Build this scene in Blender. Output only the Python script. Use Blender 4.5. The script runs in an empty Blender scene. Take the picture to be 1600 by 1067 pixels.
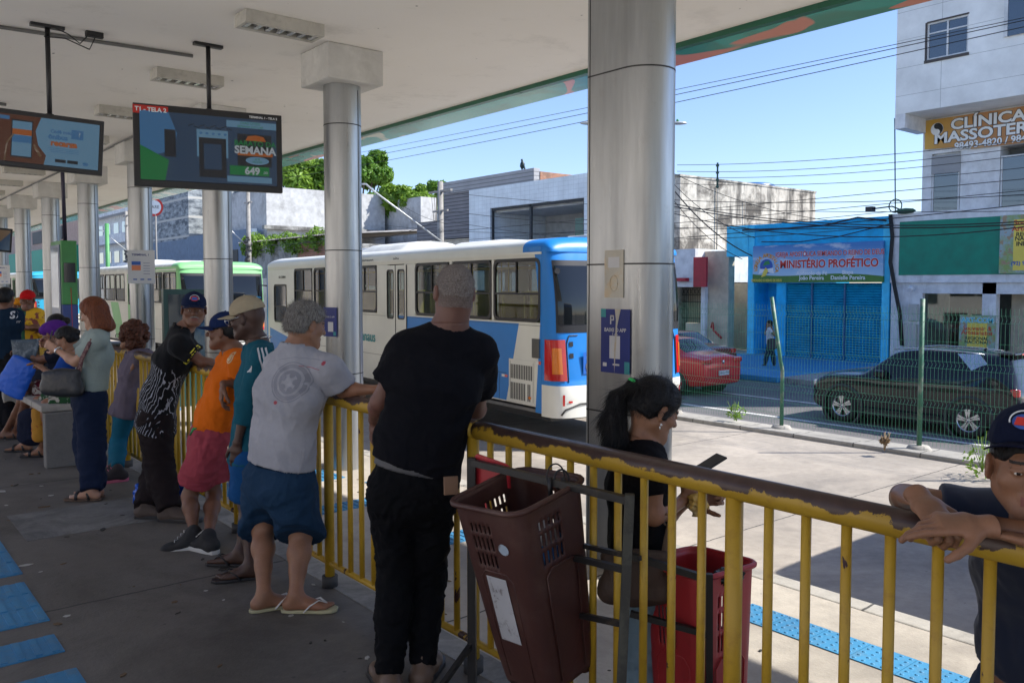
import bpy, bmesh, math, random
import numpy as np
from mathutils import Vector, Matrix
R = math.radians
random.seed(7); rng = np.random.default_rng(7)
sc = bpy.context.scene
# ------------------------------------------------------------------ camera, sky, sun
TH, PT, FPX, CYP, EYE = R(39.2), R(2.9), 1320.0, 513.0, 1.61
cam = bpy.data.cameras.new('camera'); cam_o = bpy.data.objects.new('camera', cam); sc.collection.objects.link(cam_o)
cam.sensor_width = 36; cam.lens = FPX/1600*36; cam.shift_y = -(533.5-CYP)/1600
cam.clip_end = 3000; cam.clip_start = .05
cam_o.location = (0, 0, EYE); cam_o.rotation_euler = (R(90)-PT, 0, -TH)
sc.camera = cam_o
SUN_EL, SUN_AZ = R(44), math.atan2(.775, -.632)          # azimuth measured from +Y towards +X
world = bpy.data.worlds.new('World'); sc.world = world; world.use_nodes = True
wn = world.node_tree; wn.nodes.clear()
sky = wn.nodes.new('ShaderNodeTexSky'); sky.sky_type = 'NISHITA'; sky.sun_disc = False
sky.sun_elevation = SUN_EL; sky.sun_rotation = SUN_AZ; sky.air_density = 1.0; sky.dust_density = .35; sky.ozone_density = 3.0
bg = wn.nodes.new('ShaderNodeBackground'); bg.inputs[1].default_value = .125
wo = wn.nodes.new('ShaderNodeOutputWorld'); tintn = wn.nodes.new('ShaderNodeMix'); tintn.data_type = 'RGBA'; tintn.blend_type = 'MULTIPLY'; tintn.inputs[0].default_value = 1; tintn.inputs[7].default_value = (.69, .69, .80, 1); wn.links.new(sky.outputs[0], tintn.inputs[6]); wn.links.new(tintn.outputs[2], bg.inputs[0]); wn.links.new(bg.outputs[0], wo.inputs[0])
sun = bpy.data.lights.new('sun', 'SUN'); sun.energy = 3.5; sun.angle = R(.53); sun.color = (1, .95, .87)
sun_o = bpy.data.objects.new('sun', sun); sc.collection.objects.link(sun_o)
sdir = Vector((math.sin(SUN_AZ)*math.cos(SUN_EL), math.cos(SUN_AZ)*math.cos(SUN_EL), math.sin(SUN_EL)))
sun_o.rotation_euler = sdir.to_track_quat('Z', 'Y').to_euler()
sc.view_settings.view_transform = 'Standard'; sc.view_settings.look = 'None'; sc.view_settings.exposure = 1.2
sc.render.engine = 'CYCLES'; sc.cycles.use_denoising = True
sc.cycles.max_bounces = 8; sc.cycles.diffuse_bounces = 4; sc.cycles.transparent_max_bounces = 16
# ------------------------------------------------------------------ photograph pixel -> world point
_h = np.array([math.sin(TH), math.cos(TH), 0]); _r = np.array([math.cos(TH), -math.sin(TH), 0]); _z = np.array([0, 0, 1.])
_f = _h*math.cos(PT)-_z*math.sin(PT); _u = _z*math.cos(PT)+_h*math.sin(PT); _C = np.array([0, 0, EYE])
def ray(u, v): return _f+_r*(u-800)/FPX-_u*(v-CYP)/FPX
def at(u, v, d): r = ray(u, v); return _C+r*(d/(r@_h))
def onZ(u, v, z): r = ray(u, v); return _C+r*((z-EYE)/r[2])
def onX(u, v, x): r = ray(u, v); return _C+r*(x/r[0])
def onY(u, v, y): r = ray(u, v); return _C+r*(y/r[1])
# ------------------------------------------------------------------ objects
def link(o): sc.collection.objects.link(o)
def tag(o, label=None, cat=None, group=None, kind=None):
    if label: o['label'] = label
    if cat: o['category'] = cat
    if group: o['group'] = group
    if kind: o['kind'] = kind
    return o
def thing(name, label, cat, loc=(0, 0, 0), rz=0, group=None):
    o = bpy.data.objects.new(name, None); link(o); o.location = tuple(float(q) for q in loc); o.rotation_euler = (0, 0, rz)
    o.empty_display_size = .1
    return tag(o, label, cat, group)
def copy_tree(o, parent=None):
    c = o.copy(); link(c)
    if parent: c.parent = parent
    for ch in o.children: copy_tree(ch, c)
    return c
def rotz(a): return Matrix.Rotation(a, 4, 'Z')
def T(x, y, z): return Matrix.Translation((float(x), float(y), float(z)))
def frame(o, ex, ey, ez=None):
    ex = Vector(ex).normalized(); ey = Vector(ey); ez = Vector(ez) if ez is not None else ex.cross(ey)
    ez.normalize(); ey = ez.cross(ex).normalized()
    m = Matrix((ex, ey, ez)).transposed().to_4x4(); m.translation = Vector(o); return m
class MB:
    def __init__(s): s.v = []; s.f = []; s.m = []; s.sm = []
    def add(s, vs, fs, mat=0, smooth=False, M=None):
        n = len(s.v)
        if M is not None: vs = [M @ Vector(p) for p in vs]
        s.v += [tuple(float(c) for c in p) for p in vs]
        for f in fs: s.f.append([i+n for i in f]); s.m.append(mat); s.sm.append(smooth)
        return s
    def box(s, x0, y0, z0, x1, y1, z1, mat=0, M=None):
        vs = [(x, y, z) for z in (z0, z1) for y in (y0, y1) for x in (x0, x1)]
        return s.add(vs, [(0, 2, 3, 1), (4, 5, 7, 6), (0, 1, 5, 4), (2, 6, 7, 3), (0, 4, 6, 2), (1, 3, 7, 5)], mat, False, M)
    def tube(s, pts, r, n=8, mat=0, M=None, caps=True, smooth=True, flat=1.0):
        pts = [Vector([float(c) for c in p]) for p in pts]; rs = r if hasattr(r, '__len__') else [r]*len(pts)
        vs = []; up = None
        for i, p in enumerate(pts):
            t = (pts[min(i+1, len(pts)-1)]-pts[max(i-1, 0)]).normalized()
            if up is None: up = t.orthogonal().normalized() if abs(t.z) > .9 else Vector((0, 0, 1))
            a = t.cross(up); a = a.normalized() if a.length > 1e-6 else t.orthogonal().normalized()
            b = a.cross(t).normalized(); up = b
            for k in range(n):
                w = 2*math.pi*(k+.5)/n; vs.append(p+a*math.cos(w)*rs[i]+b*math.sin(w)*rs[i]*flat)
        fs = []
        for i in range(len(pts)-1):
            for k in range(n): fs.append((i*n+k, i*n+(k+1) % n, (i+1)*n+(k+1) % n, (i+1)*n+k))
        s.add(vs, fs, mat, smooth, M)
        if caps:
            b = len(s.v)-len(vs); m = (len(pts)-1)*n
            s.f.append([b+k for k in range(n)][::-1]); s.m.append(mat); s.sm.append(False)
            s.f.append([b+m+k for k in range(n)]); s.m.append(mat); s.sm.append(False)
        return s
    def prism(s, poly, z0, z1, mat=0, M=None, mat_side=None):
        n = len(poly); vs = [(x, y, z0) for x, y in poly]+[(x, y, z1) for x, y in poly]
        s.add(vs, [tuple(range(n))[::-1], tuple(range(n, 2*n))], mat, False, M)
        b = len(s.v)-2*n
        for i in range(n):
            j = (i+1) % n; s.f.append([b+i, b+j, b+n+j, b+n+i]); s.m.append(mat if mat_side is None else mat_side); s.sm.append(False)
        return s
    def lathe(s, prof, n=24, mat=0, M=None, smooth=True):
        vs = []; fs = []
        for r, z in prof:
            for k in range(n): w = 2*math.pi*k/n; vs.append((r*math.cos(w), r*math.sin(w), z))
        for i in range(len(prof)-1):
            for k in range(n): fs.append((i*n+k, i*n+(k+1) % n, (i+1)*n+(k+1) % n, (i+1)*n+k))
        return s.add(vs, fs, mat, smooth, M)
    def ell(s, c, r, n=12, mat=0, M=None):
        vs = []; fs = []; h = n//2
        for i in range(h+1):
            a = math.pi*i/h
            for k in range(n): w = 2*math.pi*k/n; vs.append((c[0]+r[0]*math.sin(a)*math.cos(w), c[1]+r[1]*math.sin(a)*math.sin(w), c[2]+r[2]*math.cos(a)))
        for i in range(h):
            for k in range(n): fs.append((i*n+k, (i+1)*n+k, (i+1)*n+(k+1) % n, i*n+(k+1) % n))
        return s.add(vs, fs, mat, True, M)
    def grid(s, P, mat=0, smooth=True, matf=None):
        """P[i][j] points"""
        a, b = len(P), len(P[0]); n = len(s.v)
        for row in P: s.v += [tuple(float(c) for c in q) for q in row]
        for i in range(a-1):
            for j in range(b-1):
                s.f.append([n+i*b+j, n+(i+1)*b+j, n+(i+1)*b+j+1, n+i*b+j+1]); s.m.append(matf(i, j) if matf else mat); s.sm.append(smooth)
        return s
    def text(s, txt, size, M, depth=.002, mat=0, align='CENTER', sx=1.0, bold=0.0, font=None):
        c = bpy.data.curves.new('t', 'FONT'); c.body = txt; c.size = size; c.extrude = depth; c.align_x = align; c.align_y = 'CENTER'; c.offset = bold; c.resolution_u = 3
        o = bpy.data.objects.new('t', c); link(o)
        dg = bpy.context.evaluated_depsgraph_get(); me = bpy.data.meshes.new_from_object(o.evaluated_get(dg))
        S = Matrix.Diagonal((sx, 1, 1, 1))
        s.add([M @ S @ v.co for v in me.vertices], [tuple(p.vertices) for p in me.polygons], mat)
        bpy.data.objects.remove(o); bpy.data.meshes.remove(me); bpy.data.curves.remove(c)
        return s
    def build(s, name, mats, parent=None, world=False, bevel=0, sub=0, recalc=False, seg=2):
        me = bpy.data.meshes.new(name)
        vs = s.v
        if parent is not None and world:
            q = parent
            while q.parent: q = q.parent
            L = q.location; vs = [(x-L[0], y-L[1], z-L[2]) for x, y, z in vs]
        me.from_pydata(vs, [], s.f)
        mats = mats if isinstance(mats, (list, tuple)) else [mats]
        for m in mats: me.materials.append(m)
        me.polygons.foreach_set('material_index', s.m); me.polygons.foreach_set('use_smooth', s.sm)
        if recalc:
            b = bmesh.new(); b.from_mesh(me); bmesh.ops.recalc_face_normals(b, faces=b.faces); b.to_mesh(me); b.free()
        me.update()
        o = bpy.data.objects.new(name, me); link(o)
        if parent is not None: o.parent = parent
        if bevel:
            md = o.modifiers.new('bevel', 'BEVEL'); md.width = bevel; md.segments = seg; md.limit_method = 'ANGLE'; md.angle_limit = R(40)
        if sub:
            md = o.modifiers.new('sub', 'SUBSURF'); md.levels = sub; md.render_levels = sub
        return o
# ------------------------------------------------------------------ materials
class NT:
    def __init__(s, name):
        s.mat = bpy.data.materials.new(name); s.mat.use_nodes = True; s.t = s.mat.node_tree; s.t.nodes.clear()
        s.out = s.t.nodes.new('ShaderNodeOutputMaterial'); s.tc = s.t.nodes.new('ShaderNodeTexCoord')
        s.co = s.tc.outputs['Object']
    def n(s, typ, **kw):
        x = s.t.nodes.new(typ)
        for k, v in kw.items():
            if isinstance(k, str) and hasattr(x, k): setattr(x, k, v)
        return x
    def set(s, sock, v):
        if hasattr(v, 'is_output') or isinstance(v, bpy.types.NodeSocket): s.t.links.new(v, sock)
        else:
            if isinstance(v, (tuple, list)) and len(v) == 3 and sock.type == 'RGBA': v = (*v, 1)
            sock.default_value = v
    def noise(s, scale, detail=4, rough=.55, vec=None, dist=0):
        x = s.n('ShaderNodeTexNoise'); x.inputs['Scale'].default_value = scale; x.inputs['Detail'].default_value = detail; x.inputs['Roughness'].default_value = rough; x.inputs['Distortion'].default_value = dist
        s.set(x.inputs['Vector'], vec if vec is not None else s.co); return x.outputs[0]
    def map(s, sc_=(1, 1, 1), rot=(0, 0, 0), loc=(0, 0, 0), vec=None):
        x = s.n('ShaderNodeMapping'); x.inputs['Scale'].default_value = sc_; x.inputs['Rotation'].default_value = rot; x.inputs['Location'].default_value = loc
        s.set(x.inputs['Vector'], vec if vec is not None else s.co); return x.outputs[0]
    def ramp(s, fac, a, b, c0=0.0, c1=1.0):
        x = s.n('ShaderNodeMapRange'); x.inputs[1].default_value = a; x.inputs[2].default_value = b; x.inputs[3].default_value = c0; x.inputs[4].default_value = c1
        s.set(x.inputs[0], fac); return x.outputs[0]
    def mix(s, f, a, b, mode='MIX'):
        x = s.n('ShaderNodeMix'); x.data_type = 'RGBA'; x.blend_type = mode
        s.set(x.inputs[0], f); s.set(x.inputs[6], a); s.set(x.inputs[7], b); return x.outputs[2]
    def math(s, op, a, b=0.0, c=0.0):
        x = s.n('ShaderNodeMath'); x.operation = op; s.set(x.inputs[0], a); s.set(x.inputs[1], b)
        if op in ('MULTIPLY_ADD',): s.set(x.inputs[2], c)
        return x.outputs[0]
    def xyz(s, vec=None):
        x = s.n('ShaderNodeSeparateXYZ'); s.set(x.inputs[0], vec if vec is not None else s.co); return x.outputs
    def bump(s, h, strength=.3, dist=.01, nrm=None):
        x = s.n('ShaderNodeBump'); x.inputs['Strength'].default_value = strength; x.inputs['Distance'].default_value = dist; s.set(x.inputs['Height'], h)
        if nrm is not None: s.set(x.inputs['Normal'], nrm)
        return x.outputs[0]
    def pbr(s, col, rough=.5, metal=0.0, nrm=None, spec=.5, coat=0, sheen=0, emis=None, estr=0, sss=0, trans=0):
        p = s.n('ShaderNodeBsdfPrincipled'); s.set(p.inputs['Base Color'], col); s.set(p.inputs['Roughness'], rough); s.set(p.inputs['Metallic'], metal)
        p.inputs['Specular IOR Level'].default_value = spec
        if nrm is not None: s.set(p.inputs['Normal'], nrm)
        if coat: p.inputs['Coat Weight'].default_value = coat; p.inputs['Coat Roughness'].default_value = .05
        if sheen: p.inputs['Sheen Weight'].default_value = sheen; p.inputs['Sheen Roughness'].default_value = .5
        if emis is not None: s.set(p.inputs['Emission Color'], emis); s.set(p.inputs['Emission Strength'], estr)
        if sss: p.inputs['Subsurface Weight'].default_value = sss; p.inputs['Subsurface Radius'].default_value = (.012, .005, .003)
        s.t.links.new(p.outputs[0], s.out.inputs[0]); return p
def dk(c, k): return tuple(min(1, x*k) for x in c)
def mat(name, col, rough=.55, metal=0.0, var=.18, vs=2.5, bump=0.0, bs=60, spec=.5, stain=None, ss=1.5, st=(.5, .7), sa=.7, coat=0, sheen=0, fine=0.0, vstretch=None, streak=None, sss=0, coords=None):
    n = NT(name)
    if coords: n.co = n.tc.outputs[coords]
    v = n.map(vstretch) if vstretch else n.co
    a = n.noise(vs, 5, .6, v)
    c = n.mix(n.ramp(a, .3, .7), dk(col, 1-var), dk(col, 1+var))
    if fine: c = n.mix(n.ramp(n.noise(vs*25, 3, .6, v), .35, .65, 0, fine), c, dk(col, .45))
    if stain: c = n.mix(n.ramp(n.noise(ss, 8, .68, v, .3), st[0], st[1], 0, sa), c, stain)
    if streak:  # dark runs down a wall
        q = n.noise(streak[1], 6, .7, n.map((1, 1, .12))); c = n.mix(n.ramp(q, streak[2], streak[2]+.16, 0, streak[3]), c, streak[0])
    nr = n.bump(n.noise(bs, 4, .6), bump, .01) if bump else None
    rr = n.ramp(a, .2, .8, max(0, rough-.07), min(1, rough+.07))
    n.pbr(c, rr, metal, nr, spec, coat, sheen, sss=sss); return n.mat
def glass_mat(name, tint=(.55, .6, .62), refl=.12, rough=.03, dark=None):
    n = NT(name); tr = n.n('ShaderNodeBsdfTransparent'); tr.inputs[0].default_value = (*tint, 1)
    gl = n.n('ShaderNodeBsdfGlossy'); gl.inputs['Roughness'].default_value = rough
    fr = n.n('ShaderNodeLayerWeight'); f = n.ramp(n.math('POWER', fr.outputs['Facing'], 4.0), 0, 1, refl*.5, .85); mx = n.n('ShaderNodeMixShader'); n.set(mx.inputs[0], f)
    n.t.links.new(tr.outputs[0], mx.inputs[1]); n.t.links.new(gl.outputs[0], mx.inputs[2]); n.t.links.new(mx.outputs[0], n.out.inputs[0]); return n.mat
def flat(name, col, rough=.6, **k): return mat(name, col, rough, var=.06, **k)
def glow(name, col, e=.6):
    n = NT(name); n.pbr((0.01, 0.01, .01), .08, 0, None, .6, emis=col, estr=e); return n.mat
# ------------------------------------------------------------------ ground materials
def concrete(name, col, joints=None, stain=(.06, .06, .06), sa=.55, bs=90, bumpk=.25, rot=0, st=(.48, .72), ss=.9, polish=0):
    n = NT(name)
    a = n.noise(.7, 6, .62); b = n.noise(7, 6, .7); c3 = n.noise(60, 3, .7)
    c = n.mix(n.ramp(a, .3, .7), dk(col, .78), dk(col, 1.15))
    c = n.mix(n.ramp(b, .42, .72, 0, .5), c, dk(col, .6))
    c = n.mix(n.ramp(c3, .55, .75, 0, .35), c, dk(col, .5))
    c = n.mix(n.ramp(n.noise(ss, 9, .7, None, .6), st[0], st[1], 0, sa), c, stain)
    v = n.n('ShaderNodeTexVoronoi'); v.inputs['Scale'].default_value = 5.5; n.set(v.inputs['Vector'], n.map((1, 1, 0)))
    spot = n.ramp(n.math('ADD', v.outputs[0], n.math('MULTIPLY', b, .12)), .085, .12, .75, 0); c = n.mix(spot, c, dk(col, .35))
    h = n.math('ADD', n.math('MULTIPLY', b, .7), n.math('MULTIPLY', c3, .5))
    if joints:
        jx, jy = joints; o = n.xyz(n.map((1, 1, 1), (0, 0, rot)))
        def line(s_, j, off=0): return n.math('LESS_THAN', n.math('ABSOLUTE', n.math('SUBTRACT', n.math('FRACT', n.math('DIVIDE', n.math('ADD', s_, n.math('MULTIPLY_ADD', n.noise(9, 2), .03, off)), j)), .5)), .008/j)
        l = n.math('MAXIMUM', line(o[0], jx, .3) if jx else 0.0, line(o[1], jy) if jy else 0.0)
        c = n.mix(n.math('MULTIPLY', l, .85), c, (.02, .02, .02))
    n.pbr(c, n.ramp(a, .2, .8, .62-polish, .85-polish), 0, n.bump(h, bumpk, .02), .4); return n.mat
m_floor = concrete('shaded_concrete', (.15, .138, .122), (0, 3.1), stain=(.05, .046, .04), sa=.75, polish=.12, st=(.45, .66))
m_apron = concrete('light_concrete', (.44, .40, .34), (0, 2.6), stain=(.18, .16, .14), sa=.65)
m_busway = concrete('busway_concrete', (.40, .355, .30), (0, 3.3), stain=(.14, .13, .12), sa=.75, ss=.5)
m_asph = concrete('asphalt', (.15, .145, .145), None, stain=(.07, .068, .068), sa=.5, bs=200, bumpk=.5)
m_kerb = concrete('kerb_stone', (.4, .38, .34), (0, 1.0), stain=(.14, .13, .12), sa=.7)
m_walk = concrete('pavement_grey', (.36, .35, .34), (1.2, 1.2), sa=.5)
m_bluewalk = concrete('blue_painted_pavement', (.04, .30, .58), None, stain=(.10, .12, .2), sa=.45, ss=1.4)
m_soil = concrete('ground_soil', (.22, .19, .15), None)
m_line = mat('road_paint', (.68, .67, .64), .7, stain=(.25, .24, .23), ss=6, st=(.5, .7), sa=.7)
def struct(name, mb, m, **k):
    o = mb.build(name, m, **k); tag(o, kind='structure'); return o
mb = MB(); mb.box(-900, -900, -1.6, 900, 900, -1.3); struct('ground', mb, m_soil)
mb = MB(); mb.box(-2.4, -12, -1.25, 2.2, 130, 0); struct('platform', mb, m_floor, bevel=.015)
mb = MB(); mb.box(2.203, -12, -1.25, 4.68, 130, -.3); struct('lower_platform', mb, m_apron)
mb = MB(); mb.box(-30, -14, -1.25, -2.403, 140, -.8); struct('far_side_bounce_ground', mb, mat('pale_bounce_concrete', (.72, .69, .63), .8))  # unseen pale ground, added to bounce sunlight up under the canopy
t_ = thing('bounce_hall', 'long plain hall added unseen behind the viewer to bounce light onto the platform', 'building', (-13, 20, -.8)); mb = MB(); mb.box(-2, -45, 0, 0, 90, 8.0); mb.build('wall', mat('bounce_cream_wall', (.50, .46, .41), .85), t_)  # added out of view as a warm bounce surface for the platform
mb = MB(); mb.box(4.683, -12, -1.25, 4.84, 130, -.296); struct('platform_kerb', mb, m_kerb, bevel=.012)
mb = MB(); mb.box(2.06, -12, .0, 2.198, 130, .004); struct('platform_edge_band', mb, concrete('worn_white_band', (.3, .3, .29), (0, 0), stain=(.1, .1, .1), sa=.8, ss=2.2, st=(.42, .6)))
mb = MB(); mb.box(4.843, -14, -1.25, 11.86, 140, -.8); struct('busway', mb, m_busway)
mb = MB(); mb.box(11.863, -14, -1.25, 12.1, 140, -.735); mb.box(12.103, -14, -1.25, 12.5, 140, -.76); struct('median_kerb', mb, m_kerb, bevel=.02)
mb = MB(); mb.box(12.503, -60, -1.28, 21.5, 400, -1.2); struct('street', mb, m_asph)
mb = MB(); mb.box(21.503, -60, -1.26, 29.5, 400, -1.05); struct('pavement', mb, m_walk, bevel=.02)
mb = MB(); mb.box(21.3, 14.0, -1.2, 28.1, 19.9, -1.04); struct('blue_pavement', mb, m_bluewalk, bevel=.02)
mb = MB(); mb.box(15.7, -60, -1.2, 15.82, 60, -1.196); 
for i in range(14):
    y = -8+i*6.2; mb.box(18.2, y, -1.2, 18.31, y+3.6, -1.196)
mb.box(12.75, -60, -1.2, 12.86, 60, -1.196)
struct('lane_line', mb, m_line)
# tactile paving in blue
def tact_mat():
    n = NT('blue_tactile_tile'); w = n.noise(1.2, 5, .6)
    c = n.mix(n.ramp(w, .35, .7), (.03, .17, .34), (.05, .27, .50)); c = n.mix(n.ramp(n.noise(14, 6, .7), .5, .75, 0, .6), c, (.12, .17, .2))
    n.pbr(c, .6, 0, n.bump(n.noise(80, 3), .2, .01)); return n.mat
m_tact = tact_mat()
def tactile(x0, y0, x1, y1, z, dots=True, tile=.25, m=m_tact, bars=False):
    mb = MB(); nx = max(1, round((x1-x0)/tile)); ny = max(1, round((y1-y0)/tile)); tx = (x1-x0)/nx; ty = (y1-y0)/ny
    for i in range(nx):
        for j in range(ny):
            mb.box(x0+i*tx+.002, y0+j*ty+.002, z, x0+(i+1)*tx-.002, y0+(j+1)*ty-.002, z+.006)
            if dots:
                k = 5
                for a in range(k):
                    for b in range(k):
                        cx, cy = x0+(i+(a+.5)/k)*tx, y0+(j+(b+.5)/k)*ty
                        mb.add([(cx+.011*math.cos(w*1.047), cy+.011*math.sin(w*1.047), z+.006) for w in range(6)]+[(cx+.006*math.cos(w*1.047), cy+.006*math.sin(w*1.047), z+.011) for w in range(6)], [(w, (w+1) % 6, 6+(w+1) % 6, 6+w) for w in range(6)]+[tuple(range(6, 12))])
            elif bars:
                for a in range(4):
                    cx = x0+(i+(a+.5)/4)*tx; mb.box(cx-.014, y0+j*ty+.012, z+.006, cx+.014, y0+(j+1)*ty-.012, z+.011)
    return mb
def tactile_obj(mb): struct('tactile_paving', mb, m_tact)
for (y0, y1) in ((-3, 2.95), (5.0, 7.2), (9.2, 11.2), (13.2, 15), (17, 19)):
    tactile_obj(tactile(4.02, y0, 4.27, y1, -.3, dots=y0 < 8))
for (x0, y0, x1, y1) in ((3.1, 5.05, 3.98, 5.3), (2.6, 6.4, 3.98, 6.65), (2.4, 7.5, 3.98, 8.0), (2.7, 1.35, 3.8, 1.6)):
    tactile_obj(tactile(x0, y0, x1, y1, -.3, dots=False, bars=True))
# worn tactile rows on the shaded platform, bottom left of the view
for (x0, y0, x1, y1) in ((.30, 5.33, .82, 8.0), (.30, 4.5, .80, 5.17), (.25, 4.07, .78, 4.30), (.2, 3.4, .78, 3.86)):
    tactile_obj(tactile(x0, y0, x1, y1, .0, dots=False, bars=True))
mb = MB(); mb.box(.95, 6.0, .0, 1.78, 6.75, .003)
struct('worn_floor_patch', mb, concrete('worn_patch', (.22, .22, .21), None, stain=(.1, .1, .1), sa=.9, ss=2.5, st=(.4, .6)))
# ------------------------------------------------------------------ canopy
def ceil_mat():
    n = NT('white_painted_soffit'); c = n.mix(n.ramp(n.noise(.5, 5), .3, .7), (.86, .82, .75), (.92, .885, .82))
    c = n.mix(n.ramp(n.noise(1.3, 8, .75), .55, .8, 0, .45), c, (.42, .4, .35))
    v = n.n('ShaderNodeTexVoronoi'); v.inputs['Scale'].default_value = 3.4; n.set(v.inputs['Vector'], n.map((1, .5, 0)))
    sp = n.ramp(n.math('ADD', v.outputs[0], n.math('MULTIPLY', n.noise(18, 3), .18)), .105, .125, .8, 0); c = n.mix(sp, c, (.12, .11, .09))
    v2 = n.n('ShaderNodeTexVoronoi'); v2.inputs['Scale'].default_value = 11; n.set(v2.inputs['Vector'], n.map((1, .7, 0)))
    sp2 = n.ramp(n.math('ADD', v2.outputs[0], n.math('MULTIPLY', n.noise(30, 3), .25)), .135, .16, .55, 0); c = n.mix(sp2, c, (.3, .27, .22))
    n.pbr(c, .75, 0, n.bump(n.noise(40, 4), .12, .01), .3); return n.mat
m_ceil = ceil_mat()
CZ, EDGE = 4.0, 6.62
mb = MB(); mb.box(-1.8, -9, CZ, EDGE, 120, CZ+.35); struct('canopy', mb, m_ceil)
def fascia_mat():
    n = NT('green_fascia_underside'); a = n.noise(.9, 3, .5, n.map((1, .55, 1)), .8)
    c = n.mix(n.ramp(a, .46, .50), (.02, .20, .13), (.01, .28, .22)); c = n.mix(n.ramp(a, .60, .63), c, (.55, .56, .42)); c = n.mix(n.ramp(n.noise(1.6, 2, .5, n.map((1, .4, 1), loc=(3, 1, 0)), 1), .62, .64), c, (.55, .2, .13))  # noise patches paint green and cream reflections into the underside colour
    n.pbr(c, .25, 0, None, .6); return n.mat
mb = MB(); mb.box(EDGE+.003, -9, CZ-.05, EDGE+.075, 120, CZ+.42)
for y in range(-8, 118, 2): mb.box(EDGE+.0, y, CZ-.053, EDGE+.078, y+.012, CZ+.4)
fas = struct('canopy_edge', mb, mat('dark_green_edge', (.012, .11, .06), .4))
mb = MB(); mb.add([(EDGE+.08, -9, CZ-.05), (EDGE+.38, -9, CZ-.10), (EDGE+.34, -9, CZ+.6), (EDGE+.08, -9, CZ+.6), (EDGE+.08, 120, CZ-.05), (EDGE+.38, 120, CZ-.10), (EDGE+.34, 120, CZ+.6), (EDGE+.08, 120, CZ+.6)],
    [(0, 1, 5, 4), (1, 2, 6, 5), (2, 3, 7, 6), (3, 0, 4, 7), (0, 3, 2, 1), (4, 5, 6, 7)]); struct('canopy_fascia', mb, fascia_mat())
# far end of the platform, other side structures keep the canopy from floating
# ------------------------------------------------------------------ columns
def steel_mat():
    n = NT('brushed_steel_cladding'); c = n.mix(n.ramp(n.noise(2, 5, .6, n.map((3, 3, .3))), .3, .7), (.31, .32, .32), (.45, .46, .46))
    c = n.mix(n.ramp(n.noise(9, 7, .7), .58, .8, 0, .4), c, (.3, .28, .25))
    o = n.xyz(n.tc.outputs['Object']); c = n.mix(n.ramp(n.math('ADD', o[2], n.math('MULTIPLY', n.noise(3, 5), .9)), .9, .1, 0, .45), c, (.3, .29, .27))
    n.pbr(c, n.ramp(n.noise(5, 4, .6, n.map((6, 6, .25))), .3, .7, .27, .42), .88, n.bump(n.noise(14, 3, .5, n.map((8, 8, .3))), .05, .01)); return n.mat
m_steel = steel_mat(); m_seam = flat('seam_dark', (.03, .03, .03)); m_cap = mat('column_capital_paint', (.62, .61, .57), .7, stain=(.3, .28, .24), ss=3, st=(.5, .75), sa=.5)
CX = 4.22
colY = [7.95, 11.55, 15.15, 18.75, 22.35, 25.95, 29.55, 33.15, 36.75, 40.35]
cl_lab = {7.95: 'round steel column behind the railing between the grey shirt man and the black shirt man', 11.55: 'round steel column rising behind the navy capped man in orange', 15.15: 'round steel column with a white terminal notice taped to it',
 18.75: 'round steel column just right of the green and blue totem', 22.35: 'round steel column just behind the green and blue totem', 25.95: 'round steel column behind the man in the red cap', 29.55: 'round steel column with a small notice at far left', 33.15: 'round steel column beyond the one with the small notice',
 36.75: 'second round steel column beyond the far noticed column', 40.35: 'farthest round steel column at the left end of the row'}
for y in colY:
    t = thing('steel_column', cl_lab[y], 'column', (CX, y, -.3), 0, 'steel columns along the platform')
    s = MB(); r = .19
    s.lathe([(r, 0), (r, CZ-.05)], 40)
    shaft = s.build('shaft', m_steel, t)
    s = MB()
    for z in (1.0, 2.27, 3.55): s.lathe([(r-.004, z-.005), (r+.0015, z-.005), (r+.0015, z+.005), (r-.004, z+.005)], 40)
    for a in (R(-62), R(118)): s.box(-.004, r-.004, 0, .004, r+.0015, CZ-.1, M=rotz(a-R(90)))
    s.build('panel_seam', m_seam, shaft)
    s = MB(); s.box(-.31, -.31, CZ-.05, .31, .31, CZ+.299); s.build('capital', m_cap, t, bevel=.012)
# near oblong column
NY0, NY1 = 3.80, 4.12
t = thing('oblong_steel_column', 'wide oblong steel column with torn blue app poster beside the ponytailed woman', 'column', (CX, NY0, -.3))
def stad(off=0, n=14):
    r = .2+off; L = NY1-NY0; p = []
    for i in range(n+1): w = math.pi+math.pi*i/n; p.append((r*math.cos(w), r*math.sin(w)))
    for i in range(n+1): w = math.pi*i/n; p.append(((r)*math.cos(w), L+.05*math.sin(w)))
    return p
s = MB(); p = stad(n=20); P = [[(x, y, z) for x, y in p+[p[0]]] for z in (0, CZ+.3)]; s.grid(P, 0, True); shaft = s.build('shaft', m_steel, t)
md = shaft.modifiers.new('w', 'WEIGHTED_NORMAL')
s = MB()
for z in (1.07, 2.05, 3.3):
    q = stad(.0015, 20); P = [[(x, y, zz) for x, y in q+[q[0]]] for zz in (z-.005, z+.005)]; s.grid(P, 0, False)
s.box(-.2015, .30, 0, -.197, .308, CZ+.3); s.build('panel_seam', m_seam, shaft)
mb = MB(); mb.box(CX-.4, NY0-.35, CZ-.06, CX+.4, NY1+.35, CZ-.001); 
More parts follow.
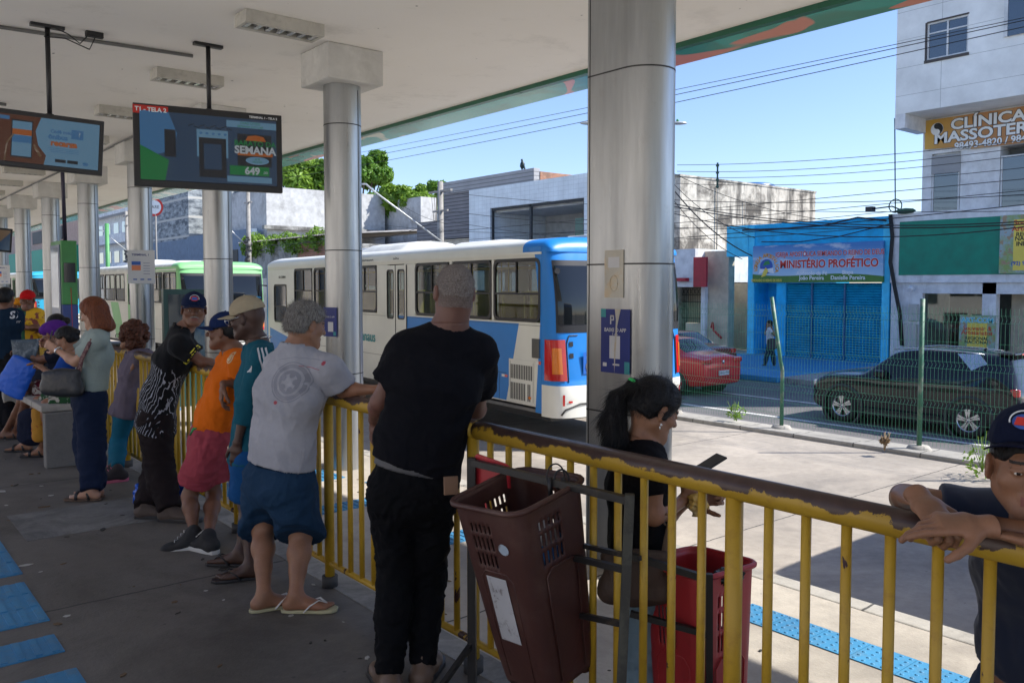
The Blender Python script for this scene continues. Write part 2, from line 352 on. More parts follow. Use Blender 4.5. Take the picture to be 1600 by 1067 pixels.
# posters
m_pblue = mat('poster_blue_paper', (.016, .03, .19), .5, var=.15); m_white = flat('white_paper', (.62, .62, .62)); m_teal = flat('teal_ink', (.05, .3, .32)); m_tape = mat('aged_cream_paper', (.55, .52, .44), .7, stain=(.6, .42, .2), ss=9, st=(.5, .6), sa=.5)
m_navyink = flat('navy_ink', (.02, .04, .2)); m_orangeink = flat('orange_ink', (.75, .25, .12)); m_blueink = flat('blue_ink', (.04, .12, .42))
def poster(name, label, o, ex, w, h, parts, base):
    """flat sheet: origin at its centre, ex = reading direction"""
    M = frame(o, ex, (0, 0, 1)); t = thing(name, label, 'poster', o)
    s = MB(); s.prism([(-w/2, -h/2), (w/2, -h/2), (w/2, h/2), (-w/2, h/2)], 0, .002, 0, M); sh = s.build('sheet', base, t, world=True)
    s = MB(); parts(s, M); s.build('print', [m_white, m_navyink, m_orangeink, m_blueink, m_teal, m_seam, m_tape], sh, world=True); return t
def rect(s, M, x0, y0, x1, y1, m=0, z=.003): s.prism([(x0, y0), (x1, y0), (x1, y1), (x0, y1)], z, z+.0005, m, M)
def app_print(s, M):
    rect(s, M, -.05, -.115, .045, .035, 0); s.text('BAIXE O APP', .034, M @ T(0, .072, .0035), .0003, 0, bold=.0006); s.text('E viaje', .02, M @ T(0, .045, .0035), .0003, 0)
    rect(s, M, -.045, .11, -.035, .17); rect(s, M, -.045, .16, -.01, .17); rect(s, M, -.045, .135, -.015, .143); rect(s, M, -.02, .135, -.01, .17)
    rect(s, M, -.13, .155, -.085, .21, 4); rect(s, M, .085, -.21, .13, -.13, 4); rect(s, M, -.11, -.17, -.075, -.145, 0); rect(s, M, -.02, -.16, .04, -.148, 0)
    s.prism([(-.002, .21), (.05, .21), (.02, .1), (.012, -.01), (-.004, -.21), (-.008, -.05), (.004, .06), (.008, .14)], .0036, .0042, 6, M)
q = onX(962, 533, CX-.2)
poster('app_poster', 'torn blue app poster on the wide steel column', (CX-.2035, q[1], q[2]), (0, -1, 0), .26, .42, app_print, m_pblue)
q = onX(960, 428, CX-.2)
def cream_print(s, M): rect(s, M, -.05, .04, .05, .11, 0); s.tube([M @ Vector((.035*math.cos(a), -.06+.05*math.sin(a), .003)) for a in np.linspace(0, 6.28, 20)], .003, 4, 6)
poster('faded_notice', 'faded cream notice above the blue app poster', (CX-.2035, q[1], q[2]), (0, -1, 0), .17, .31, cream_print, m_tape)
def term_print(s, M):
    s.text('TERMINAL 1', .05, M @ T(-.01, .2, .0035), .0003, 1, bold=.001); rect(s, M, -.15, .03, -.01, .09, 3); rect(s, M, -.15, -.06, -.01, .025, 2)
    for i in range(5): rect(s, M, .03, .06-.045*i, .13, .066-.045*i, 1)
    for i in range(3): rect(s, M, -.13+.11*i, -.22, -.07+.11*i, -.2, 3)
for yy, u, v, lab in ((15.15, 223, 417, 'white terminal notice taped on the third round column'), (29.55, 20, 429, 'small white terminal notice on the far left column')):
    cdir = Vector((-CX, -yy, 0)).normalized(); o = Vector((CX, yy, 0))+cdir*.195; z = at(u, v, o.dot(Vector(_h)))[2]; ex = cdir.cross(Vector((0, 0, 1)))*-1
    poster('terminal_notice', lab, (o.x, o.y, z), tuple(ex), .42, .56, term_print, m_white)
y = 7.95; a = Vector((-1, -.25, 0)).normalized(); o = Vector((CX, y, 0))+a*.192; z = at(517, 503, o.dot(Vector(_h)))[2]
poster('app_poster', 'small blue app poster on the round column behind the grey shirt man', (o.x, o.y, z), tuple(a.cross(Vector((0, 0, 1)))*-1), .2, .30, lambda s, M: (rect(s, M, -.03, -.1, .05, 0), s.text('BAIXE O APP', .025, M @ T(.0, .05, .0035), .0003, 0), rect(s, M, .05, -.14, .09, -.1, 4)), m_pblue)
# ------------------------------------------------------------------ ceiling lights
m_lampbody = mat('old_cream_enamel', (.5, .48, .42), .6, stain=(.25, .22, .17), ss=6, st=(.5, .7), sa=.6); m_lampin = mat('lamp_reflector', (.55, .56, .56), .25, .6)
def make_light():
    t = thing('ceiling_light', 'x', 'ceiling light', (0, 0, 0), 0, 'louvred tube lights under the canopy')
    s = MB(); L, W, H = .74, .26, .11
    s.box(-L/2, -W/2, -H, -L/2+.03, W/2, 0); s.box(L/2-.03, -W/2, -H, L/2, W/2, 0); s.box(-L/2+.03, -W/2, -H, L/2-.03, -W/2+.05, 0); s.box(-L/2+.03, W/2-.05, -H, L/2-.03, W/2, 0); s.box(-L/2+.03, -W/2+.05, -.02, L/2-.03, W/2-.05, -.002)
    s.build('housing', m_lampbody, t)
    s = MB()
    for i in range(7): x = -L/2+.06+i*(L-.12)/6; s.add([(x-.02, -W/2+.052, -H+.005), (x, -W/2+.052, -.03), (x+.02, -W/2+.052, -H+.005), (x-.02, W/2-.052, -H+.005), (x, W/2-.052, -.03), (x+.02, W/2-.052, -H+.005)], [(0, 1, 2), (3, 5, 4), (0, 3, 4, 1), (1, 4, 5, 2), (0, 2, 5, 3)])
    s.build('louvre', m_lampin, t)
    return t
l0 = make_light()
ll = ['nearest louvred light on the soffit, left of the wide column', 'second louvred light, behind the pole of the large screen', 'third louvred light, just left of the large screen']
for i in range(16):
    o = l0 if i == 0 else copy_tree(l0); o.location = (3.28, 7.33+2.5*i, CZ-.001)
    o['label'] = ll[i] if i < 3 else 'louvred light in the far part of the row on the soffit'
for i in range(12):
    o = copy_tree(l0); o.location = (.8, 14.9+3.5*i, CZ-.001); o['label'] = 'louvred light in the far inner row above the seated people'
# conduits on the soffit
m_cond = mat('grey_conduit', (.2, .2, .19), .6); m_blackm = mat('black_metal', (.02, .02, .022), .4); m_wire = flat('black_cable', (.015, .015, .015))
def conduit(pts, r, lab):
    s = MB(); s.tube(pts, r, 6); o = s.build('conduit', m_cond, None); tag(o, lab, 'conduit'); return o
conduit([(-1.5, 9.3, CZ-.02), (3.05, 8.97, CZ-.02)], .018, 'thin grey conduit on the soffit feeding the near screens')
conduit([(-1.5, 13.1, CZ-.02), (1.95, 12.9, CZ-.02)], .02, 'thin grey conduit on the soffit behind the left screen')
conduit([(CX-.3, 12.5, CZ-.02), (CX-.3, 60, CZ-.02)], .018, 'thin conduit running along the tops of the columns')
# ------------------------------------------------------------------ railing
def rail_mat():
    n = NT('worn_yellow_paint'); g = n.n('ShaderNodeNewGeometry'); nz = n.xyz(g.outputs['Normal'])[2]
    y = n.mix(n.ramp(n.noise(3, 5), .3, .7), (.38, .235, .018), (.47, .30, .03)); y = n.mix(n.ramp(n.noise(30, 5, .7), .55, .75, 0, .5), y, (.25, .13, .02))
    w = n.math('ADD', nz, n.math('MULTIPLY', n.math('SUBTRACT', n.noise(9, 6, .65), .5), 3.2))
    f = n.ramp(w, .12, .2); c = n.mix(f, y, n.mix(n.noise(25, 4), (.03, .016, .014), (.085, .05, .04)))
    n.pbr(c, n.ramp(f, 0, 1, .45, .38), 0, n.bump(n.math('ADD', n.noise(40, 4), n.math('MULTIPLY', f, -.8)), .25, .004), .5); return n.mat
def bal_mat():
    n = NT('chipped_yellow_paint'); y = n.mix(n.ramp(n.noise(2, 5), .3, .7), (.42, .25, .014), (.52, .33, .03))
    y = n.mix(n.ramp(n.noise(20, 6, .7), .52, .75, 0, .6), y, (.3, .15, .02)); nn = n.noise(16, 5, .6, n.map((1, 1, .35)), .4)
    near = n.ramp(n.xyz(n.map((1, 1, 1)))[1], -.6, 2.2, .0, .12)
    f = n.ramp(n.math('SUBTRACT', nn, near), .565, .58); c = n.mix(f, y, (.05, .02, .02))
    n.pbr(c, .45, 0, n.bump(n.math('MULTIPLY', f, -1.0), .3, .003), .5); return n.mat
m_rail = rail_mat(); m_bal = bal_mat(); m_foot = mat('dark_rubber_foot', (.05, .05, .05), .7)
RX = 2.06; PS = 1.29
rail_lab = ['yellow railing section under the leaning man at far right', 'yellow railing section with the brown bin, beside the man in black', 'yellow railing section behind the man in the grey shirt and shorts',
            'yellow railing section behind the orange shirt man', 'yellow railing section behind the women and bench', 'farthest yellow railing section by the red capped man']
Y = 1.46-3*PS
for sct in range(6):
    y0 = Y+sct*2*PS if sct < 4 else Y+8*PS+(sct-4)*6*PS; npan = 2 if sct < 4 else 6; y1 = y0+npan*PS
    t = thing('railing', rail_lab[sct], 'railing', (RX, y0, 0), 0, 'yellow railing sections')
    s = MB(); s.tube([(0, .0 if sct == 0 else .0, 1.02), (0, y1-y0-.004, 1.02)], .038, 20); s.build('handrail', m_rail, t)
    s = MB(); s.tube([(0, 0, .13), (0, y1-y0-.004, .13)], .016, 8); s.build('bottom_rail', m_bal, t)
    for i in range(npan):
        s = MB(); s.tube([(0, i*PS+.03, .0), (0, i*PS+.03, 1.0)], .026, 14); p = s.build('post', m_bal, t)
        s = MB(); s.tube([(0, i*PS+.03, .0), (0, i*PS+.03, .06)], .042, 14); s.build('foot', m_foot, p)
        for k in range(1, 11):
            s = MB(); yy = i*PS+.03+k*PS/11; s.tube([(0, yy, .13), (0, yy, 1.0)], 0.0138, 10); s.build('baluster', m_bal, t)
# ------------------------------------------------------------------ vehicles: buses
def paint(name, col, rough=.34, coat=.0, dirt=.05): 
    n = NT(name); c = n.mix(n.ramp(n.noise(1.2, 4), .3, .7), dk(col, .92), dk(col, 1.06)); z = n.xyz()[2]
    d = n.math('MULTIPLY', n.ramp(z, 1.5, .2, 0, dirt*1.6), n.ramp(n.noise(1.5, 6, .6), .35, .7, .4, 1)); c = n.mix(d, c, (.22, .19, .15))
    n.pbr(c, n.ramp(n.noise(6, 4), .3, .7, rough, rough+.1), 0, None, .5, coat); return n.mat
b_white = paint('bus_cream_paint', (.74, .74, .68)); b_blue = paint('bus_blue_paint', (.008, .20, .62)); b_blk = mat('bus_black_rubber', (.015, .015, .017), .45); b_green = paint('bus_green_paint', (.22, .55, .22)); b_bluish = paint('bus_sky_paint', (.03, .35, .55))
b_glass = glass_mat('bus_window_glass', (.42, .50, .47), .12); b_dark = mat('bus_interior_grey', (.2, .2, .2), .8); b_seat = mat('yellow_seat_plastic', (.42, .33, .02), .5); b_pole = mat('yellow_grab_pole', (.7, .5, .02), .4)
b_red = mat('red_lamp_lens', (.5, .012, .012), .15, coat=1); b_amber = mat('amber_lamp_lens', (.7, .18, .01), .2, coat=1); b_clear = mat('clear_lamp_lens', (.6, .6, .6), .15, .3); b_tyre = mat('tyre_rubber', (.022, .022, .023), .85, bump=.2); b_rim = mat('wheel_rim_metal', (.4, .41, .42), .35, .7)
b_wink = flat('white_lettering', (.75, .75, .75)); b_tink = flat('teal_lettering', (.02, .3, .33)); b_kink = flat('dark_lettering', (.04, .04, .04)); b_roof = mat('bus_roof_white', (.72, .72, .68), .5); b_aluminium = mat('bus_roof_grey', (.4, .42, .42), .35, .5)
BW = 2.62
def wheel_tree(parent, x, y, r, w, hub=.55, side=1, tm=None, rm=None, style='bus', cz=None):
    M = T(x, y, r if cz is None else cz) @ Matrix.Rotation(R(90)*-side, 4, 'X')   # local +z points outwards
    s = MB(); s.lathe([(r*.60, -w), (r*.93, -w), (r, -w*.85), (r, -w*.15), (r*.94, 0), (r*.64, .004), (r*.6, -.02)], 36, 0, M); ty = s.build('wheel', b_tyre, parent)
    s = MB()
    if style == 'bus': s.lathe([(r*.62, .0), (r*.56, -.05), (r*.38, -.09), (r*.3, -.04), (r*.16, -.02), (0.001, -.02)], 28, 0, M)
    else:
        s.lathe([(r*.66, .004), (r*.60, -.005), (r*.58, -.05)], 36, 0, M); s.lathe([(.001, -.012), (r*.13, -.012), (r*.15, -.03)], 20, 0, M)
        for k in range(5):
            for d in (-.15, .17):
                a = 2*math.pi*k/5+d; b = a-.22
                p = [(r*.11*math.cos(a-.5), r*.11*math.sin(a-.5)), (r*.11*math.cos(a+.5), r*.11*math.sin(a+.5)), (r*.61*math.cos(b+.13), r*.61*math.sin(b+.13)), (r*.61*math.cos(b-.10), r*.61*math.sin(b-.10))]
                s.prism(p, -.028, -.006, 0, M)
        s.lathe([(.001, -.07), (r*.58, -.065)], 24, 1, M)
    s.build('rim', [rm or b_rim, b_blk], ty); return ty
def make_bus(label, loc, heading, liv, L=12.6, detail=True, group='city buses in the terminal lanes'):
    t = thing('city_bus', label, 'bus', loc, R(90)-heading, group)
    ZB, ZG, ZW0, ZW1, ZR = .50, 1.02, 1.86, 2.82, 3.0
    main, rear = liv['main'], liv['rear']
    wins = [(.16, 1.42), (1.48, 2.74), (2.82, 4.08), (5.72, 6.92), (7.0, 8.36), (8.44, 9.14), (9.22, 10.44)]
    if L < 12: wins = wins[:-1]
    wf = liv.get('front', (11.0, 11.95)) if L >= 12 else (L-1.55, L-.65)
    door = (4.42, 5.34)
    # side shells with real openings (left y=0, right y=-BW)
    for side in (0, 1):
        y0, y1 = (0, -.05) if side == 0 else (-BW+.05, -BW)
        s = MB(); lo, hi = min(y0, y1), max(y0, y1)
        xs = [.13]; 
        ops = list(wins)+([(door[0]+.1, door[1]-.1)] if True else [])
        ops.sort()
        s.box(.13, lo, ZG, 2.5, hi, ZW0-.003); s.box(.13, lo, ZB+.1, 2.35, hi, ZG)
        s.box(3.55, lo, ZB, L-3.05, hi, ZG); s.box(2.5, lo, ZG, wf[0], hi, ZW0-.003); s.box(wf[1], lo, ZG, L-.15, hi, ZW0-.003); s.box(wf[0], lo, ZG, wf[1], hi, 1.47); s.box(L-1.9, lo, ZB, L-.15, hi, ZG)
        s.box(.13, lo, ZW1, L-.15, hi, ZR-.1)
        cur = .13
        s.box(wf[0], lo, ZW0, wf[1], hi, ZW0+.001) if False else None
        for a, b in ops+[(wf[0], wf[1])]:
            if a > cur: s.box(cur, lo, ZW0, a, hi, ZW1-.003)
            cur = b
        if cur < L-.15: s.box(cur, lo, ZW0, L-.15, hi, ZW1-.003)
        s.box(wf[0], lo, 2.43, wf[1], hi, ZW1-.004)
        s.build('side_panel', liv['side'], t)
    # roof dome
    s = MB(); P = []
    for x, hz, hw in [(-.06, -.235, .86), (-.05, -.17, .95), (-.02, -.10, .99), (.05, -.04, 1), (.14, 0, 1)]+[(x_, 0, 1) for x_ in np.linspace(.62, L-.6, 8)]+[(L-.3, -.03, 1), (L-.14, -.08, 1), (L-.05, -.14, .98), (L-.01, -.235, .9)]:
        row = []
        for k in range(25):
            a = math.pi*k/24; row.append((x, -BW/2+BW/2*hw*math.copysign(abs(math.cos(a))**.42, math.cos(a)), ZR-.1+(.24+hz)*math.sin(a)**.55))
        P.append(row)
    s.grid(P, 0, True, matf=lambda i, j: 1 if i < 5 else 0); s.build('roof', [liv['roof'], liv['rear']], t, recalc=True)
    s = MB(); s.box(.13, .002, ZW1+.05, L-.2, .012, ZW1+.075); s.box(.13, .002, ZR-.13, L-.2, .018, ZR-.095); s.build('gutter', liv['side'], t)
    s = MB(); s.box(.13, .001, ZW0-.05, L-2, .005, ZW0-.045); s.box(2.6, .001, ZG, L-2, .004, ZG+.006); s.build('panel_joint', b_kink, t)
    # roof pods
    if detail:
        for x0, x1, w, h, m in ((.7, 1.9, .7, .12, b_roof), (2.2, 4.2, .8, .16, b_roof), (5.4, 8.0, .85, .26, b_roof), (8.1, 9.7, .8, .22, b_aluminium)):
            s = MB(); P = []
            for x, k in ((x0, .0), (x0+.15, .75), (x0+.4, 1), (x1-.4, 1), (x1-.12, .7), (x1, 0)):
                P.append([(x, -BW/2+w*(1-2*j/10)*1.0, ZR+.07+h*k*(1-(abs(1-2*j/10))**4)) for j in range(11)])
            s.grid(P, 0, True); s.build('roof_pod', m, t)
        for x0 in (.25, 3.4): 
            s = MB(); s.box(x0, -1.5, ZR+.13, x0+.5, -.95, ZR+.19); s.build('roof_hatch', b_roof, t, bevel=.02)
    # end caps
    def cap(x, sg, bulge, z, a, off=0):
        b = bulge(z)+off; return (x+sg*b*abs(math.sin(a))**.55*1.0, -BW/2+(BW/2+off*.8)*math.copysign(abs(math.cos(a))**.28, math.cos(a)), z)
    rb = lambda z: .42 if z < 1.0 else .34+.05*max(0, 1-(z-1.0)/.6)-.22*max(0, (z-2.0)/1.1)**1.6
    fb = lambda z: .30-.2*max(0, (z-1.3)/1.8)**1.8
    zs = [.48, .56, .75, .95, 1.0, 1.05, 1.25, 1.6, 1.95, 2.3, 2.6, 2.8, 2.9, 2.93]
    A = [math.pi*k/48 for k in range(49)]
    def topz(z): return z
    for nm, x, sg, bl, mm in (('rear_cap', .13, -1, rb, [liv['rear'], liv['bumper'], b_blk]), ('front_cap', L-.15, 1, fb, [liv['frontm'], liv['bumper'], b_blk])):
        s = MB(); P = [[cap(x, sg, bl, z, a) for a in A] for z in zs]
        s.grid(P, 0, True, matf=lambda i, j: 1 if i < 3 else 0); c_ = s.build(nm, mm, t, recalc=True)
        def patch(z0, z1, a0, a1, m, off=.006, nz=6, na=10, name='lamp', taper=0, par=None):
            s = MB(); P = []
            for i in range(nz+1):
                z = z0+(z1-z0)*i/nz; k = taper*i/nz
                P.append([cap(x, sg, bl, z, a0+k+(a1-a0-2*k)*j/na, off) for j in range(na+1)])
            s.grid(P, 0, True)
            return s.build(name, m, par or c_, recalc=True)
        if nm == 'rear_cap':
            patch(1.72, 2.78, .62, math.pi-.62, b_blk, .006, 8, 24, 'window_frame', -.06); patch(1.84, 2.7, .72, math.pi-.72, mat_rearglass, .012, 8, 24, 'rear_window', -.06)
            for k in (0, 1):
                f = (lambda a: a) if k == 0 else (lambda a: math.pi-a)
                a0, a1 = sorted((f(.05), f(1.0))); lp = patch(1.02, 1.62, a0, a1, b_red, .014, 6, 6, 'tail_lamp', .02)
                a0, a1 = sorted((f(.40), f(.86))); patch(1.12, 1.5, a0, a1, b_amber, .02, 4, 4, 'lamp_core', .02, lp)
                a0, a1 = sorted((f(.80), f(.88))); patch(.66, .82, a0, a1, b_red, .008, 2, 2, 'reflector')
                a0, a1 = sorted((f(.55), f(.62)))
                patch(.70, .73, min(f(1.0), f(1.12)), max(f(1.0), f(1.12)), b_red, .008, 2, 2, 'reflector')
            s = MB(); pts = [cap(x, sg, bl, z, a, .007) for z, a in ((1.0, 1.04), (1.1, 1.04), (1.55, 1.02), (1.68, 1.1), (1.68, 1.3))]; s.tube(pts, .008, 4)
            pts = [cap(x, sg, bl, z, math.pi-a, .007) for z, a in ((1.0, 1.04), (1.1, 1.04), (1.55, 1.02), (1.68, 1.1), (1.68, 1.3))]; s.tube(pts, .008, 4)
            pts = [cap(x, sg, bl, z, a, .01) for z, a in ((.52, .75), (.6, .9), (.68, 1.3), (.68, 1.8), (.6, 2.2), (.52, 2.4))]; s.tube(pts, .014, 5); s.build('engine_cover_joint', b_kink, c_)
            for z in (1.35, 1.52): patch(z, z+.07, 1.1, 1.2, b_blk, .008, 1, 3, 'vent')
            s = MB(); M = T(x-.0, 0, 0); s.tube([(x-.19, -.10, 2.62), (x-.26, -.09, 2.62)], .045, 14, 0); s.build('round_sensor', b_blk, c_)
            if liv.get('access'):
                yy = -.62; px = cap(x, sg, bl, 1.2, 1.57, 0)[0]-.02
                Mx = frame((px, yy, 1.27), (0, -1, 0), (0, 0, 1)); s = MB()
                rect(s, Mx, -.15, -.16, .15, .16, 0, 0); s.tube([Mx @ Vector((-.01+.085*math.cos(a), -.045+.085*math.sin(a), .004)) for a in np.linspace(-3.6, .5, 22)], .011, 5, 1)
                s.tube([Mx @ Vector(p) for p in ((-.02, .09, .004), (-.015, .0, .004), (.055, .0, .004), (.085, -.1, .004), (.12, -.1, .004))], .011, 5, 1); s.tube([Mx @ Vector(p) for p in ((-.018, .05, .004), (.05, .05, .004))], .009, 5, 1)
                s.ell((0, 0, 0), (.022, .022, .006), 10, 1, Mx @ T(-.025, .125, .003)); s.build('wheelchair_sign', [paint('sign_blue', (.01, .12, .5)), b_wink], c_)
        else:
            patch(1.45, 2.7, .42, math.pi-.42, mat_rearglass, .008, 8, 24, 'windscreen', 0)
            for a in (.3, math.pi-.7): patch(.85, 1.05, a, a+.35, b_clear, .01, 3, 4, 'headlamp')
    # floor, ceiling, interior
    s = MB(); s.box(.15, -BW+.06, .98, L-.2, -.06, 1.04); s.box(.15, -BW+.06, .5, 2.3, -.06, .55); s.build('floor', b_dark, t)
    s = MB(); s.box(.3, -BW+.06, 2.86, L-.4, -.06, 2.88); s.build('ceiling_lining', b_dark, t)
    if detail:
        for i in range(14):
            x = .5+i*.78
            if door[0]-.3 < x < door[1]: continue
            for yy in (-.08, -BW+.98):
                s = MB()
                s.box(x, yy-.9, 1.45, x+.42, yy, 1.53); s.box(x, yy-.43, 1.53, x+.09, yy-.01, 2.30); s.box(x, yy-.9, 1.53, x+.09, yy-.47, 2.30); s.box(x+.1, yy-.5, 1.04, x+.2, yy-.4, 1.45)
                s.build('passenger_seat', b_seat, t, bevel=.035)
        s = MB()
        for i in range(9):
            x = 1.2+i*1.2
            for yy in (-.95, -1.6): s.tube([(x, yy, 1.05), (x, yy, 2.86)], .018, 6)
        s.tube([(.6, -.95, 2.72), (L-1, -.95, 2.72)], .018, 6); s.tube([(.6, -1.6, 2.72), (L-1, -1.6, 2.72)], .018, 6); s.build('grab_pole', b_pole, t)
    # windows: frame, glass, sliding bar
    def rrect(x0, x1, z0, z1, r, n=5):
        p = []
        for cx, cz, a0 in ((x1-r, z1-r, 0), (x0+r, z1-r, 90), (x0+r, z0+r, 180), (x1-r, z0+r, 270)):
            for k in range(n+1): a = R(a0+90*k/n); p.append((cx+r*math.cos(a), cz+r*math.sin(a)))
        return p
    def ringface(s, po, pi, y, d, m=0):
        n = len(po); vs = [(a, y, b) for a, b in po]+[(a, y, b) for a, b in pi]+[(a, y-d, b) for a, b in po]+[(a, y-d, b) for a, b in pi]; fs = []
        for i in range(n):
            j = (i+1) % n; fs += [(i, j, n+j, n+i), (2*n+i, 3*n+i, 3*n+j, 2*n+j), (i, 2*n+i, 2*n+j, j), (n+i, n+j, 3*n+j, 3*n+i)]
        s.add(vs, fs, m)
    for side in (0, 1):
        sg = 1 if side == 0 else -1; ys = .010 if side == 0 else -BW-.010
        for wi, (a, b) in enumerate(wins):
            s = MB(); ringface(s, rrect(a-.0, b+.0, ZW0, ZW1, .12), rrect(a+.05, b-.05, ZW0+.05, ZW1-.05, .09), ys, .03*sg)
            s.box(a+.05, ys-.025*sg, 2.27, b-.05, ys-.002*sg, 2.30); s.box((a+b)/2-.012, ys-.025*sg, 2.30, (a+b)/2+.012, ys-.002*sg, ZW1-.05)
            w = s.build('window', b_blk, t, recalc=True)
            s = MB(); y = ys-.02*sg; s.add([(a+.05, y, ZW0+.05), (b-.05, y, ZW0+.05), (b-.05, y, ZW1-.05), (a+.05, y, ZW1-.05)], [(0, 1, 2, 3)]); s.build('pane', b_glass, w)
        # cab window, lower sill
        a, b = wf; s = MB(); po = rrect(a, b, 1.46, 2.44, .1); pi = rrect(a+.04, b-.04, 1.50, 2.40, .08); ringface(s, po, pi, ys, .03*sg)
        s.box(a+.04, ys-.025*sg, 1.86, b-.04, ys-.002*sg, 1.885); w = s.build('window', b_blk, t, recalc=True)
        s = MB(); y = ys-.018*sg; s.add([(a+.04, y, 1.5), (b-.04, y, 1.5), (b-.04, y, 2.4), (a+.04, y, 2.4)], [(0, 1, 2, 3)]); s.build('pane', b_glass if wf[1] else b_glass, w)
        # doors
        for k in (0, 1):
            x0 = door[0]+k*.46; x1 = x0+.445; s = MB(); y = .006 if side == 0 else -BW-.006
            ringface(s, [(x0, 1.0), (x1, 1.0), (x1, 2.80), (x0, 2.80)], [(x0+.09, 1.78), (x1-.09, 1.78), (x1-.09, 2.70), (x0+.09, 2.70)], y+.004*sg, .03*sg)
            d = s.build('door', liv['doorm'], t, recalc=True)
            s = MB(); ringface(s, rrect(x0+.07, x1-.07, 1.76, 2.72, .06), rrect(x0+.095, x1-.095, 1.79, 2.69, .05), y+.008*sg, .02*sg); s.build('window_seal', b_blk, d, recalc=True)
            s = MB(); yy = y-.006*sg; s.add([(x0+.08, yy, 1.77), (x1-.08, yy, 1.77), (x1-.08, yy, 2.71), (x0+.08, yy, 2.71)], [(0, 1, 2, 3)]); s.build('pane', b_glass, d)
            s = MB(); s.box(x0-.008, y-.01*sg if side else y-.01, 1.0, x0+.004, y+.012*sg if side else y+.012, 2.8) if side == 0 else s.box(x0-.008, -BW-.018, 1.0, x0+.004, -BW, 2.8); s.build('door_seal', b_kink, d)
    # livery panels proud of the skin
    for poly, m in liv['shapes']: 
        s = MB(); s.add([(x, .004+.0012*m, z) for x, z in poly]+[(x, -.002, z) for x, z in poly], [tuple(range(len(poly)))]+[(i, (i+1) % len(poly), len(poly)+(i+1) % len(poly), len(poly)+i) for i in range(len(poly))], m)
        s.build('livery_panel', liv['shape_mats'], t, recalc=True)
    # vents, service flaps
    if detail:
        s = MB(); s.box(.30, .0, ZB+.12, .98, .008, 1.28); v = s.build('engine_flap', liv['flap'], t)
        s = MB()
        for z0, z1, n in ((.98, 1.2, 13), (.66, .92, 13)):
            for i in range(n):
                x = .36+i*.045
                if z0 < .9 and x < .6 and i % 3 == 0: continue
                s.box(x, .009, z0, x+.025, .011, z1)
        for i in range(8): s.box(.16+i*.028, .005, 1.33, .16+i*.028+.014, .008, 1.62)
        s.box(.33, .0085, ZB+.15, .336, .010, 1.25); s.box(.94, .0085, ZB+.15, .946, .010, 1.25)
        s.build('grille', b_kink, v)
        s = MB(); s.ell((.42, .012, .72), (.04, .01, .025), 12); s.build('marker_lamp', b_amber, v)
        s = MB(); s.box(.14, .006, 1.24, .20, .010, 1.29, 0); s.box(.20, .006, 1.24, .26, .010, 1.29, 1); s.build('reflective_tape', [b_red, b_wink], t); s = MB(); s.box(1.02, .006, .98, 1.10, .010, 1.02, 0); s.box(1.10, .006, .98, 1.18, .010, 1.02, 1); s.build('reflective_tape', [b_red, b_wink], t)
        s = MB()
        for x in (1.25, 1.8, 2.35): s.box(x, .0055, ZB+.12, x+.006, .0075, 1.02)
        s.box(1.05, .0055, 1.04, 2.6, .0075, 1.046); s.build('flap_joint', b_kink, t)
    # wheels and arches
    for x in (2.95, L-2.5):
        for side in (0, 1):
            y = -.02 if side == 0 else -BW+.02; sg = 1 if side == 0 else -1
            s = MB(); M = T(x, 0, .5)
            s.box(x-.58, (y-.5 if side == 0 else y), .48, x+.58, (y if side == 0 else y+.5), 1.0); s.build('wheel_well', b_blk, t)
            wheel_tree(t, x, y+.003*sg, .49, .28, side=(1 if side == 0 else -1))
    s = MB(); s.box(.3, -BW+.3, .35, L-.6, -.3, .6); s.build('underframe', b_blk, t)
    # mirror
    s = MB(); s.box(L+.0, .10, 1.55, L+.22, .26, 2.12); mi = s.build('mirror', [liv['mirror']], t, bevel=.06); s = MB(); s.box(L-.006, .12, 1.6, L+.0, .24, 2.07); s.build('mirror_glass', b_blk, mi); s = MB(); s.tube([(L-.05, -.1, 2.4), (L+.12, .16, 2.42), (L+.12, .17, 2.1)], .02, 6); s.build('bracket', b_blk, mi)
    s = MB()
    for txt, x, z, sz, m, sx in liv['texts']: s.text(txt, sz, frame((x, .008, z), (-1, 0, 0), (0, 0, 1)), .001, m, sx=sx, bold=sz*.01)
    if liv.get('extra'): liv['extra'](s)
    if s.v: s.build('lettering', [b_wink, b_tink, b_kink], t)
    return t
def rear_glass():
    n = NT('dark_rear_glass'); n.pbr((.008, .010, .012), .04, 0, None, .5); return n.mat
mat_rearglass = rear_glass()
def ring_logo(s):
    for cx, cz, r in ((1.98, 1.30, .07), (1.86, 1.24, .10), (2.02, 1.21, .05)):
        s.tube([(cx+r*math.cos(a), .010, cz+r*math.sin(a)*.9) for a in np.linspace(0, 5.6, 24)], .008, 5, 0)
blue_liv = dict(main=b_white, side=b_white, roof=b_white, rear=b_blue, bumper=b_white, frontm=b_blue, doorm=b_white, flap=b_white, mirror=b_bluish, access=True,
    shape_mats=[b_blue, b_white],
    shapes=[([(.13, 2.98), (.13, .52), (.28, .52), (.16, 1.9), (.30, 2.86), (.5, 2.98)], 0), ([(.72, 1.83), (5.0, 1.83), (3.6, 1.0), (2.36, 1.0), (2.36, .62), (1.06, .62), (.98, .9)], 0), ([(9.4, .55), (9.4, .9), (12.3, 1.3), (12.3, .55)], 0)],
    texts=[('vivopedro', 1.8, 1.24, .13, 0, 1), ('Manaus', 6.25, 1.36, .30, 1, 1), ('SAÍDA', 4.85, 2.905, .09, 2, 1), ('AR CONDICIONADO', 6.3, 2.905, .09, 2, 1), ('0112004', 11.3, 2.62, .09, 2, 1.6)], extra=ring_logo)
blue_liv['texts'][0] = ('vivopedra', 1.75, 1.23, .12, 0, 1)
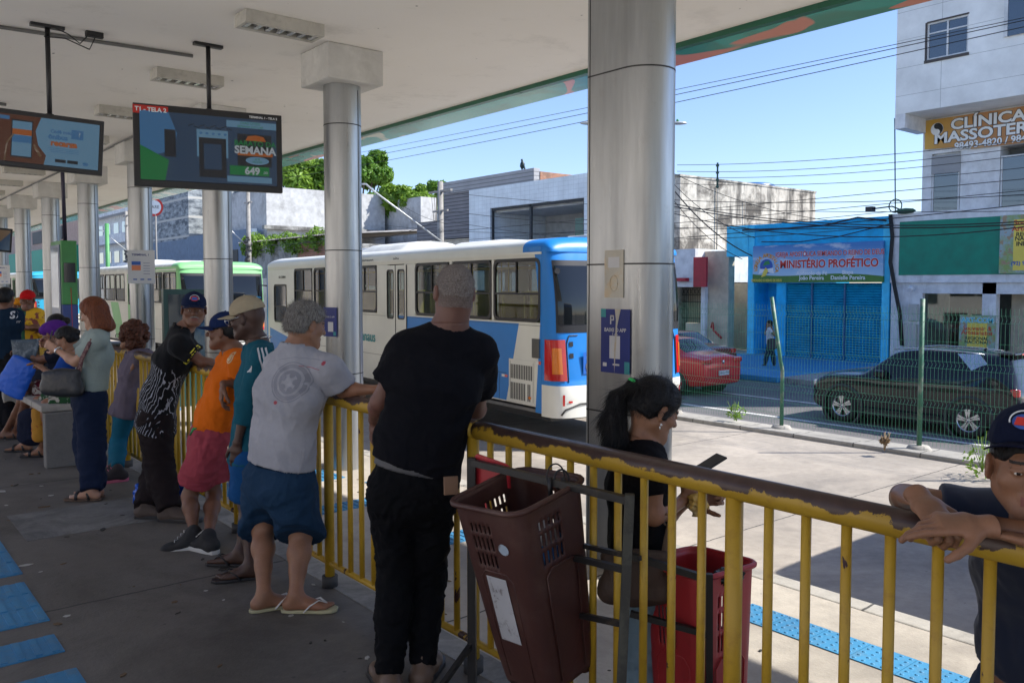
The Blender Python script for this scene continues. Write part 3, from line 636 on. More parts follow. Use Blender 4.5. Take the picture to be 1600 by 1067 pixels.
bus1 = make_bus('cream and blue city bus, nearest, seen side on from its rear corner', (8.18, 9.22, -.8), R(4.8), blue_liv)
green_liv = dict(main=b_white, side=b_white, roof=b_roof, rear=b_green, bumper=b_white, frontm=b_green, doorm=b_green, flap=b_white, mirror=b_blk,
    shape_mats=[b_green, b_white], shapes=[([(.13, 2.98), (.13, .52), (1.4, .52), (1.0, 1.83), (.17, 1.83), (.16, 2.83), (2.5, 2.84), (3.2, 2.98)], 0), ([(5.8, .55), (6.6, 1.82), (7.6, 1.82), (6.9, .55)], 0)],
    texts=[('EXECUTIVO', 2.4, 2.9, .12, 2, 1)])
bus2 = make_bus('white bus with bright green rear end, behind the third round column', (8.18, 25.7, -.8), R(0), green_liv, L=12.6)
col_liv = dict(green_liv); col_liv.update(rear=b_bluish, roof=b_white, shape_mats=[b_green, b_amber], shapes=[([(.13, 2.98), (.13, .52), (.5, .52), (.3, 1.83), (.3, 2.98)], 0), ([(.3, .7), (1.2, .7), (.9, 1.2), (.4, 1.2)], 1)], texts=[])
bus3 = make_bus('far bus with sky blue and green rear, beside the green totem', (8.18, 48.5, -.8), R(0), col_liv, L=12.6, detail=False)
bus4 = make_bus('white bus between the green bus and the far coloured bus', (8.25, 39.3, -.8), R(0), dict(green_liv, rear=b_white, texts=[], shapes=[([(.13, .6), (8, .6), (8, .9), (.13, .9)], 0)]), L=8.6, detail=False) if False else None
grey_liv = dict(blue_liv, texts=[], access=False, extra=None)
bus5 = make_bus('blue and cream bus unseen at the right, placed to cast the shadow wedge on the lane', (8.45+.0, -10.45, -.8), R(0), grey_liv, L=12.6, detail=False)  # unseen bus, placed for the shadow wedge it throws across the lane
# ------------------------------------------------------------------ cars
def car_paint(name, col, metal=.3, rough=.25):
    n = NT(name); c = n.mix(n.ramp(n.noise(3, 4), .3, .7), dk(col, .9), dk(col, 1.1)); n.pbr(c, rough, metal, None, .5, .25); return n.mat
c_black = car_paint('black_car_paint', (.012, .014, .02), .2, .12); c_red = car_paint('red_car_paint', (.55, .015, .03), .15, .25); c_maroon = car_paint('maroon_car_paint', (.16, .01, .025)); c_glass = rear_glass(); c_trim = mat('black_trim', (.03, .03, .032), .55); c_silver = mat('silver_trim', (.42, .46, .52), .25, .75); c_alloy = mat('silver_alloy', (.6, .6, .62), .25, .8)
c_plate = flat('plate_grey', (.6, .62, .64))
def make_car(name, label, loc, rz, sp, group=None):
    """x forward from the rear bumper, y left, centred; sp = station list (x, halfwidth, z_bottom, z_belt, z_top, roof_halfwidth, cabin flag)"""
    t = thing(name, label, 'car', loc, rz, group); s = MB(); st = sp['st']; P = []
    for x, w, zb, zs, zt, wr, cab in st:
        half = [(0, zt), (wr*.5, zt-.004), (wr*.86, zt-.018), (wr, zt-.05), (w*.962, zs+.03 if cab else (zt-.05+zs)/2+.01), (w*.967, zs), (w, zs-.07), (w*1.0, (zb+zs)/2+.02), (w*.985, zb+.15), (w*.94, zb+.02), (w*.8, zb), (0, zb)]
        P.append([(x, y, z) for y, z in half]+[(x, -y, z) for y, z in half[::-1][1:-1]])
    n = len(P[0]); P = [r+[r[0]] for r in P]
    def mf(i, j):
        a, b = st[i][6], st[i+1][6]; side = j in (3, 4) or j in (n-5, n-4)
        if side and a and b and (a, b) != (3, 3) and j in (3, n-4): return 1
        if (a, b) == (3, 3) and (j in (0, 1, 2) or j >= n-3): return 1
        if j in (8, 9) or j in (n-10, n-9): return 2 if sp.get('clad') else 0
        return 0
    s.grid(P, 0, True, matf=mf)
    for idx in (0, len(P)-1): 
        b = idx*(n+1); s.f.append([b+k for k in range(n)]); s.m.append(0); s.sm.append(False)
    bd = s.build('body', [sp['paint'], c_glass, c_trim], t, sub=2, recalc=True)
    me = bd.data; bm = bmesh.new(); bm.from_mesh(me); bmesh.ops.remove_doubles(bm, verts=bm.verts, dist=.0005); bmesh.ops.recalc_face_normals(bm, faces=bm.faces)
    cl = bm.edges.layers.float.get('crease_edge') or bm.edges.layers.float.new('crease_edge')
    for e in bm.edges:
        fm = {f.material_index for f in e.link_faces}
        if len(fm) > 1: e[cl] = .55
    bm.to_mesh(me); bm.free()
    W = sp['w']
    for xw in sp['wheels']:
        for sd in (1, -1):
            y = sd*(W-.015); s = MB()
            M = T(xw, sd*(W-.33), sp['wr']) @ Matrix.Rotation(R(-90)*sd, 4, 'X')
            s.lathe([(.001, 0), (sp['wr']+.06, 0), (sp['wr']+.06, .325), (sp['wr']+.055, .34)], 36, 0, M); s.build('wheel_well', b_blk, t)
            if sp.get('clad'):
                s = MB(); M2 = T(xw, sd*(W-.02), sp['wr']) @ Matrix.Rotation(R(-90)*sd, 4, 'X'); s.lathe([(sp['wr']+.055, .0), (sp['wr']+.055, .04), (sp['wr']+.12, .038), (sp['wr']+.125, 0)], 40, 0, M2); s.build('arch_trim', c_trim, t)
            wheel_tree(t, xw, y+sd*.022, sp['wr'], .22, side=sd, style='car', rm=c_alloy)
    for nm, verts, m, ex in sp['extras']:
        s = MB(); s.add(verts, [tuple(range(len(verts)))]); o = s.build(nm, m, t, recalc=False); md = o.modifiers.new('sol', 'SOLIDIFY'); md.thickness = ex; md.offset = 0
    for f in sp.get('post', []): f(t)
    return t
def suv_post(t):
    s = MB()
    s.tube([(.75, .58, 1.59), (1.3, .60, 1.635), (2.1, .60, 1.64), (2.5, .58, 1.60)], .014, 6); s.build('roof_rail', c_silver, t); s = MB(); s.tube([(.75, -.58, 1.59), (1.3, -.60, 1.635), (2.1, -.60, 1.64), (2.5, -.58, 1.60)], .014, 6); s.build('roof_rail', c_silver, t)
    s = MB(); s.tube([(.95, .795, 1.10), (1.3, .80, 1.075), (2.0, .815, 1.05), (3.0, .82, 1.02)], .009, 5); s.build('window_trim', c_silver, t)
    s = MB(); s.box(2.5, .82, 1.02, 2.72, 1.02, 1.18); m = s.build('mirror', c_black, t, bevel=.04)
    s = MB()
    for x in (1.45, 2.45): s.box(x-.09, .845, .90, x+.09, .875, .925)
    s.build('door_handle', c_silver, t, bevel=.008)
    s = MB()
    for x in (1.0, 1.98, 2.92): s.box(x, .853, .42, x+.006, .868, 1.0)
    s.build('door_joint', b_kink, t)
    s = MB(); s.box(.75, .82, .2, 3.45, .862, .42); s.build('sill_cladding', c_trim, t, bevel=.02)
    s = MB(); s.box(.62, .79, 1.42, 1.0, .5, 1.62) if False else s.box(.2, -.6, 1.60, .5, .6, 1.64); sp_ = s.build('rear_spoiler', c_black, t, bevel=.015)
    s = MB(); s.box(.19, -.3, 1.60, .199, .3, 1.63); s.build('brake_lamp', b_red, sp_)
    for sd in (1, -1):
        s = MB(); s.box(.02, sd*.84-.06 if sd > 0 else -.86, .86, .2, sd*.86 if sd > 0 else -.78, 1.0); s.build('tail_lamp', b_red, t, bevel=.02)
        s = MB(); s.box(-.02, sd*.7-.05, .45, .05, sd*.7+.05, .62); s.build('reflector', b_red, t, bevel=.01)
        s = MB(); s.box(4.0, sd*.68-.12, .72, 4.2, sd*.68+.12, .84); s.build('headlamp', b_clear, t, bevel=.03)
    s = MB(); s.box(-.025, -.75, .42, .05, .75, .5); s.box(-.03, -.5, .28, .04, .5, .4); s.build('bumper_trim', c_silver, t, bevel=.02)
    s = MB(); s.box(-.012, -.2, .74, .02, .2, .86); p = s.build('number_plate', c_plate, t); s = MB(); s.text('PHZ·4D31', .1, frame((-.0135, 0, .80), (0, -1, 0), (0, 0, 1)), .0005, 0); s.build('plate_lettering', b_kink, p)
    s = MB(); s.tube([(1.0, 0, 1.62), (.93, 0, 1.68)], .02, 6); s.build('roof_antenna', b_blk, t)
suv = dict(w=.89, wr=.345, wheels=(.88, 3.46), clad=True, paint=c_black, st=[
    (0.0, .70, .38, .72, .80, .60, 0), (.02, .80, .32, .86, .95, .66, 0), (.09, .87, .25, .99, 1.08, .70, 3), (.28, .885, .22, 1.06, 1.59, .60, 3), (.5, .89, .20, 1.06, 1.63, .62, 0), (.95, .89, .20, 1.055, 1.635, .62, 2), (1.7, .89, .20, 1.03, 1.66, .64, 2), (2.2, .89, .20, 1.01, 1.635, .635, 2),
    (2.48, .89, .20, 1.0, 1.55, .62, 3), (3.05, .888, .20, 1.0, 1.12, .71, 3), (3.15, .888, .2, .995, 1.085, .71, 0), (3.7, .88, .22, .97, 1.05, .70, 0), (4.02, .86, .24, .90, .99, .66, 0), (4.2, .80, .28, .76, .88, .60, 0), (4.27, .70, .34, .64, .72, .54, 0)],
    extras=[('pillar_panel', [(.34, .805, 1.12), (.76, .805, 1.15), (1.20, .672, 1.585), (.80, .66, 1.60)], c_silver, .02)], post=[suv_post])
SUVC = onZ(1510, 685, -1.2)
make_car('parked_suv', 'black five door car with silver rear pillar behind the green mesh fence', (16.25+.88, 6.67-.86, -1.2), R(90), suv).scale = (.965, .965, .965)
def sedan_post(t):
    for sd in (1, -1):
        s = MB(); s.box(-.01, sd*.62-.17, .82, .16, sd*.62+.17, .96); s.build('tail_lamp', b_red, t, bevel=.04)
        s = MB(); s.box(.02, sd*.6-.1, .38, .05, sd*.6+.1, .42); s.build('reflector', b_red, t)
        s = MB(); s.box(2.62, sd*.86-.07, .93, 2.8, sd*.86+.07, 1.07); s.build('mirror', c_red, t, bevel=.03)
    s = MB(); s.box(-.022, -.2, .52, .01, .2, .64); p = s.build('number_plate', c_plate, t); s = MB(); s.text('OAG-1950', .1, frame((-.024, 0, .58), (0, -1, 0), (0, 0, 1)), .0005, 0); s.build('plate_lettering', b_kink, p)
    s = MB(); s.ell((-.0, 0, .86), (.012, .05, .05), 12); s.build('badge', c_silver, t)
    s = MB(); s.box(-.015, -.55, .70, .01, .55, .706); s.box(-.02, -.75, .47, .0, .75, .476); s.build('boot_joint', b_kink, t)
sedan = dict(w=.84, wr=.31, wheels=(.85, 3.32), paint=c_red, st=[
    (0.0, .70, .34, .66, .74, .58, 0), (.03, .79, .28, .88, .95, .64, 0), (.14, .83, .24, .95, 1.03, .66, 0), (.55, .84, .2, .96, 1.07, .66, 0), (.72, .84, .2, .96, 1.10, .64, 3), (1.22, .84, .19, .96, 1.40, .53, 3), (1.34, .84, .19, .955, 1.425, .54, 2), (1.9, .84, .19, .94, 1.45, .55, 2), (2.42, .84, .19, .93, 1.42, .54, 2),
    (2.66, .84, .19, .92, 1.34, .53, 3), (3.2, .835, .19, .90, 1.0, .62, 3), (3.3, .835, .19, .9, .96, .64, 0), (3.8, .82, .2, .82, .88, .6, 0), (4.1, .74, .26, .66, .74, .52, 0), (4.18, .62, .32, .56, .62, .45, 0)], extras=[], post=[sedan_post])
make_car('parked_car', 'bright red saloon seen from behind, just right of the blue bus', (17.85, 13.3, -1.2), R(90), sedan)
def hatch_post(t):
    for sd in (1, -1):
        s = MB(); s.box(-.01, sd*.6-.12, .8, .16, sd*.6+.12, .96); s.build('tail_lamp', b_red, t, bevel=.04)
maroon = dict(sedan, paint=c_maroon, post=[hatch_post])
make_car('parked_car', 'dark maroon car roof showing behind the red saloon', (20.3, 15.2, -1.2), R(90), maroon)
# ------------------------------------------------------------------ buildings across the street
w_blue = mat('blue_painted_wall', (.008, .44, .80), .7, stain=(.02, .25, .5), ss=1.6, st=(.5, .75), sa=.3); w_bluel = mat('light_blue_wall', (.07, .58, .88), .7)
w_white = mat('white_painted_wall', (.70, .72, .73), .75, stain=(.35, .36, .36), ss=1.2, st=(.5, .75), sa=.45, streak=((.25, .25, .24), 2.5, .56, .4)); w_cream = mat('beige_wall', (.55, .48, .36), .75, stain=(.3, .25, .18), ss=1.2, st=(.5, .7), sa=.5)
w_old = mat('mould_stained_wall', (.56, .52, .45), .85, stain=(.05, .042, .035), ss=.9, st=(.47, .62), sa=.9, streak=((.05, .045, .04), 1.6, .5, .85), bump=.4, bs=12); w_oldgrey = mat('weathered_grey_render', (.36, .36, .34), .85, stain=(.07, .07, .065), ss=.8, st=(.45, .65), sa=.9, streak=((.06, .06, .055), 1.4, .5, .8), bump=.4, bs=12)
w_whiteold = mat('old_white_wall', (.50, .51, .51), .8, stain=(.16, .16, .15), ss=.5, st=(.5, .72), sa=.75, streak=((.18, .18, .17), 1.2, .6, .6)); w_green = mat('green_painted_board', (.002, .22, .14), .6, stain=(.02, .2, .14), ss=2, st=(.5, .8), sa=.4); w_dark = flat('dark_opening', (.02, .022, .024)); w_inside = mat('dim_interior_wall', (.13, .14, .14), .8)
def brick_mat():
    n = NT('red_brick'); b = n.n('ShaderNodeTexBrick'); b.inputs['Scale'].default_value = 5; b.inputs['Color1'].default_value = (.30, .11, .06, 1); b.inputs['Color2'].default_value = (.42, .19, .10, 1); b.inputs['Mortar'].default_value = (.33, .3, .26, 1); b.inputs['Mortar Size'].default_value = .02
    o = n.xyz(); cx = n.n('ShaderNodeCombineXYZ'); n.set(cx.inputs[0], n.math('ADD', o[0], o[1])); n.set(cx.inputs[1], o[2]); n.set(b.inputs['Vector'], cx.outputs[0])
    c = n.mix(n.ramp(n.noise(2, 6, .7), .45, .7, 0, .7), b.outputs[0], (.13, .09, .07)); n.pbr(c, .9, 0, n.bump(b.outputs[1], -.4, .02)); return n.mat
w_brick = brick_mat()
def lines_mat(name, col, lc, pz, py=None, w=.02, rough=.5, axis=2, metal=0.0, amt=.8):
    n = NT(name); o = n.xyz(); c = n.mix(n.ramp(n.noise(1.2, 6, .6), .3, .7), dk(col, .85), dk(col, 1.1))
    f = n.math('LESS_THAN', n.math('FRACT', n.math('DIVIDE', o[axis], pz)), w/pz)
    if py: f = n.math('MAXIMUM', f, n.math('LESS_THAN', n.math('FRACT', n.math('DIVIDE', n.math('ADD', o[1], o[0]), py)), w/py))
    c = n.mix(n.math('MULTIPLY', f, amt), c, lc); n.pbr(c, rough, metal, n.bump(n.math('MULTIPLY', f, -1.0), .5, .01)); return n.mat
w_tile = lines_mat('white_wall_tiles', (.74, .80, .83), (.3, .35, .4), .22, .36, .012, .35, amt=.5); w_clad = lines_mat('large_cream_facade_tiles', (.78, .80, .78), (.25, .26, .25), .86, 2.4, .012, .45); w_slat = lines_mat('grey_slat_cladding', (.2, .19, .2), (.04, .04, .04), .2, None, .05, .6); w_slatl = lines_mat('light_slat_cladding', (.34, .34, .35), (.12, .12, .12), .2, None, .04, .6)
w_shut = mat('blue_roller_shutter', (.006, .30, .48), .5, stain=(.01, .18, .32), ss=2, st=(.5, .8), sa=.5); w_glass = rear_glass(); w_frame = mat('white_aluminium_frame', (.6, .62, .62), .4); w_roof = mat('grey_fibre_roof', (.3, .29, .28), .85, stain=(.1, .1, .09), ss=1.5, st=(.45, .7), sa=.7)
def sky_glass():
    n = NT('reflecting_window_glass'); n.pbr((.02, .035, .05), .04, 0, None, 1.0, 1); return n.mat
w_refl = sky_glass()
G = -1.05; FX = 28.0
def bld(name, label, x, y, cat='building'): return thing(name, label, cat, (x, y, G))
def bx(par, nm, m, *b, bevel=0):
    s = MB(); 
    for q in b: s.box(*q)
    return s.build(nm, m, par, world=True, bevel=bevel)
def front(x=FX): return lambda y, z: frame((x, y, z), (0, -1, 0), (0, 0, 1))      # reads left-to-right seen from the platform
# --- blue church shop
t = bld('shop_building', 'bright blue shop building with roller shutters and a painted church sign', FX, 17)
y0, y1 = 14.1, 19.75
bx(t, 'wall', w_blue, (FX, y0, 3.1, FX+7, y1, 3.95), (FX, y0, G, FX+7, y0+.28, 3.1), (FX, y1-.30, G, FX+7, y1, 3.1), (FX+.9, y0+.28, G, FX+1.1, y1-.3, 1.7), (FX+.02, 18.1, G, FX+.9, 18.5, 1.7))
bx(t, 'side_parapet', w_bluel, (FX-.05, y1, 2.75, FX+.6, 20.75, 3.95)); bx(t, 'pilaster', w_bluel, (FX-.03, y1-.28, G, FX-.002, y1, 3.9)); bx(t, 'pilaster', w_bluel, (FX-.03, y0+.002, G, FX-.002, y0+.26, 3.9))
s = MB()
for a, b in ((14.42, 15.72), (15.78, 17.0), (17.06, 18.08)):
    k = int((1.72-G)/.09)
    for i in range(k): z = G+i*.09; s.add([(FX+.12, a, z), (FX+.12, b, z), (FX+.07, b, z+.03), (FX+.07, a, z+.03), (FX+.12, b, z+.085), (FX+.12, a, z+.085)], [(0, 1, 2, 3), (3, 2, 4, 5)])
sh = s.build('roller_shutter', w_shut, t, world=True)
bx(t, 'shutter_rail', mat('shutter_rail_paint', (.02, .12, .25), .5), (FX+.03, 15.72, G, FX+.13, 15.78, 1.7), (FX+.03, 17.0, G, FX+.13, 17.06, 1.7))
def sign_mat():
    n = NT('church_sign_print'); o = n.xyz(); z = n.math('ADD', o[2], n.math('MULTIPLY', o[1], -.03)); c = n.mix(n.ramp(z, 3.1, 4.1), (.35, .55, .72), (.04, .20, .5))
    cl = n.ramp(n.noise(1.1, 5, .6, n.map((1, .8, 2.4))), .52, .64, 0, .8); c = n.mix(cl, c, (.6, .66, .72))
    hill = n.math('ADD', z, n.math('MULTIPLY', n.math('SINE', n.math('MULTIPLY', o[1], 1.1)), .07)); f = n.math('LESS_THAN', hill, 3.05); c = n.mix(f, c, n.mix(n.noise(6, 4), (.03, .13, .02), (.08, .24, .03)))
    n.pbr(c, .45); return n.mat
sb = bx(t, 'sign_board', sign_mat(), (FX-.14, 14.28, 1.72, FX-.03, 19.46, 3.12), bevel=.01)
k_red = flat('sign_red', (.55, .03, .02)); k_wht = flat('sign_white', (.75, .78, .8)); k_org = flat('sign_orange', (.7, .3, .03)); k_yel = flat('sign_yellow', (.75, .6, .1)); k_blu = flat('sign_blue_ink', (.03, .1, .4)); k_blk = flat('sign_black', (.02, .02, .02)); k_grn = flat('sign_green', (.03, .25, .08))
FM = front(FX-.142); s = MB()
def outl(s, txt, sz, y, z, m, sx=1, b=.01, mo=1, F=None, ow=.012, d=.002):
    F = F or FM; s.text(txt, sz, F(y, z), d*.5, mo, sx=sx, bold=b+ow); s.text(txt, sz, F(y, z) @ T(0, 0, .004), d, m, sx=sx, bold=b)
outl(s, 'IGREJA APOSTÓLICA SEMEANDO O REINO DE DEUS', .25, 16.35, 2.75, 0, .72, .004, 1, None, .007)
outl(s, 'MINISTÉRIO PROFÉTICO', .40, 16.35, 2.38, 0, .88, .012)
s.text('Apóstolo da Fé', .2, FM(16.95, 2.05), .002, 1, bold=.004); s.text('João Pereira', .2, FM(16.95, 1.88), .002, 1, bold=.004); s.text('Bispa', .2, FM(15.55, 2.07), .002, 1, bold=.004); s.text('Danielle Pereira', .2, FM(15.55, 1.88), .002, 1, bold=.004)
cy, cz = 18.85, 2.28
for i, ch in enumerate('IGREJA APOSTÓLICA'):
    a = R(190-i*12.6); y = cy-.46*math.cos(a); z = cz+.48*math.sin(a)-.02
    s.text(ch, .2, frame((FX-.143, y, z), (0, -math.sin(a), -math.cos(a)) if False else (0, -math.sin(a), -math.cos(a)), (0, -math.cos(a), math.sin(a))), .002, 2, bold=.008)
s.text('SEMEANDO O REINO DE DEUS', .13, FM(cy, 1.80), .002, 3, bold=.003, sx=.75)
s.ell((0, 0, 0), (.28, .28, .004), 24, 4, FM(cy, cz+.05)); s.prism([(-.16, -.05), (-.05, .12), (.1, .15), (.18, .02), (.05, -.08), (.1, .1), (-.1, .02)][:4], .005, .008, 5, FM(cy, cz+.12))
s.prism([(-.34, -.22), (-.02, -.12), (.34, -.2), (.3, .02), (.02, -.03), (-.28, -.02)], .006, .01, 1, FM(cy, cz-.02)); s.prism([(-.2, -.34), (.0, -.28), (.12, -.1), (.0, .04), (-.1, -.12)], .011, .014, 3, FM(cy+.02, cz-.02))
s.build('lettering', [k_red, k_wht, k_org, k_yel, k_blu, k_grn], sb, world=True)
s = MB(); s.box(FX+.86, 18.85, .05, FX+.895, 19.2, .2); pl = s.build('house_number', k_wht, t, world=True); s = MB(); s.text('1037', .12, front(FX+.858)(19.02, .125), .001, 0); s.build('digits', k_blk, pl, world=True)
# --- green fronted shop with clinic storeys above
t = bld('clinic_building', 'tall pale tiled building with an orange clinic sign over a recessed storey', 27, 9)
bx(t, 'upper_wall', w_clad, (26.5, 3.5, 7.0, 36, 13.3, 8.5), (26.5, 3.5, 9.62, 36, 13.3, 16), (26.5, 12.36, 8.5, 36, 13.3, 9.62), (26.5, 3.5, 8.5, 36, 11.15, 9.62), (26.7, 11.15, 8.5, 36, 12.36, 9.62))
bx(t, 'end_beam', w_white, (26.5, 12.98, 6.55, 28, 13.3, 6.997))
bx(t, 'lower_wall', w_white, (28, 3.5, 5.85, 35.9, 13.1, 6.997), (28, 12.8, 3.95, 35.9, 13.1, 5.85), (28, 3.5, 3.95, 35.9, 9.0, 5.85), (28, 10.75, 3.95, 35.9, 11.9, 5.85), (28.12, 11.9, 5.55, 35.9, 12.8, 5.85), (28.5, 9, 3.95, 35.9, 12.8, 4.0))
for (a, b, z0, z1, x) in ((11.15, 12.36, 8.5, 9.62, 26.5),):
    fr = bx(t, 'window', w_frame, (x+.04, a, z0, x+.10, a+.05, z1), (x+.04, b-.05, z0, x+.10, b, z1), (x+.04, a+.05, z0, x+.10, b-.05, z0+.05), (x+.04, a+.05, z1-.05, x+.10, b-.05, z1), (x+.04, (a+b)/2-.02, z0+.05, x+.10, (a+b)/2+.03, z1-.05), (x+.045, a+.05, z1-.34, x+.095, b-.05, z1-.30))
    bx(fr, 'pane', w_refl, (x+.07, a+.04, z0+.04, x+.08, b-.04, z1-.04)); bx(fr, 'sill', mat('dark_sill', (.06, .05, .045)), (x-.03, a-.04, z0-.09, x+.09, b+.06, z0-.002), (x-.01, b, z0, x+.03, b+.05, z1+.02), (x-.01, a-.02, z1, x+.03, b, z1+.04))
fr = bx(t, 'window', w_frame, (26.42, 10.05, 8.7, 26.499, 10.15, 9.9), (26.42, 9.2, 8.7, 26.499, 9.3, 9.9), (26.42, 9.3, 9.85, 26.499, 10.05, 9.9)); bx(fr, 'pane', w_refl, (26.44, 9.3, 8.7, 26.49, 10.05, 9.9))
def refl_tower():
    n = NT('pane_with_tower_reflection'); o = n.xyz(); f = n.math('LESS_THAN', n.math('FRACT', n.math('MULTIPLY', o[2], 3.2)), .45); g = n.math('LESS_THAN', n.math('FRACT', n.math('MULTIPLY', o[1], 3.0)), .55)
    n.pbr((.03, .04, .05), .03, 0, None, 1, 1); return n.mat
for a, b in ((11.98, 12.74), (9.95, 10.68), (9.05, 9.9)):
    fr = bx(t, 'window', w_frame, (28.02, a-.05, 4.0, 28.08, a, 5.55), (28.02, b, 4.0, 28.08, b+.05, 5.55), (28.02, a, 5.5, 28.08, b, 5.55)); bx(fr, 'pane', w_refl, (28.04, a, 4.0, 28.06, b, 5.5))
bx(t, 'blind_box', flat('grey_panel', (.3, .31, .32)), (27.97, 11.9, 5.2, 28.118, 12.8, 5.78))
bx(t, 'interior', w_inside, (28.6, 9.0, 4.0, 28.7, 10.7, 5.8))
def clin_mat():
    n = NT('clinic_sign_print'); o = n.xyz(); c = n.mix(n.ramp(n.math('ADD', o[1], n.math('MULTIPLY', n.noise(1.3, 3), 1.5)), 3.2, 5.2), (.42, .19, .06), (.62, .36, .04)); c = n.mix(n.ramp(n.noise(.9, 3, .5, None, 1), .5, .6, 0, .5), c, (.55, .38, .2)); n.pbr(c, .5); return n.mat
s = MB(); sgm = front(27.93)
s.prism([(-6, -.47), (4.9-4.0, -.50)] if False else [(0, .52), (0, -.40), (.45, -.42), (.9, -.44), (1.4, -.40), (1.42, -.56), (6, -.56), (6, .52)], -.03, .02, 0, sgm(13.0, 6.42)); sb = s.build('sign_board', clin_mat(), t, world=True)
s = MB(); F2 = front(27.905)
outl(s, 'CLÍNICA', .46, 11.12, 6.68, 1, 1.22, .014, 0, F2, .016); outl(s, 'MASSOTERAPIA', .46, 10.75, 6.30, 1, 1.22, .014, 0, F2, .016); outl(s, '98493-4820 / 98411-2207', .29, 10.55, 5.99, 1, 1.0, .008, 0, F2, .012)
M = F2(12.62, 6.62); s.ell((0, 0, 0), (.2, .2, .004), 24, 1, M); s.prism([(.19*math.cos(a), .19*math.sin(a)) for a in np.linspace(-1.57, 1.57, 16)]+[(.095*math.cos(a)*-1, .095+.095*math.sin(a)) for a in np.linspace(1.57, -1.57, 10)]+[(.095*math.cos(a), -.095+.095*math.sin(a)) for a in np.linspace(1.57, -1.57, 10)], .006, .009, 0, M); s.ell((.0, -.095, .01), (.03, .03, .003), 10, 1, M); s.ell((.0, .095, .01), (.03, .03, .003), 10, 0, M)
s.build('lettering', [k_blk, k_wht], sb, world=True)
t = bld('green_fronted_shop', 'low white shop with a wide green board under the clinic', FX, 9)
bx(t, 'wall', w_white, (FX-.1, 3.5, 1.7, FX, 14.05, 4.0), (FX, 3.5, 1.7, FX+8, 14.05, 3.9), (FX, 13.25, G, FX+8, 14.05, 1.697), (FX, 12.1, 1.3, FX+.3, 13.25, 1.697) if False else (FX, 13.0, G, FX+.35, 13.25, 1.697), (FX, 10.75, G, FX+.3, 11.15, 1.697), (FX, 3.5, 1.35, FX+.2, 13.0, 1.697))
bx(t, 'green_board', w_green, (FX-.125, 9.2, 1.95, FX-.1, 13.75, 3.72), (FX-.125, 3.6, 1.95, FX-.1, 9.195, 3.72))
bx(t, 'awning', w_dark, (FX-.7, 4, 1.62, FX-.002, 11.05, 1.68)) if False else None
bx(t, 'interior', w_inside, (FX+2.5, 3.5, G, FX+2.6, 13.2, 1.69), (FX, 3.5, G, FX+2.5, 13.2, G+.02)); bx(t, 'inner_pillar', w_cream, (FX+.8, 9.9, G, FX+1.0, 10.6, 1.69))
s = MB(); s.add([(FX+.2, 11.15, G), (FX+.2, 13.0, G), (FX+.2, 13.0, 1.35), (FX+.2, 11.15, 1.35)], [(0, 1, 2, 3)]); s.build('pane', glass_mat('shop_glass', (.4, .5, .45), .2), t, world=True)
bx(t, 'meter_box', flat('meter_box_beige', (.45, .45, .42)), (FX-.16, 13.1, -.5, FX-.003, 13.55, .35), (FX-.12, 13.1, .45, FX-.003, 13.4, 1.0), bevel=.01)
s = MB(); s.tube([(FX-.1, 13.3, 1.55), (FX-.25, 13.3, 1.45)], .09, 10); s.build('wall_lamp', k_wht, t, world=True)
# hung clothes and goods in the dark shop
for i in range(9):
    yy = 5.5+i*.5; c = [(.3, .02, .02), (.02, .05, .12), (.05, .25, .1), (.4, .3, .05), (.25, .05, .2)][i % 5]; s = MB(); 
    s.tube([(FX+1.2, yy, -.6+.5*(i % 2)), (FX+1.2, yy, -.1+.5*(i % 2)), (FX+1.2, yy+.02, .25+.5*(i % 2))], [.16, .2, .1], 8); o = s.build('hanging_garment', mat('garment_cloth', c, .8)); tag(o, ['red', 'navy', 'green', 'mustard', 'purple'][i % 5]+' garment hanging in the dark doorway of the souvenir shop, '+('higher' if i % 2 else 'lower')+' row', 'garment', 'garments hanging in the souvenir shop')
def souvenir(name, lab, par_x, y, z, w, h, stand):
    o = (par_x, y, z); M = frame(o, (0, -1, 0), (0, 0, 1)); t = thing(name, lab, 'sign', o)
    n = NT('souvenir_banner_print'); q = n.noise(3.0/w*1.2, 4, .7); c = n.mix(n.ramp(q, .4, .6), (.25, .35, .1), (.3, .4, .42)); c = n.mix(n.ramp(n.noise(6, 3), .55, .6), c, (.35, .25, .15)); n.pbr(c, .5)
    s = MB(); s.prism([(-w/2, -h/2), (w/2, -h/2), (w/2, h/2), (-w/2, h/2)], -.02, .02, 0, M); b = s.build('panel', n.mat, t, world=True)
    s = MB(); k = w/1.5
    if stand: rect(s, M, -.42*k, -h*.5, .42*k, h*.28, 3, .021); outl(s, 'ART-COM', .3*k, 0, 0, 4, 1, .006, 1, lambda a, b_: M @ T(0, h*.35, .023), .01); 
    else: rect(s, M, -.42*k, -.45*h, .75*k, .42*h, 3, .021); s.ell((.05, -.18*h, .024), (.22, .18, .004), 12, 1, M); s.text('(92) 98461-7730', .16, M @ T(0, -.33*h, .024), .001, 5, bold=.004)
    zz = (h*.12, 0, -h*.16, -h*.27) if stand else (h*.36, h*.26, h*.16, h*.09)
    for i, tx in enumerate(('Souvenir &', 'Artesanatos', 'REGIONAL', 'NACIONAL')): s.text(tx, ((.27 if i < 2 else .2) if stand else (.19 if i < 2 else .15))*k, M @ T(0, zz[i], .023), .001, 0 if i < 2 else 2, bold=.004)
    if not stand: s.text('INDÍGENA', .15*k, M @ T(0, 0, .023), .001, 2, bold=.006)
    s.build('lettering', [k_red, k_wht, k_blk, k_yel, flat('aqua_ink', (.1, .5, .6)), k_blu], b, world=True); return t
souvenir('hanging_banner', 'printed souvenir banner fixed on the green board at the right edge', FX-.16, 9.75, 2.85, 1.75, 1.75, False)
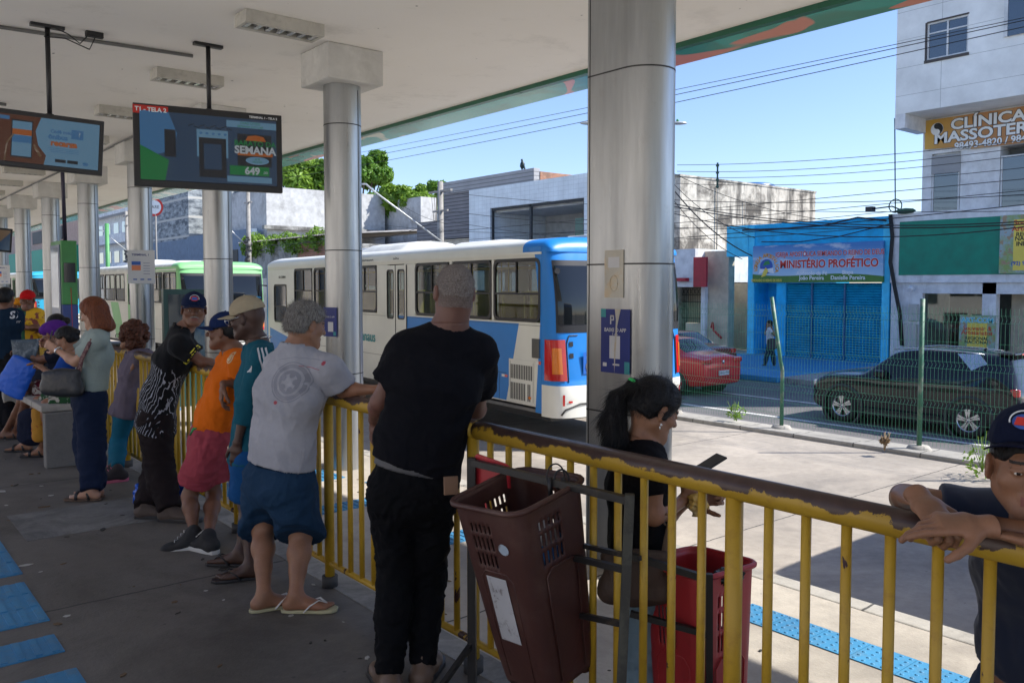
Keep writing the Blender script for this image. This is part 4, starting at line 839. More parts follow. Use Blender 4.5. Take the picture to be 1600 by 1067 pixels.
q = at(1527, 515, 26.2); souvenir('standing_sign', 'small souvenir stand sign behind the black car roof', float(q[0]), float(q[1]), float(q[2])-.1, 1.05, 1.1, True)
# --- low beige shop and mouldy building
t = bld('beige_house', 'low beige house with pale parapet and barred gate behind the red saloon', FX, 24)
bx(t, 'wall', w_cream, (FX+.1, 20.76, G, FX+.5, 22.05, 3.0), (FX+.1, 24.3, G, FX+.5, 31, 1.7), (FX+1.6, 20.8, G, FX+1.8, 31, 1.7), (FX+.1, 22.05, G, FX+.3, 22.9, .05))
bx(t, 'parapet', w_white, (FX-.5, 21.95, 1.75, FX+6, 32, 3.1), (FX-.55, 21.9, 1.55, FX+.2, 32, 1.74)); bx(t, 'pillar', w_white, (FX-.1, 21.75, G, FX+.09, 21.95, 1.74))
bx(t, 'red_sign', mat('red_box_paint', (.4, .015, .03), .5), (FX-.62, 21.3, 1.55, FX-.51, 21.95, 2.75), (FX-.8, 22.2, 1.78, FX-.56, 22.8, 1.92), bevel=.01)
s = MB()
for i in range(14): s.tube([(FX+1.2, 22.95+i*.1, G), (FX+1.2, 22.95+i*.1, 1.5)], .012, 5)
for z in (-.6, .2, .9, 1.2, 1.5): s.tube([(FX+1.2, 22.9, z), (FX+1.2, 24.3, z)], .014, 5)
for i in range(7):
    s.tube([(FX+1.19, 23.0+i*.2+.1*math.cos(a), 1.35+.1*math.sin(a)) for a in np.linspace(0, 6.28, 12)], .01, 4)
s.build('gate', flat('dark_gate_iron', (.03, .035, .03)), t, world=True)
s = MB(); s.tube([(FX+.02, 21.5, -.1), (FX-.05, 21.4, .1), (FX-.1, 21.3, -.2), (FX-.1, 20.9, -.5)], .05, 6); s.build('hydrant', mat('red_pipe', (.45, .02, .03)), t, world=True)
t = bld('mouldy_building', 'tall mould stained concrete building with white patches above the beige house', 30, 27)
bx(t, 'wall', w_old, (29, 24.0, G, 39.7, 28.3, 6.35), (28.95, 23.97, 6.35, 39.75, 28.35, 6.43))
s = MB(); s.tube([(31.5, 23.93, 3.2), (31.5, 23.93, 6.1)], .03, 6); s.tube([(33.6, 23.93, 3), (33.6, 23.93, 5.6)], .02, 6); s.build('drain_pipe', m_cond, t, world=True)
s = MB(); s.lathe([(0.001, 6.75), (.9, 6.7), (1.1, 6.62), (1.1, 6.435)], 20, 0, T(36.5, 25.6, 0)); o = s.build('water_tank', mat('blue_plastic_lid', (.02, .12, .35), .4)); tag(o, 'blue lidded water tank on top of the mouldy building', 'water tank')
# --- white tiled building with big opening
t = bld('white_tiled_building', 'white tiled building with a huge dark window opening above the bus', FX, 34)
bx(t, 'wall', w_tile, (FX, 28.4, 5.75, 38, 38.1, 6.88), (FX, 36.2, G, 38, 38.1, 5.75), (FX, 28.4, G, 38, 28.95, 5.75), (FX, 28.95, G, 38, 36.2, 2.6), (FX+4, 28.95, 2.6, 38, 36.2, 5.75))
bx(t, 'frame', flat('dark_frame', (.03, .035, .04)), (FX+.1, 32.9, 2.6, FX+.2, 33.05, 5.75), (FX+.1, 36.08, 2.6, FX+.2, 36.19, 5.75), (FX+.1, 28.96, 5.62, FX+.2, 36.08, 5.74), (FX+.1, 28.96, 2.6, FX+.2, 29.1, 5.62))
bx(t, 'inner_wall', mat('pale_grey_interior', (.4, .41, .41), .8), (FX+3.9, 29, 2.61, FX+3.99, 36.1, 5.74), (FX+.3, 28.97, 5.5, FX+3.9, 36.1, 5.74)); s = MB(); s.box(FX+2.5, 28.97, 2.62, FX+2.56, 32.2, 5.1); s.build('green_glass_wall', mat('green_glass', (.01, .11, .09), .1), t, world=True)
# --- slatted building with bird
t = bld('slat_clad_building', 'dark slatted building with exposed brick end wall and a bird on its roof', FX, 42)
bx(t, 'upper_cladding', w_slatl, (FX-.5, 32.7+0, 6.9, FX-.3, 42, 7.62) if False else (FX+.1, 32.7, 6.89, FX+.5, 40.8, 7.55)); bx(t, 'slat_wall', w_slat, (FX+.15, 38.2, 5.403, FX+.5, 40.8, 6.885), (FX+.05, 38.2, 4.3, FX+.5, 43.5, 5.4)); bx(t, 'brick_wall', w_brick, (FX+.5, 32.66, 6.89, 36.5, 40.7, 7.4), (FX+.3, 38.2, G, FX+1.2, 40.2, 3.94), (FX+.3, 42.2, G, FX+1.2, 43.5, 4.2)); bx(t, 'beam', w_cream, (FX+.1, 38.2, 3.95, FX+.5, 42, 4.25)); bx(t, 'opening', w_dark, (FX+1.3, 40.2, G, FX+1.4, 43.4, 4.6), (FX+2.2, 38.3, G, 36, 43.4, 5.3))
# pigeon-like vulture silhouette
bq = onX(816, 262, FX+.3); t = thing('bird', 'dark bird perched on the roof ridge of the slatted building', 'bird', (bq[0], bq[1], 7.55))
s = MB(); s.tube([(0, .02, .06), (0, .0, .2), (0, -.02, .36), (0, -.0, .46), (0, .03, .52)], [.03, .13, .12, .06, .04], 10); s.tube([(0, -.02, .5), (0, .02, .56), (0, .07, .55), (0, .13, .53)], [.03, .05, .035, .006], 8); s.tube([(.0, -.1, .22), (0, -.24, .02), (0, -.3, -.04)], [.07, .04, .02], 6); s.build('body', mat('black_feathers', (.01, .03, .03), .5), t)
s = MB(); s.tube([(.04, 0, .0), (.04, 0, .1)], .012, 5); s.tube([(-.04, 0, .0), (-.04, 0, .1)], .012, 5); s.build('legs', b_blk, t)
# --- far left buildings
t = bld('old_white_wall_building', 'large old white windowless building below the tall trees', 30, 66)
bx(t, 'wall', w_whiteold, (28.0, 65.7, G, 39.0, 80, 9.6), (39.4, 60.5, G, 41.0, 80, 9.1)); bx(t, 'cornice', w_oldgrey, (27.6, 65.2, 6.15, 41.5, 65.695, 6.45))
t = bld('ruined_house', 'weathered low ruin with vines and a corrugated roof behind the bus front', FX, 55)
bx(t, 'wall', w_oldgrey, (26.5, 50, G, 27, 66, 4.9), (27, 50, G, 38, 50.4, 4.4)); bx(t, 'brick_patch', w_brick, (26.38, 51, 3.0, 26.497, 56.5, 4.6)); 
s = MB(); P = [[(26.0+(1.2 if j % 2 else 1.1)*0+12*i/1.0, 50+j*.12, 5.0+.9*i+(.05 if j % 2 else -.05)) for j in range(140)] for i in range(2)]; s.grid(P, 0, True); s.build('corrugated_roof', w_roof, t, world=True)
t = bld('far_white_block', 'far white apartment block with balconies behind the terminal notice column', 28, 112); s = MB()
bx(t, 'wall', w_white, (28, 100, G, 44, 125, 16))
for i, z in enumerate((3.2, 6.6, 10, 13.2)): 
    bx(t, 'balcony', w_white, (26.9, 101, z, 28, 124, z+1.1)); 
    for k in range(6): fr = bx(t, 'window', w_refl, (27.95, 102+k*3.7, z+1.2, 27.999, 104.2+k*3.7, z+2.6))
t = bld('netted_block', 'far grey block wrapped in pale construction netting', 28, 90)
n = NT('construction_netting'); o = n.xyz(); c = n.mix(n.ramp(n.noise(.9, 6, .7, n.map((1, 1, 2.5))), .4, .6), (.10, .12, .14), (.38, .42, .44)); c = n.mix(n.math('LESS_THAN', n.math('FRACT', n.math('MULTIPLY', o[2], .55)), .12), c, (.5, .5, .47)); n.pbr(c, .9)
bx(t, 'wall', n.mat, (27.2, 82, G, 40, 97, 11.2)); bx(t, 'plinth', mat('blue_grey_render', (.16, .22, .3), .8), (27.0, 76, G, 27.19, 99, 6.0), (26.9, 66.2, G, 27.5, 81.5, 6.2))
bx(t, 'window', w_dark, (26.86, 69, 1.5, 26.899, 70.5, 4.6))
t = bld('far_green_shop', 'far building with a bright green fascia and pink wall above', 27, 150)
bx(t, 'wall', mat('pink_wall', (.5, .34, .27), .8), (28, 128, G, 40, 230, 12)); bx(t, 'green_fascia', mat('bright_green_panel', (.01, .34, .2), .6), (26.6, 128, 3.5, 27.997, 200, 7.2)); bx(t, 'window', w_dark, (27.9, 140, 8.5, 27.997, 146, 10.5), (27.9, 155, 8.5, 27.997, 163, 10.5))
t = bld('far_grey_block', 'distant grey block at the far end of the street', 26, 260); bx(t, 'wall', w_white, (8, 250, G, 45, 262, 17)); 
t = bld('far_terminal_building', 'distant low terminal building closing the view under the canopy', -4, 160); bx(t, 'wall', w_white, (-20, 150, G, 6, 156, 6)); bx(t, 'opening', w_dark, (-18, 149.9, G, 4, 149.99, 3))
# white box truck body between buses, grey cabinet
q = onX(430, 470, 12.9); t = thing('parked_truck', 'plain white box truck on the street beyond the blue bus front', 'truck', (16, 38, -1.2))
s = MB(); s.box(14.9, 32.5, -.5, 17.2, 37.6, 1.9); s.build('cargo_box', w_whiteold, t, world=True, bevel=.03); s = MB(); s.box(15, 37.7, -.8, 17.1, 39.4, 1.1); s.build('cab', b_white, t, world=True, bevel=.2)
for yy in (33.6, 38.5):
    for xx in (14.95, 16.95): s = MB(); s.tube([(xx, yy, -.72), (xx+.25, yy, -.72)], .48, 20); s.build('wheel', b_tyre, t, world=True)
# ------------------------------------------------------------------ traffic sign and green post by the buses
q = onX(243, 324, 13.0); t = thing('road_sign', 'round red rimmed sign on a thin pole left of the large screen column', 'sign', (13.0, q[1], -.8)); s = MB(); s.tube([(13.0, q[1], -.8), (13.0, q[1], q[2])], .04, 8); s.build('pole', m_cond, t, world=True)
s = MB(); M = frame((12.94, q[1], q[2]), (.775, -.632, 0), (0, 0, 1)); s.lathe([(0.001, 0), (.34, 0)], 24, 0, M); s.lathe([(.34, -.002), (.45, -.002)], 24, 1, M); s.text('PARE', .22, M @ T(0, 0, .004), .001, 2); s.build('disc', [k_wht, k_red, k_blk], t, world=True)
q = onX(168, 400, 12.2); t = thing('green_post', 'tall green steel post between the round columns', 'post', (12.2, q[1], -.8)); s = MB(); s.tube([(12.2, q[1], -.8), (12.2, q[1], 5)], .11, 10); s.build('shaft', mat('post_green', (.08, .3, .1)), t, world=True)
# ------------------------------------------------------------------ green mesh fence
m_fgreen = mat('fence_green_paint', (.02, .16, .085), .45, stain=(.3, .3, .27), ss=5, st=(.6, .75), sa=.5)
m_fpost = mat('weathered_green_post', (.04, .16, .10), .55, stain=(.30, .30, .26), ss=4, st=(.5, .62), sa=.7)
def fence_panel(i, y0, y1, lab):
    t = thing('mesh_fence', lab, 'fence', (12.2, y0, -.74), 0, 'green welded mesh panels along the median'); s = MB(); H0, H1 = .06, 2.08
    prof = [(0, H0), (0, .22), (.06, .27), (0, .32), (0, .68), (.06, .73), (0, .78), (0, 1.40), (.06, 1.45), (0, 1.5), (0, 1.92), (.06, 1.97), (0, 2.02), (0, H1)] if False else [(0, H0), (0, .14), (.05, .19), (0, .24), (0, .62), (.05, .67), (0, .72), (0, 1.18), (.05, 1.23), (0, 1.28), (0, 1.84), (.05, 1.89), (0, 1.94), (0, 2.04)]
    L = y1-y0; n = int(L/.055)
    for k in range(n+1):
        yy = .03+(L-.06)*k/n; s.tube([(a, yy, b) for a, b in prof], .0021, 3, caps=False, smooth=False)
    for z in (.14, .24, .43, .62, .72, .95, 1.18, 1.28, 1.56, 1.84, 1.94): s.tube([(-.004, .02, z), (-.004, L-.02, z)], .0022, 3, caps=False)
    s.build('mesh', m_fgreen, t)
    s = MB()
    if i == 0: s.tube([(0, 0, -.01), (0, 0, .95), (-.02, .03, 1.15), (-.08, .17, 2.16)], .038, 4)
    else: s.tube([(0, 0, -.01), (0, 0, 2.16)], .038, 4)
    p = s.build('post', m_fpost, t); s = MB(); s.lathe([(.001, .05), (.14, .045), (.17, 0), (.17, -.03)], 10); s.build('footing', m_kerb, p)
    return t
ys = [7.92, 5.66, 3.4, 1.2, -1.0, 10.2, 12.5, 14.8, 17.1, 19.4, 21.7, 24, 26.3, 28.6]
for y in ys:
    lab = {7.92: 'mesh fence panel with the bent post, right of the red saloon', 5.66: 'mesh fence panel between the two posts, before the black car', 3.4: 'mesh fence panel before the rear half of the black car', 1.2: 'mesh fence panel beyond the right edge near the capped man', 10.2: 'mesh fence panel directly in front of the red saloon'}.get(y, 'mesh fence panel hidden behind the buses')
    if y < 0 or y > 15: continue
    fence_panel(0 if y == 7.92 else 1, y, y+2.26, lab)
# ------------------------------------------------------------------ poles, lamps, cables
m_pole = mat('grey_concrete_pole', (.3, .29, .27), .85, stain=(.1, .1, .09), ss=3, st=(.5, .7), sa=.6); m_lampm = mat('lamp_arm_steel', (.5, .52, .52), .4, .4)
def upole(u, vtop, X, lab, arm=None, clutter=False):
    p = onX(u, vtop, X); t = thing('utility_pole', lab, 'utility pole', (X, p[1], G), 0, 'concrete utility poles'); H = p[2]-G
    s = MB(); s.tube([(0, 0, 0), (0, 0, H)], [.2, .13], 10); s.build('shaft', m_pole, t)
    s = MB(); s.box(-.06, -.9, H-.5, .06, .9, H-.4); s.box(-.05, -.6, H-1.4, .05, .6, H-1.32); s.build('crossarm', m_pole, t)
    if arm:
        a = onX(arm[0], arm[1], X-.15); b = at(arm[2], arm[3], float(np.dot(a, _h))+.3); off = np.array([X, p[1], G]); a, b = a-off, b-off
        s = MB(); s.tube([a, a+(b-a)*.9, b+np.array([0, 0, .06]), b+np.array([-.25, .2, .06])], .045, 6); ar = s.build('lamp_arm', m_lampm, t); s = MB(); q = b+np.array([-.45, .35, .05]); s.ell(tuple(q), (.32, .22, .08), 10); s.build('lamp_head', m_lampm, ar)
    if clutter:
        s = MB(); 
        for k in range(26): z = H*.25+k*.14; s.ell((random.uniform(-.1, .1), random.uniform(-.1, .1), z), (random.uniform(.12, .3), random.uniform(.12, .3), random.uniform(.08, .2)), 6)
        s.build('cable_box', mat('cable_clutter', (.07, .07, .065), .8), t)
    return t
upole(688, 284, 22.5, 'concrete pole with slanting lamp arm before the brick openings', (690, 378, 572, 290)); upole(387, 285, 22.5, 'pole wrapped in cable boxes above the bus front', (384, 382, 350, 350), True); upole(197, 330, 22.5, 'far pole with slanting arm behind the terminal notice column', (197, 391, 160, 361), True)
# double street lamp hidden behind the wide column
p = onX(990, 196, 22.4); t = thing('street_lamp', 'tall double street lamp peeking out either side of the wide column', 'street lamp', (22.4, p[1], G)); s = MB(); H = p[2]-G
s.tube([(0, 0, 0), (0, 0, H)], [.11, .07], 10); s.build('pole', m_lampm, t)
for sg in (1, -1):
    e = Vector((-.775, .632, 0))*sg; s = MB(); s.tube([(0, 0, H-.05), e*.5+Vector((0, 0, H+.02)), e*1.2+Vector((0, 0, H+.06))], .035, 8); a = s.build('arm', m_lampm, t); s = MB(); c = e*1.55+Vector((0, 0, H+.07)); s.ell((0, 0, 0), (.36, .13, .06), 12, 0, frame(c, e, Vector((0, 0, 1)).cross(e)) ); h = s.build('lamp_head', m_lampm, a); s = MB(); s.ell((c.x, c.y, c.z+.09), (.05, .05, .06), 8); s.build('photocell', k_grn, h)
def cable(pts, sag, r, n=14, name='overhead_cable'):
    s = MB(); A = []
    for (a, b) in zip(pts[:-1], pts[1:]):
        a, b = Vector(a), Vector(b)
        for k in range(n): f = k/n; q = a.lerp(b, f); q.z -= 4*sag*f*(1-f); A.append(q)
    A.append(Vector(pts[-1])); s.tube(A, r*.7, 5, caps=False); return s
def wire_obj(s, lab, grp='overhead cables along the street'):
    o = s.build('overhead_cable', m_wire); tag(o, lab, 'cable', grp)
rows = [ # (u0,v0,u1,v1,X,sag,r)
 (300, 292, 1620, 28-0, 21.0, .25, .016), (300, 300, 1620, 38, 21.2, .35, .016), (300, 286, 1620, 24, 20.8, .15, .013), (330, 262, 1500, -40, 19.5, .2, .013),
 (1058, 258, 1620, 217, 22.0, .15, .012), (1058, 268, 1620, 228, 22.0, .2, .012), (1058, 277, 1620, 240, 22.0, .2, .012), (1058, 287, 1620, 260, 22.0, .2, .012),
 (400, 385, 1620, 278, 22.0, .1, .014), (1040, 312, 1620, 303, 22.0, .15, .015), (400, 392, 1620, 296, 22.3, .25, .014), (500, 395, 1620, 318, 22.2, .4, .018), (1050, 318, 1620, 345, 22.0, .35, .022), (1050, 322, 1620, 349, 22.1, .35, .025), (1050, 333, 1620, 352, 22.0, .5, .02), (690, 300, 1620, 330, 22.4, .3, .013), (700, 330, 1400, 356, 22.4, .3, .015), (700, 345, 1400, 352, 22.5, .6, .013), (600, 352, 1400, 330, 22.5, .5, .013)]
for i, (u0, v0, u1, v1, X, sg, r) in enumerate(rows): wire_obj(cable([onX(u0, v0, X), onX(u1, v1, X)], sg, r), 'thin black cable strung along the street'+(' in the open sky' if i < 8 else ' across the shop fronts'), 'overhead cables in the open sky' if i < 8 else 'overhead cables across the shop fronts')
for (u0, v0, u1, v1, d0, d1, r) in ((1055, 300, 1175, 400, 30, 27.5, .03), (1050, 285, 1180, 372, 28, 27, .016), (1050, 310, 1160, 405, 28, 27.6, .016), (1050, 270, 1300, 345, 28, 27, .014), (470, 395, 700, 340, 40, 36, .015), (600, 300, 700, 350, 40, 38, .012)): wire_obj(cable([at(u0, v0, d0), at(u1, v1, d1)], .25, r), 'loose black cable sagging down beside the wide column', 'sagging service cables')
s = MB(); p = [onX(u, v, FX-.18) for u, v in ((1393, 335), (1396, 370), (1393, 410), (1400, 450), (1408, 490), (1411, 540))]
for k in range(3): s.tube([q+np.array([0, .04*k, 0]) for q in p], .028, 6)
p = [onX(u, v, FX-.2) for u, v in ((1160, 360), (1230, 357), (1290, 352), (1340, 340), (1385, 345))]; s.tube(p, .03, 6); p = [onX(u, v, FX-.2) for u, v in ((1190, 378), (1250, 378), (1310, 370), (1390, 350))]; s.tube(p, .018, 5)
o = s.build('cable_bundle', m_wire); tag(o, 'thick black cable bundle running down between blue and white shops', 'cable')
s = MB(); a = onX(1398, 185, 27.9); b = onX(1399, 330, 27.9); s.tube([a, b], .02, 6); c = onX(1399, 322, 27.9); s.tube([c+np.array([0, .22*math.cos(a_), .22*math.sin(a_)]) for a_ in np.linspace(0, 6.4, 16)], .02, 5); s.ell(tuple(onX(1415, 330, 27.9)), (.3, .35, .1), 8); o = s.build('cable_drop', flat('green_cable', (.03, .1, .06))); tag(o, 'thin green cable with a coil hanging beside the clinic building', 'cable')
q = onX(1360, 327, 27.8); t = thing('security_camera', 'small black lamp on a stalk above the blue shop roof', 'lamp', q); s = MB(); s.box(-.12, -.12, -.08, .12, .12, .08); s.build('head', b_blk, t); s = MB(); s.tube([(0, 0, 0), (.1, -.7, .05), (.3, -1.2, -.2)], .025, 5); s.build('stalk', b_blk, t)
s = MB(); q = onX(1121, 272, 22.0); s.tube([q+np.array([0, 0, -.45]), q+np.array([0, 0, .35])], .03, 5)
for k in range(4): s.ell((q[0], q[1], q[2]-.4+k*.22), (.06, .06, .05), 6)
o = s.build('cable_spacer', flat('insulator_green', (.04, .1, .08))); tag(o, 'vertical insulator rod holding four cables in the sky', 'insulator')
# ------------------------------------------------------------------ trees and creepers
def leaf_mat(name, a, b, c3=None):
    n = NT(name); g = n.n('ShaderNodeObjectInfo'); c = n.mix(n.ramp(n.noise(.45, 3), .35, .65), a, b); c = n.mix(n.ramp(n.noise(6, 2), .4, .7, 0, .6), c, dk(b, 1.3))
    p = n.pbr(c, .5, 0, None, .35); tr = n.n('ShaderNodeBsdfTranslucent'); n.set(tr.inputs[0], n.mix(.5, c, (.25, .4, .05))); mx = n.n('ShaderNodeMixShader'); mx.inputs[0].default_value = .3
    n.t.links.new(p.outputs[0], mx.inputs[1]); n.t.links.new(tr.outputs[0], mx.inputs[2]); n.t.links.new(mx.outputs[0], n.out.inputs[0]); return n.mat
m_leaf = leaf_mat('dense_green_leaves', (.04, .13, .015), (.12, .25, .03)); m_leafy = leaf_mat('yellow_green_leaves', (.09, .19, .02), (.2, .33, .04)); m_bark = mat('grey_brown_bark', (.12, .09, .07), .9, bump=.6, bs=18)
def leaves(centres, n, size, rg, squash=.8):
    V = []; F = []; k = 0
    for (c, r) in centres:
        m = max(8, int(n*(r**2)/sum(q[1]**2 for q in centres)))
        d = rg.normal(size=(m, 3)); d /= np.linalg.norm(d, axis=1)[:, None]; rad = r*(.55+.5*rg.random(m)**.6); p = np.array(c)+d*rad[:, None]*np.array([1, 1, squash])
        for i in range(m):
            nn = d[i]*.7+rg.normal(size=3)*.55+np.array([0, 0, .35]); nn /= np.linalg.norm(nn); a = np.cross(nn, rg.normal(size=3)); a /= np.linalg.norm(a)+1e-9; b = np.cross(nn, a); s = size*(.6+.8*rg.random())
            q = p[i]; V += [q-a*s, q+b*s*.45-nn*s*.1, q+a*s, q-b*s*.45-nn*s*.1]; F.append((k, k+1, k+2, k+3)); k += 4
    return V, F
def tree(name, lab, x, y, ztop, rad, nl, m, seed, base=G, size=.22, grp='trees behind the old buildings'):
    rg = np.random.default_rng(seed); t = thing(name, lab, 'tree', (x, y, base), 0, grp); H = ztop-base; cs = []
    for i in range(26):
        a = rg.random()*6.28; e = rg.random()**.5; cs.append(((math.cos(a)*rad*.72*e, math.sin(a)*rad*.72*e, H-rad*.75+rad*.62*(1.5*rg.random()-.8)*(1.1-.5*e)), rad*(.2+.22*rg.random())))
    top = max(c[2]+r*.8 for c, r in cs); cs = [((c[0], c[1], c[2]+(H-top)), r) for c, r in cs]
    V, F = leaves(cs, nl, size, rg); s = MB(); s.add(V, F); s.build('crown', m, t)
    s = MB(); s.tube([(0, 0, 0), (.15, .1, H*.3), (.05, -.1, H*.62)], [rad*.1, rad*.075, rad*.05], 9)
    for c, r in cs[:9]: s.tube([(.1, 0, H*.35), (c[0]*.5, c[1]*.5, H*.35+(c[2]-H*.35)*.6), c], [rad*.045, rad*.03, rad*.012], 6)
    s.build('trunk', m_bark, t); return t
def tree_px(lab, u, v, d, rpx, m, seed, n=9000, name='mango_tree'): 
    c = at(u, v, d); r = rpx*d/FPX; return tree(name, lab, float(c[0]), float(c[1]), float(c[2]), r, n, m, seed, size=d*.0036)
tree_px('large dark green tree crown rising left of the slim column', 470, 246, 84, 62, m_leafy, 3, name='mango_tree')
tree_px('tall rounded tree just right of the round column', 562, 232, 84, 52, m_leaf, 4)
tree_px('bushy bright tree behind the slanting lamp arm', 640, 288, 76, 44, m_leafy, 5); tree_px('wide tree low behind the dark slatted house', 610, 300, 78, 45, m_leaf, 6); tree_px('thin young tree beside the concrete pole', 683, 283, 62, 16, m_leaf, 8, 1500, 'young_tree')
tree_px('pale tree under the canopy edge at left of the white wall', 700, 300, 90, 30, m_leafy, 9, 3000)
rg = np.random.default_rng(12); cs = [((26.2+rg.random()*.8, 50.2+rg.random()*15.5, 4.3+rg.random()*.9), .5+.4*rg.random()) for _ in range(34)]
V, F = leaves(cs, 6500, .13, rg); s = MB(); s.add(V, F); o = s.build('creeper', m_leafy); tag(o, 'bright yellow green creeper spilling over the ruined wall', 'creeper')
for i, (u, v, w_) in enumerate(((1150, 655, .16), (1535, 735, .26), (1382, 702, .06))):
    q = onZ(u, v, -.7); s = MB(); rg = np.random.default_rng(30+i); V, F = leaves([((q[0], q[1], q[2]+.12), w_)], 90, .035, rg); s.add(V, F)
    for k in range(10): s.tube([(q[0], q[1], -.72), (q[0]+rg.normal()*w_*.5, q[1]+rg.normal()*w_*.5, -.5+rg.random()*w_)], .004, 3)
    o = s.build('weed', m_leafy if i < 2 else mat('dry_weed', (.3, .2, .1))); tag(o, ['small green weed by the median kerb left of the bent post', 'leafy weed growing through the mesh by the capped man', 'dry brown weed tuft on the kerb between the fence posts'][i], 'weed')
# ------------------------------------------------------------------ people: smooth-blended distance fields turned into one surface
from mathutils.bvhtree import BVHTree
V3 = lambda *a: np.array(a, float)
def nrm(v): v = np.asarray(v, float); return v/(np.linalg.norm(v)+1e-12)
def vnoise(p, seed=0):
    i = np.floor(p).astype(np.int64); f = p-i; f = f*f*(3-2*f)
    def h(x, y, z): n = (x*374761393+y*668265263+z*1274126177+seed*362437) & 0x7fffffff; n = (n ^ (n >> 13))*1274126177 & 0x7fffffff; return ((n ^ (n >> 16)) & 0xffff)/65535.0
    r = 0
    for a in (0, 1):
        for b in (0, 1):
            for c in (0, 1):
                w = (f[:, 0] if a else 1-f[:, 0])*(f[:, 1] if b else 1-f[:, 1])*(f[:, 2] if c else 1-f[:, 2]); r = r+w*h(i[:, 0]+a, i[:, 1]+b, i[:, 2]+c)
    return r*2-1
class Field:
    def __init__(s): s.p = []
    def cap(s, a, b, ra, rb=None, fl=1.0, side=None, k=.03, sub=False, clip=None, flb=None):
        a, b = np.array(a, float), np.array(b, float); rb = ra if rb is None else rb; w = nrm(b-a)
        if side is None: side = np.cross(w, V3(0, 0, 1)); side = side if np.linalg.norm(side) > .05 else V3(1, 0, 0)
        sd = nrm(side-w*np.dot(side, w)); t = np.cross(sd, w); R_ = max(ra, rb)*max(1, fl, flb or 0)
        s.p.append(('c', a, b, ra, rb, fl, fl if flb is None else flb, sd, t, w, k, sub, clip, np.minimum(a, b)-R_, np.maximum(a, b)+R_)); return s
    def ell(s, c, r, ax=None, k=.02, sub=False, clip=None):
        c = np.array(c, float); ax = np.eye(3) if ax is None else np.array(ax, float); R_ = max(r)
        s.p.append(('e', c, np.array(r, float), ax, k, sub, clip, c-R_, c+R_)); return s
    def mesh(s, lo, hi, h, cut=None):
        lo = np.array(lo, float); hi = np.array(hi, float); n = np.maximum(4, np.ceil((hi-lo)/h).astype(int)+1)
        X = [lo[i]+h*np.arange(n[i]) for i in range(3)]; F = np.full(n, .06)
        for q in s.p:
            k, sub, clip, b0, b1 = q[-5:] if q[0] == 'e' else q[-5:]
            m = max(k, .02)+.02; i0 = np.clip(np.floor((b0-m-lo)/h).astype(int), 0, n); i1 = np.clip(np.ceil((b1+m-lo)/h).astype(int)+1, 0, n)
            if (i1 <= i0).any(): continue
            x = X[0][i0[0]:i1[0], None, None]; y = X[1][None, i0[1]:i1[1], None]; z = X[2][None, None, i0[2]:i1[2]]
            if q[0] == 'c':
                _, a, b, ra, rb, fa, fb, sd, t, w = q[:10]; L = np.linalg.norm(b-a); px, py, pz = x-a[0], y-a[1], z-a[2]
                l = px*w[0]+py*w[1]+pz*w[2]; u = px*sd[0]+py*sd[1]+pz*sd[2]; v = px*t[0]+py*t[1]+pz*t[2]
                f = np.clip(l/L, 0, 1); e = l-f*L; r = ra+(rb-ra)*f; r2 = r*(fa+(fb-fa)*f); re = np.minimum(r, r2)
                k0 = np.sqrt((u/r)**2+(v/r2)**2+(e/re)**2)+1e-9; k1 = np.sqrt((u/r**2)**2+(v/r2**2)**2+(e/re**2)**2)+1e-9; d = k0*(k0-1)/k1
            else:
                _, c, r, ax = q[:4]; px, py, pz = x-c[0], y-c[1], z-c[2]; L = [px*ax[i][0]+py*ax[i][1]+pz*ax[i][2] for i in range(3)]
                k0 = np.sqrt(sum((L[i]/r[i])**2 for i in range(3)))+1e-9; k1 = np.sqrt(sum((L[i]/r[i]**2)**2 for i in range(3)))+1e-9; d = k0*(k0-1)/k1
            if clip is not None:
                for o, nn in clip: d = np.maximum(d, (x-o[0])*nn[0]+(y-o[1])*nn[1]+(z-o[2])*nn[2])
            sl = (slice(i0[0], i1[0]), slice(i0[1], i1[1]), slice(i0[2], i1[2])); A = F[sl]
            if sub: d = -d; hh = np.maximum(k-np.abs(A-d), 0)/k; F[sl] = np.maximum(A, d)+hh*hh*k*.25
            else: hh = np.maximum(k-np.abs(A-d), 0)/k; F[sl] = np.minimum(A, d)-hh*hh*k*.25
        if cut is not None:
            for o, nn in cut:
                F = np.maximum(F, (X[0][:, None, None]-o[0])*nn[0]+(X[1][None, :, None]-o[1])*nn[1]+(X[2][None, None, :]-o[2])*nn[2])
        return snet(F, lo, h)
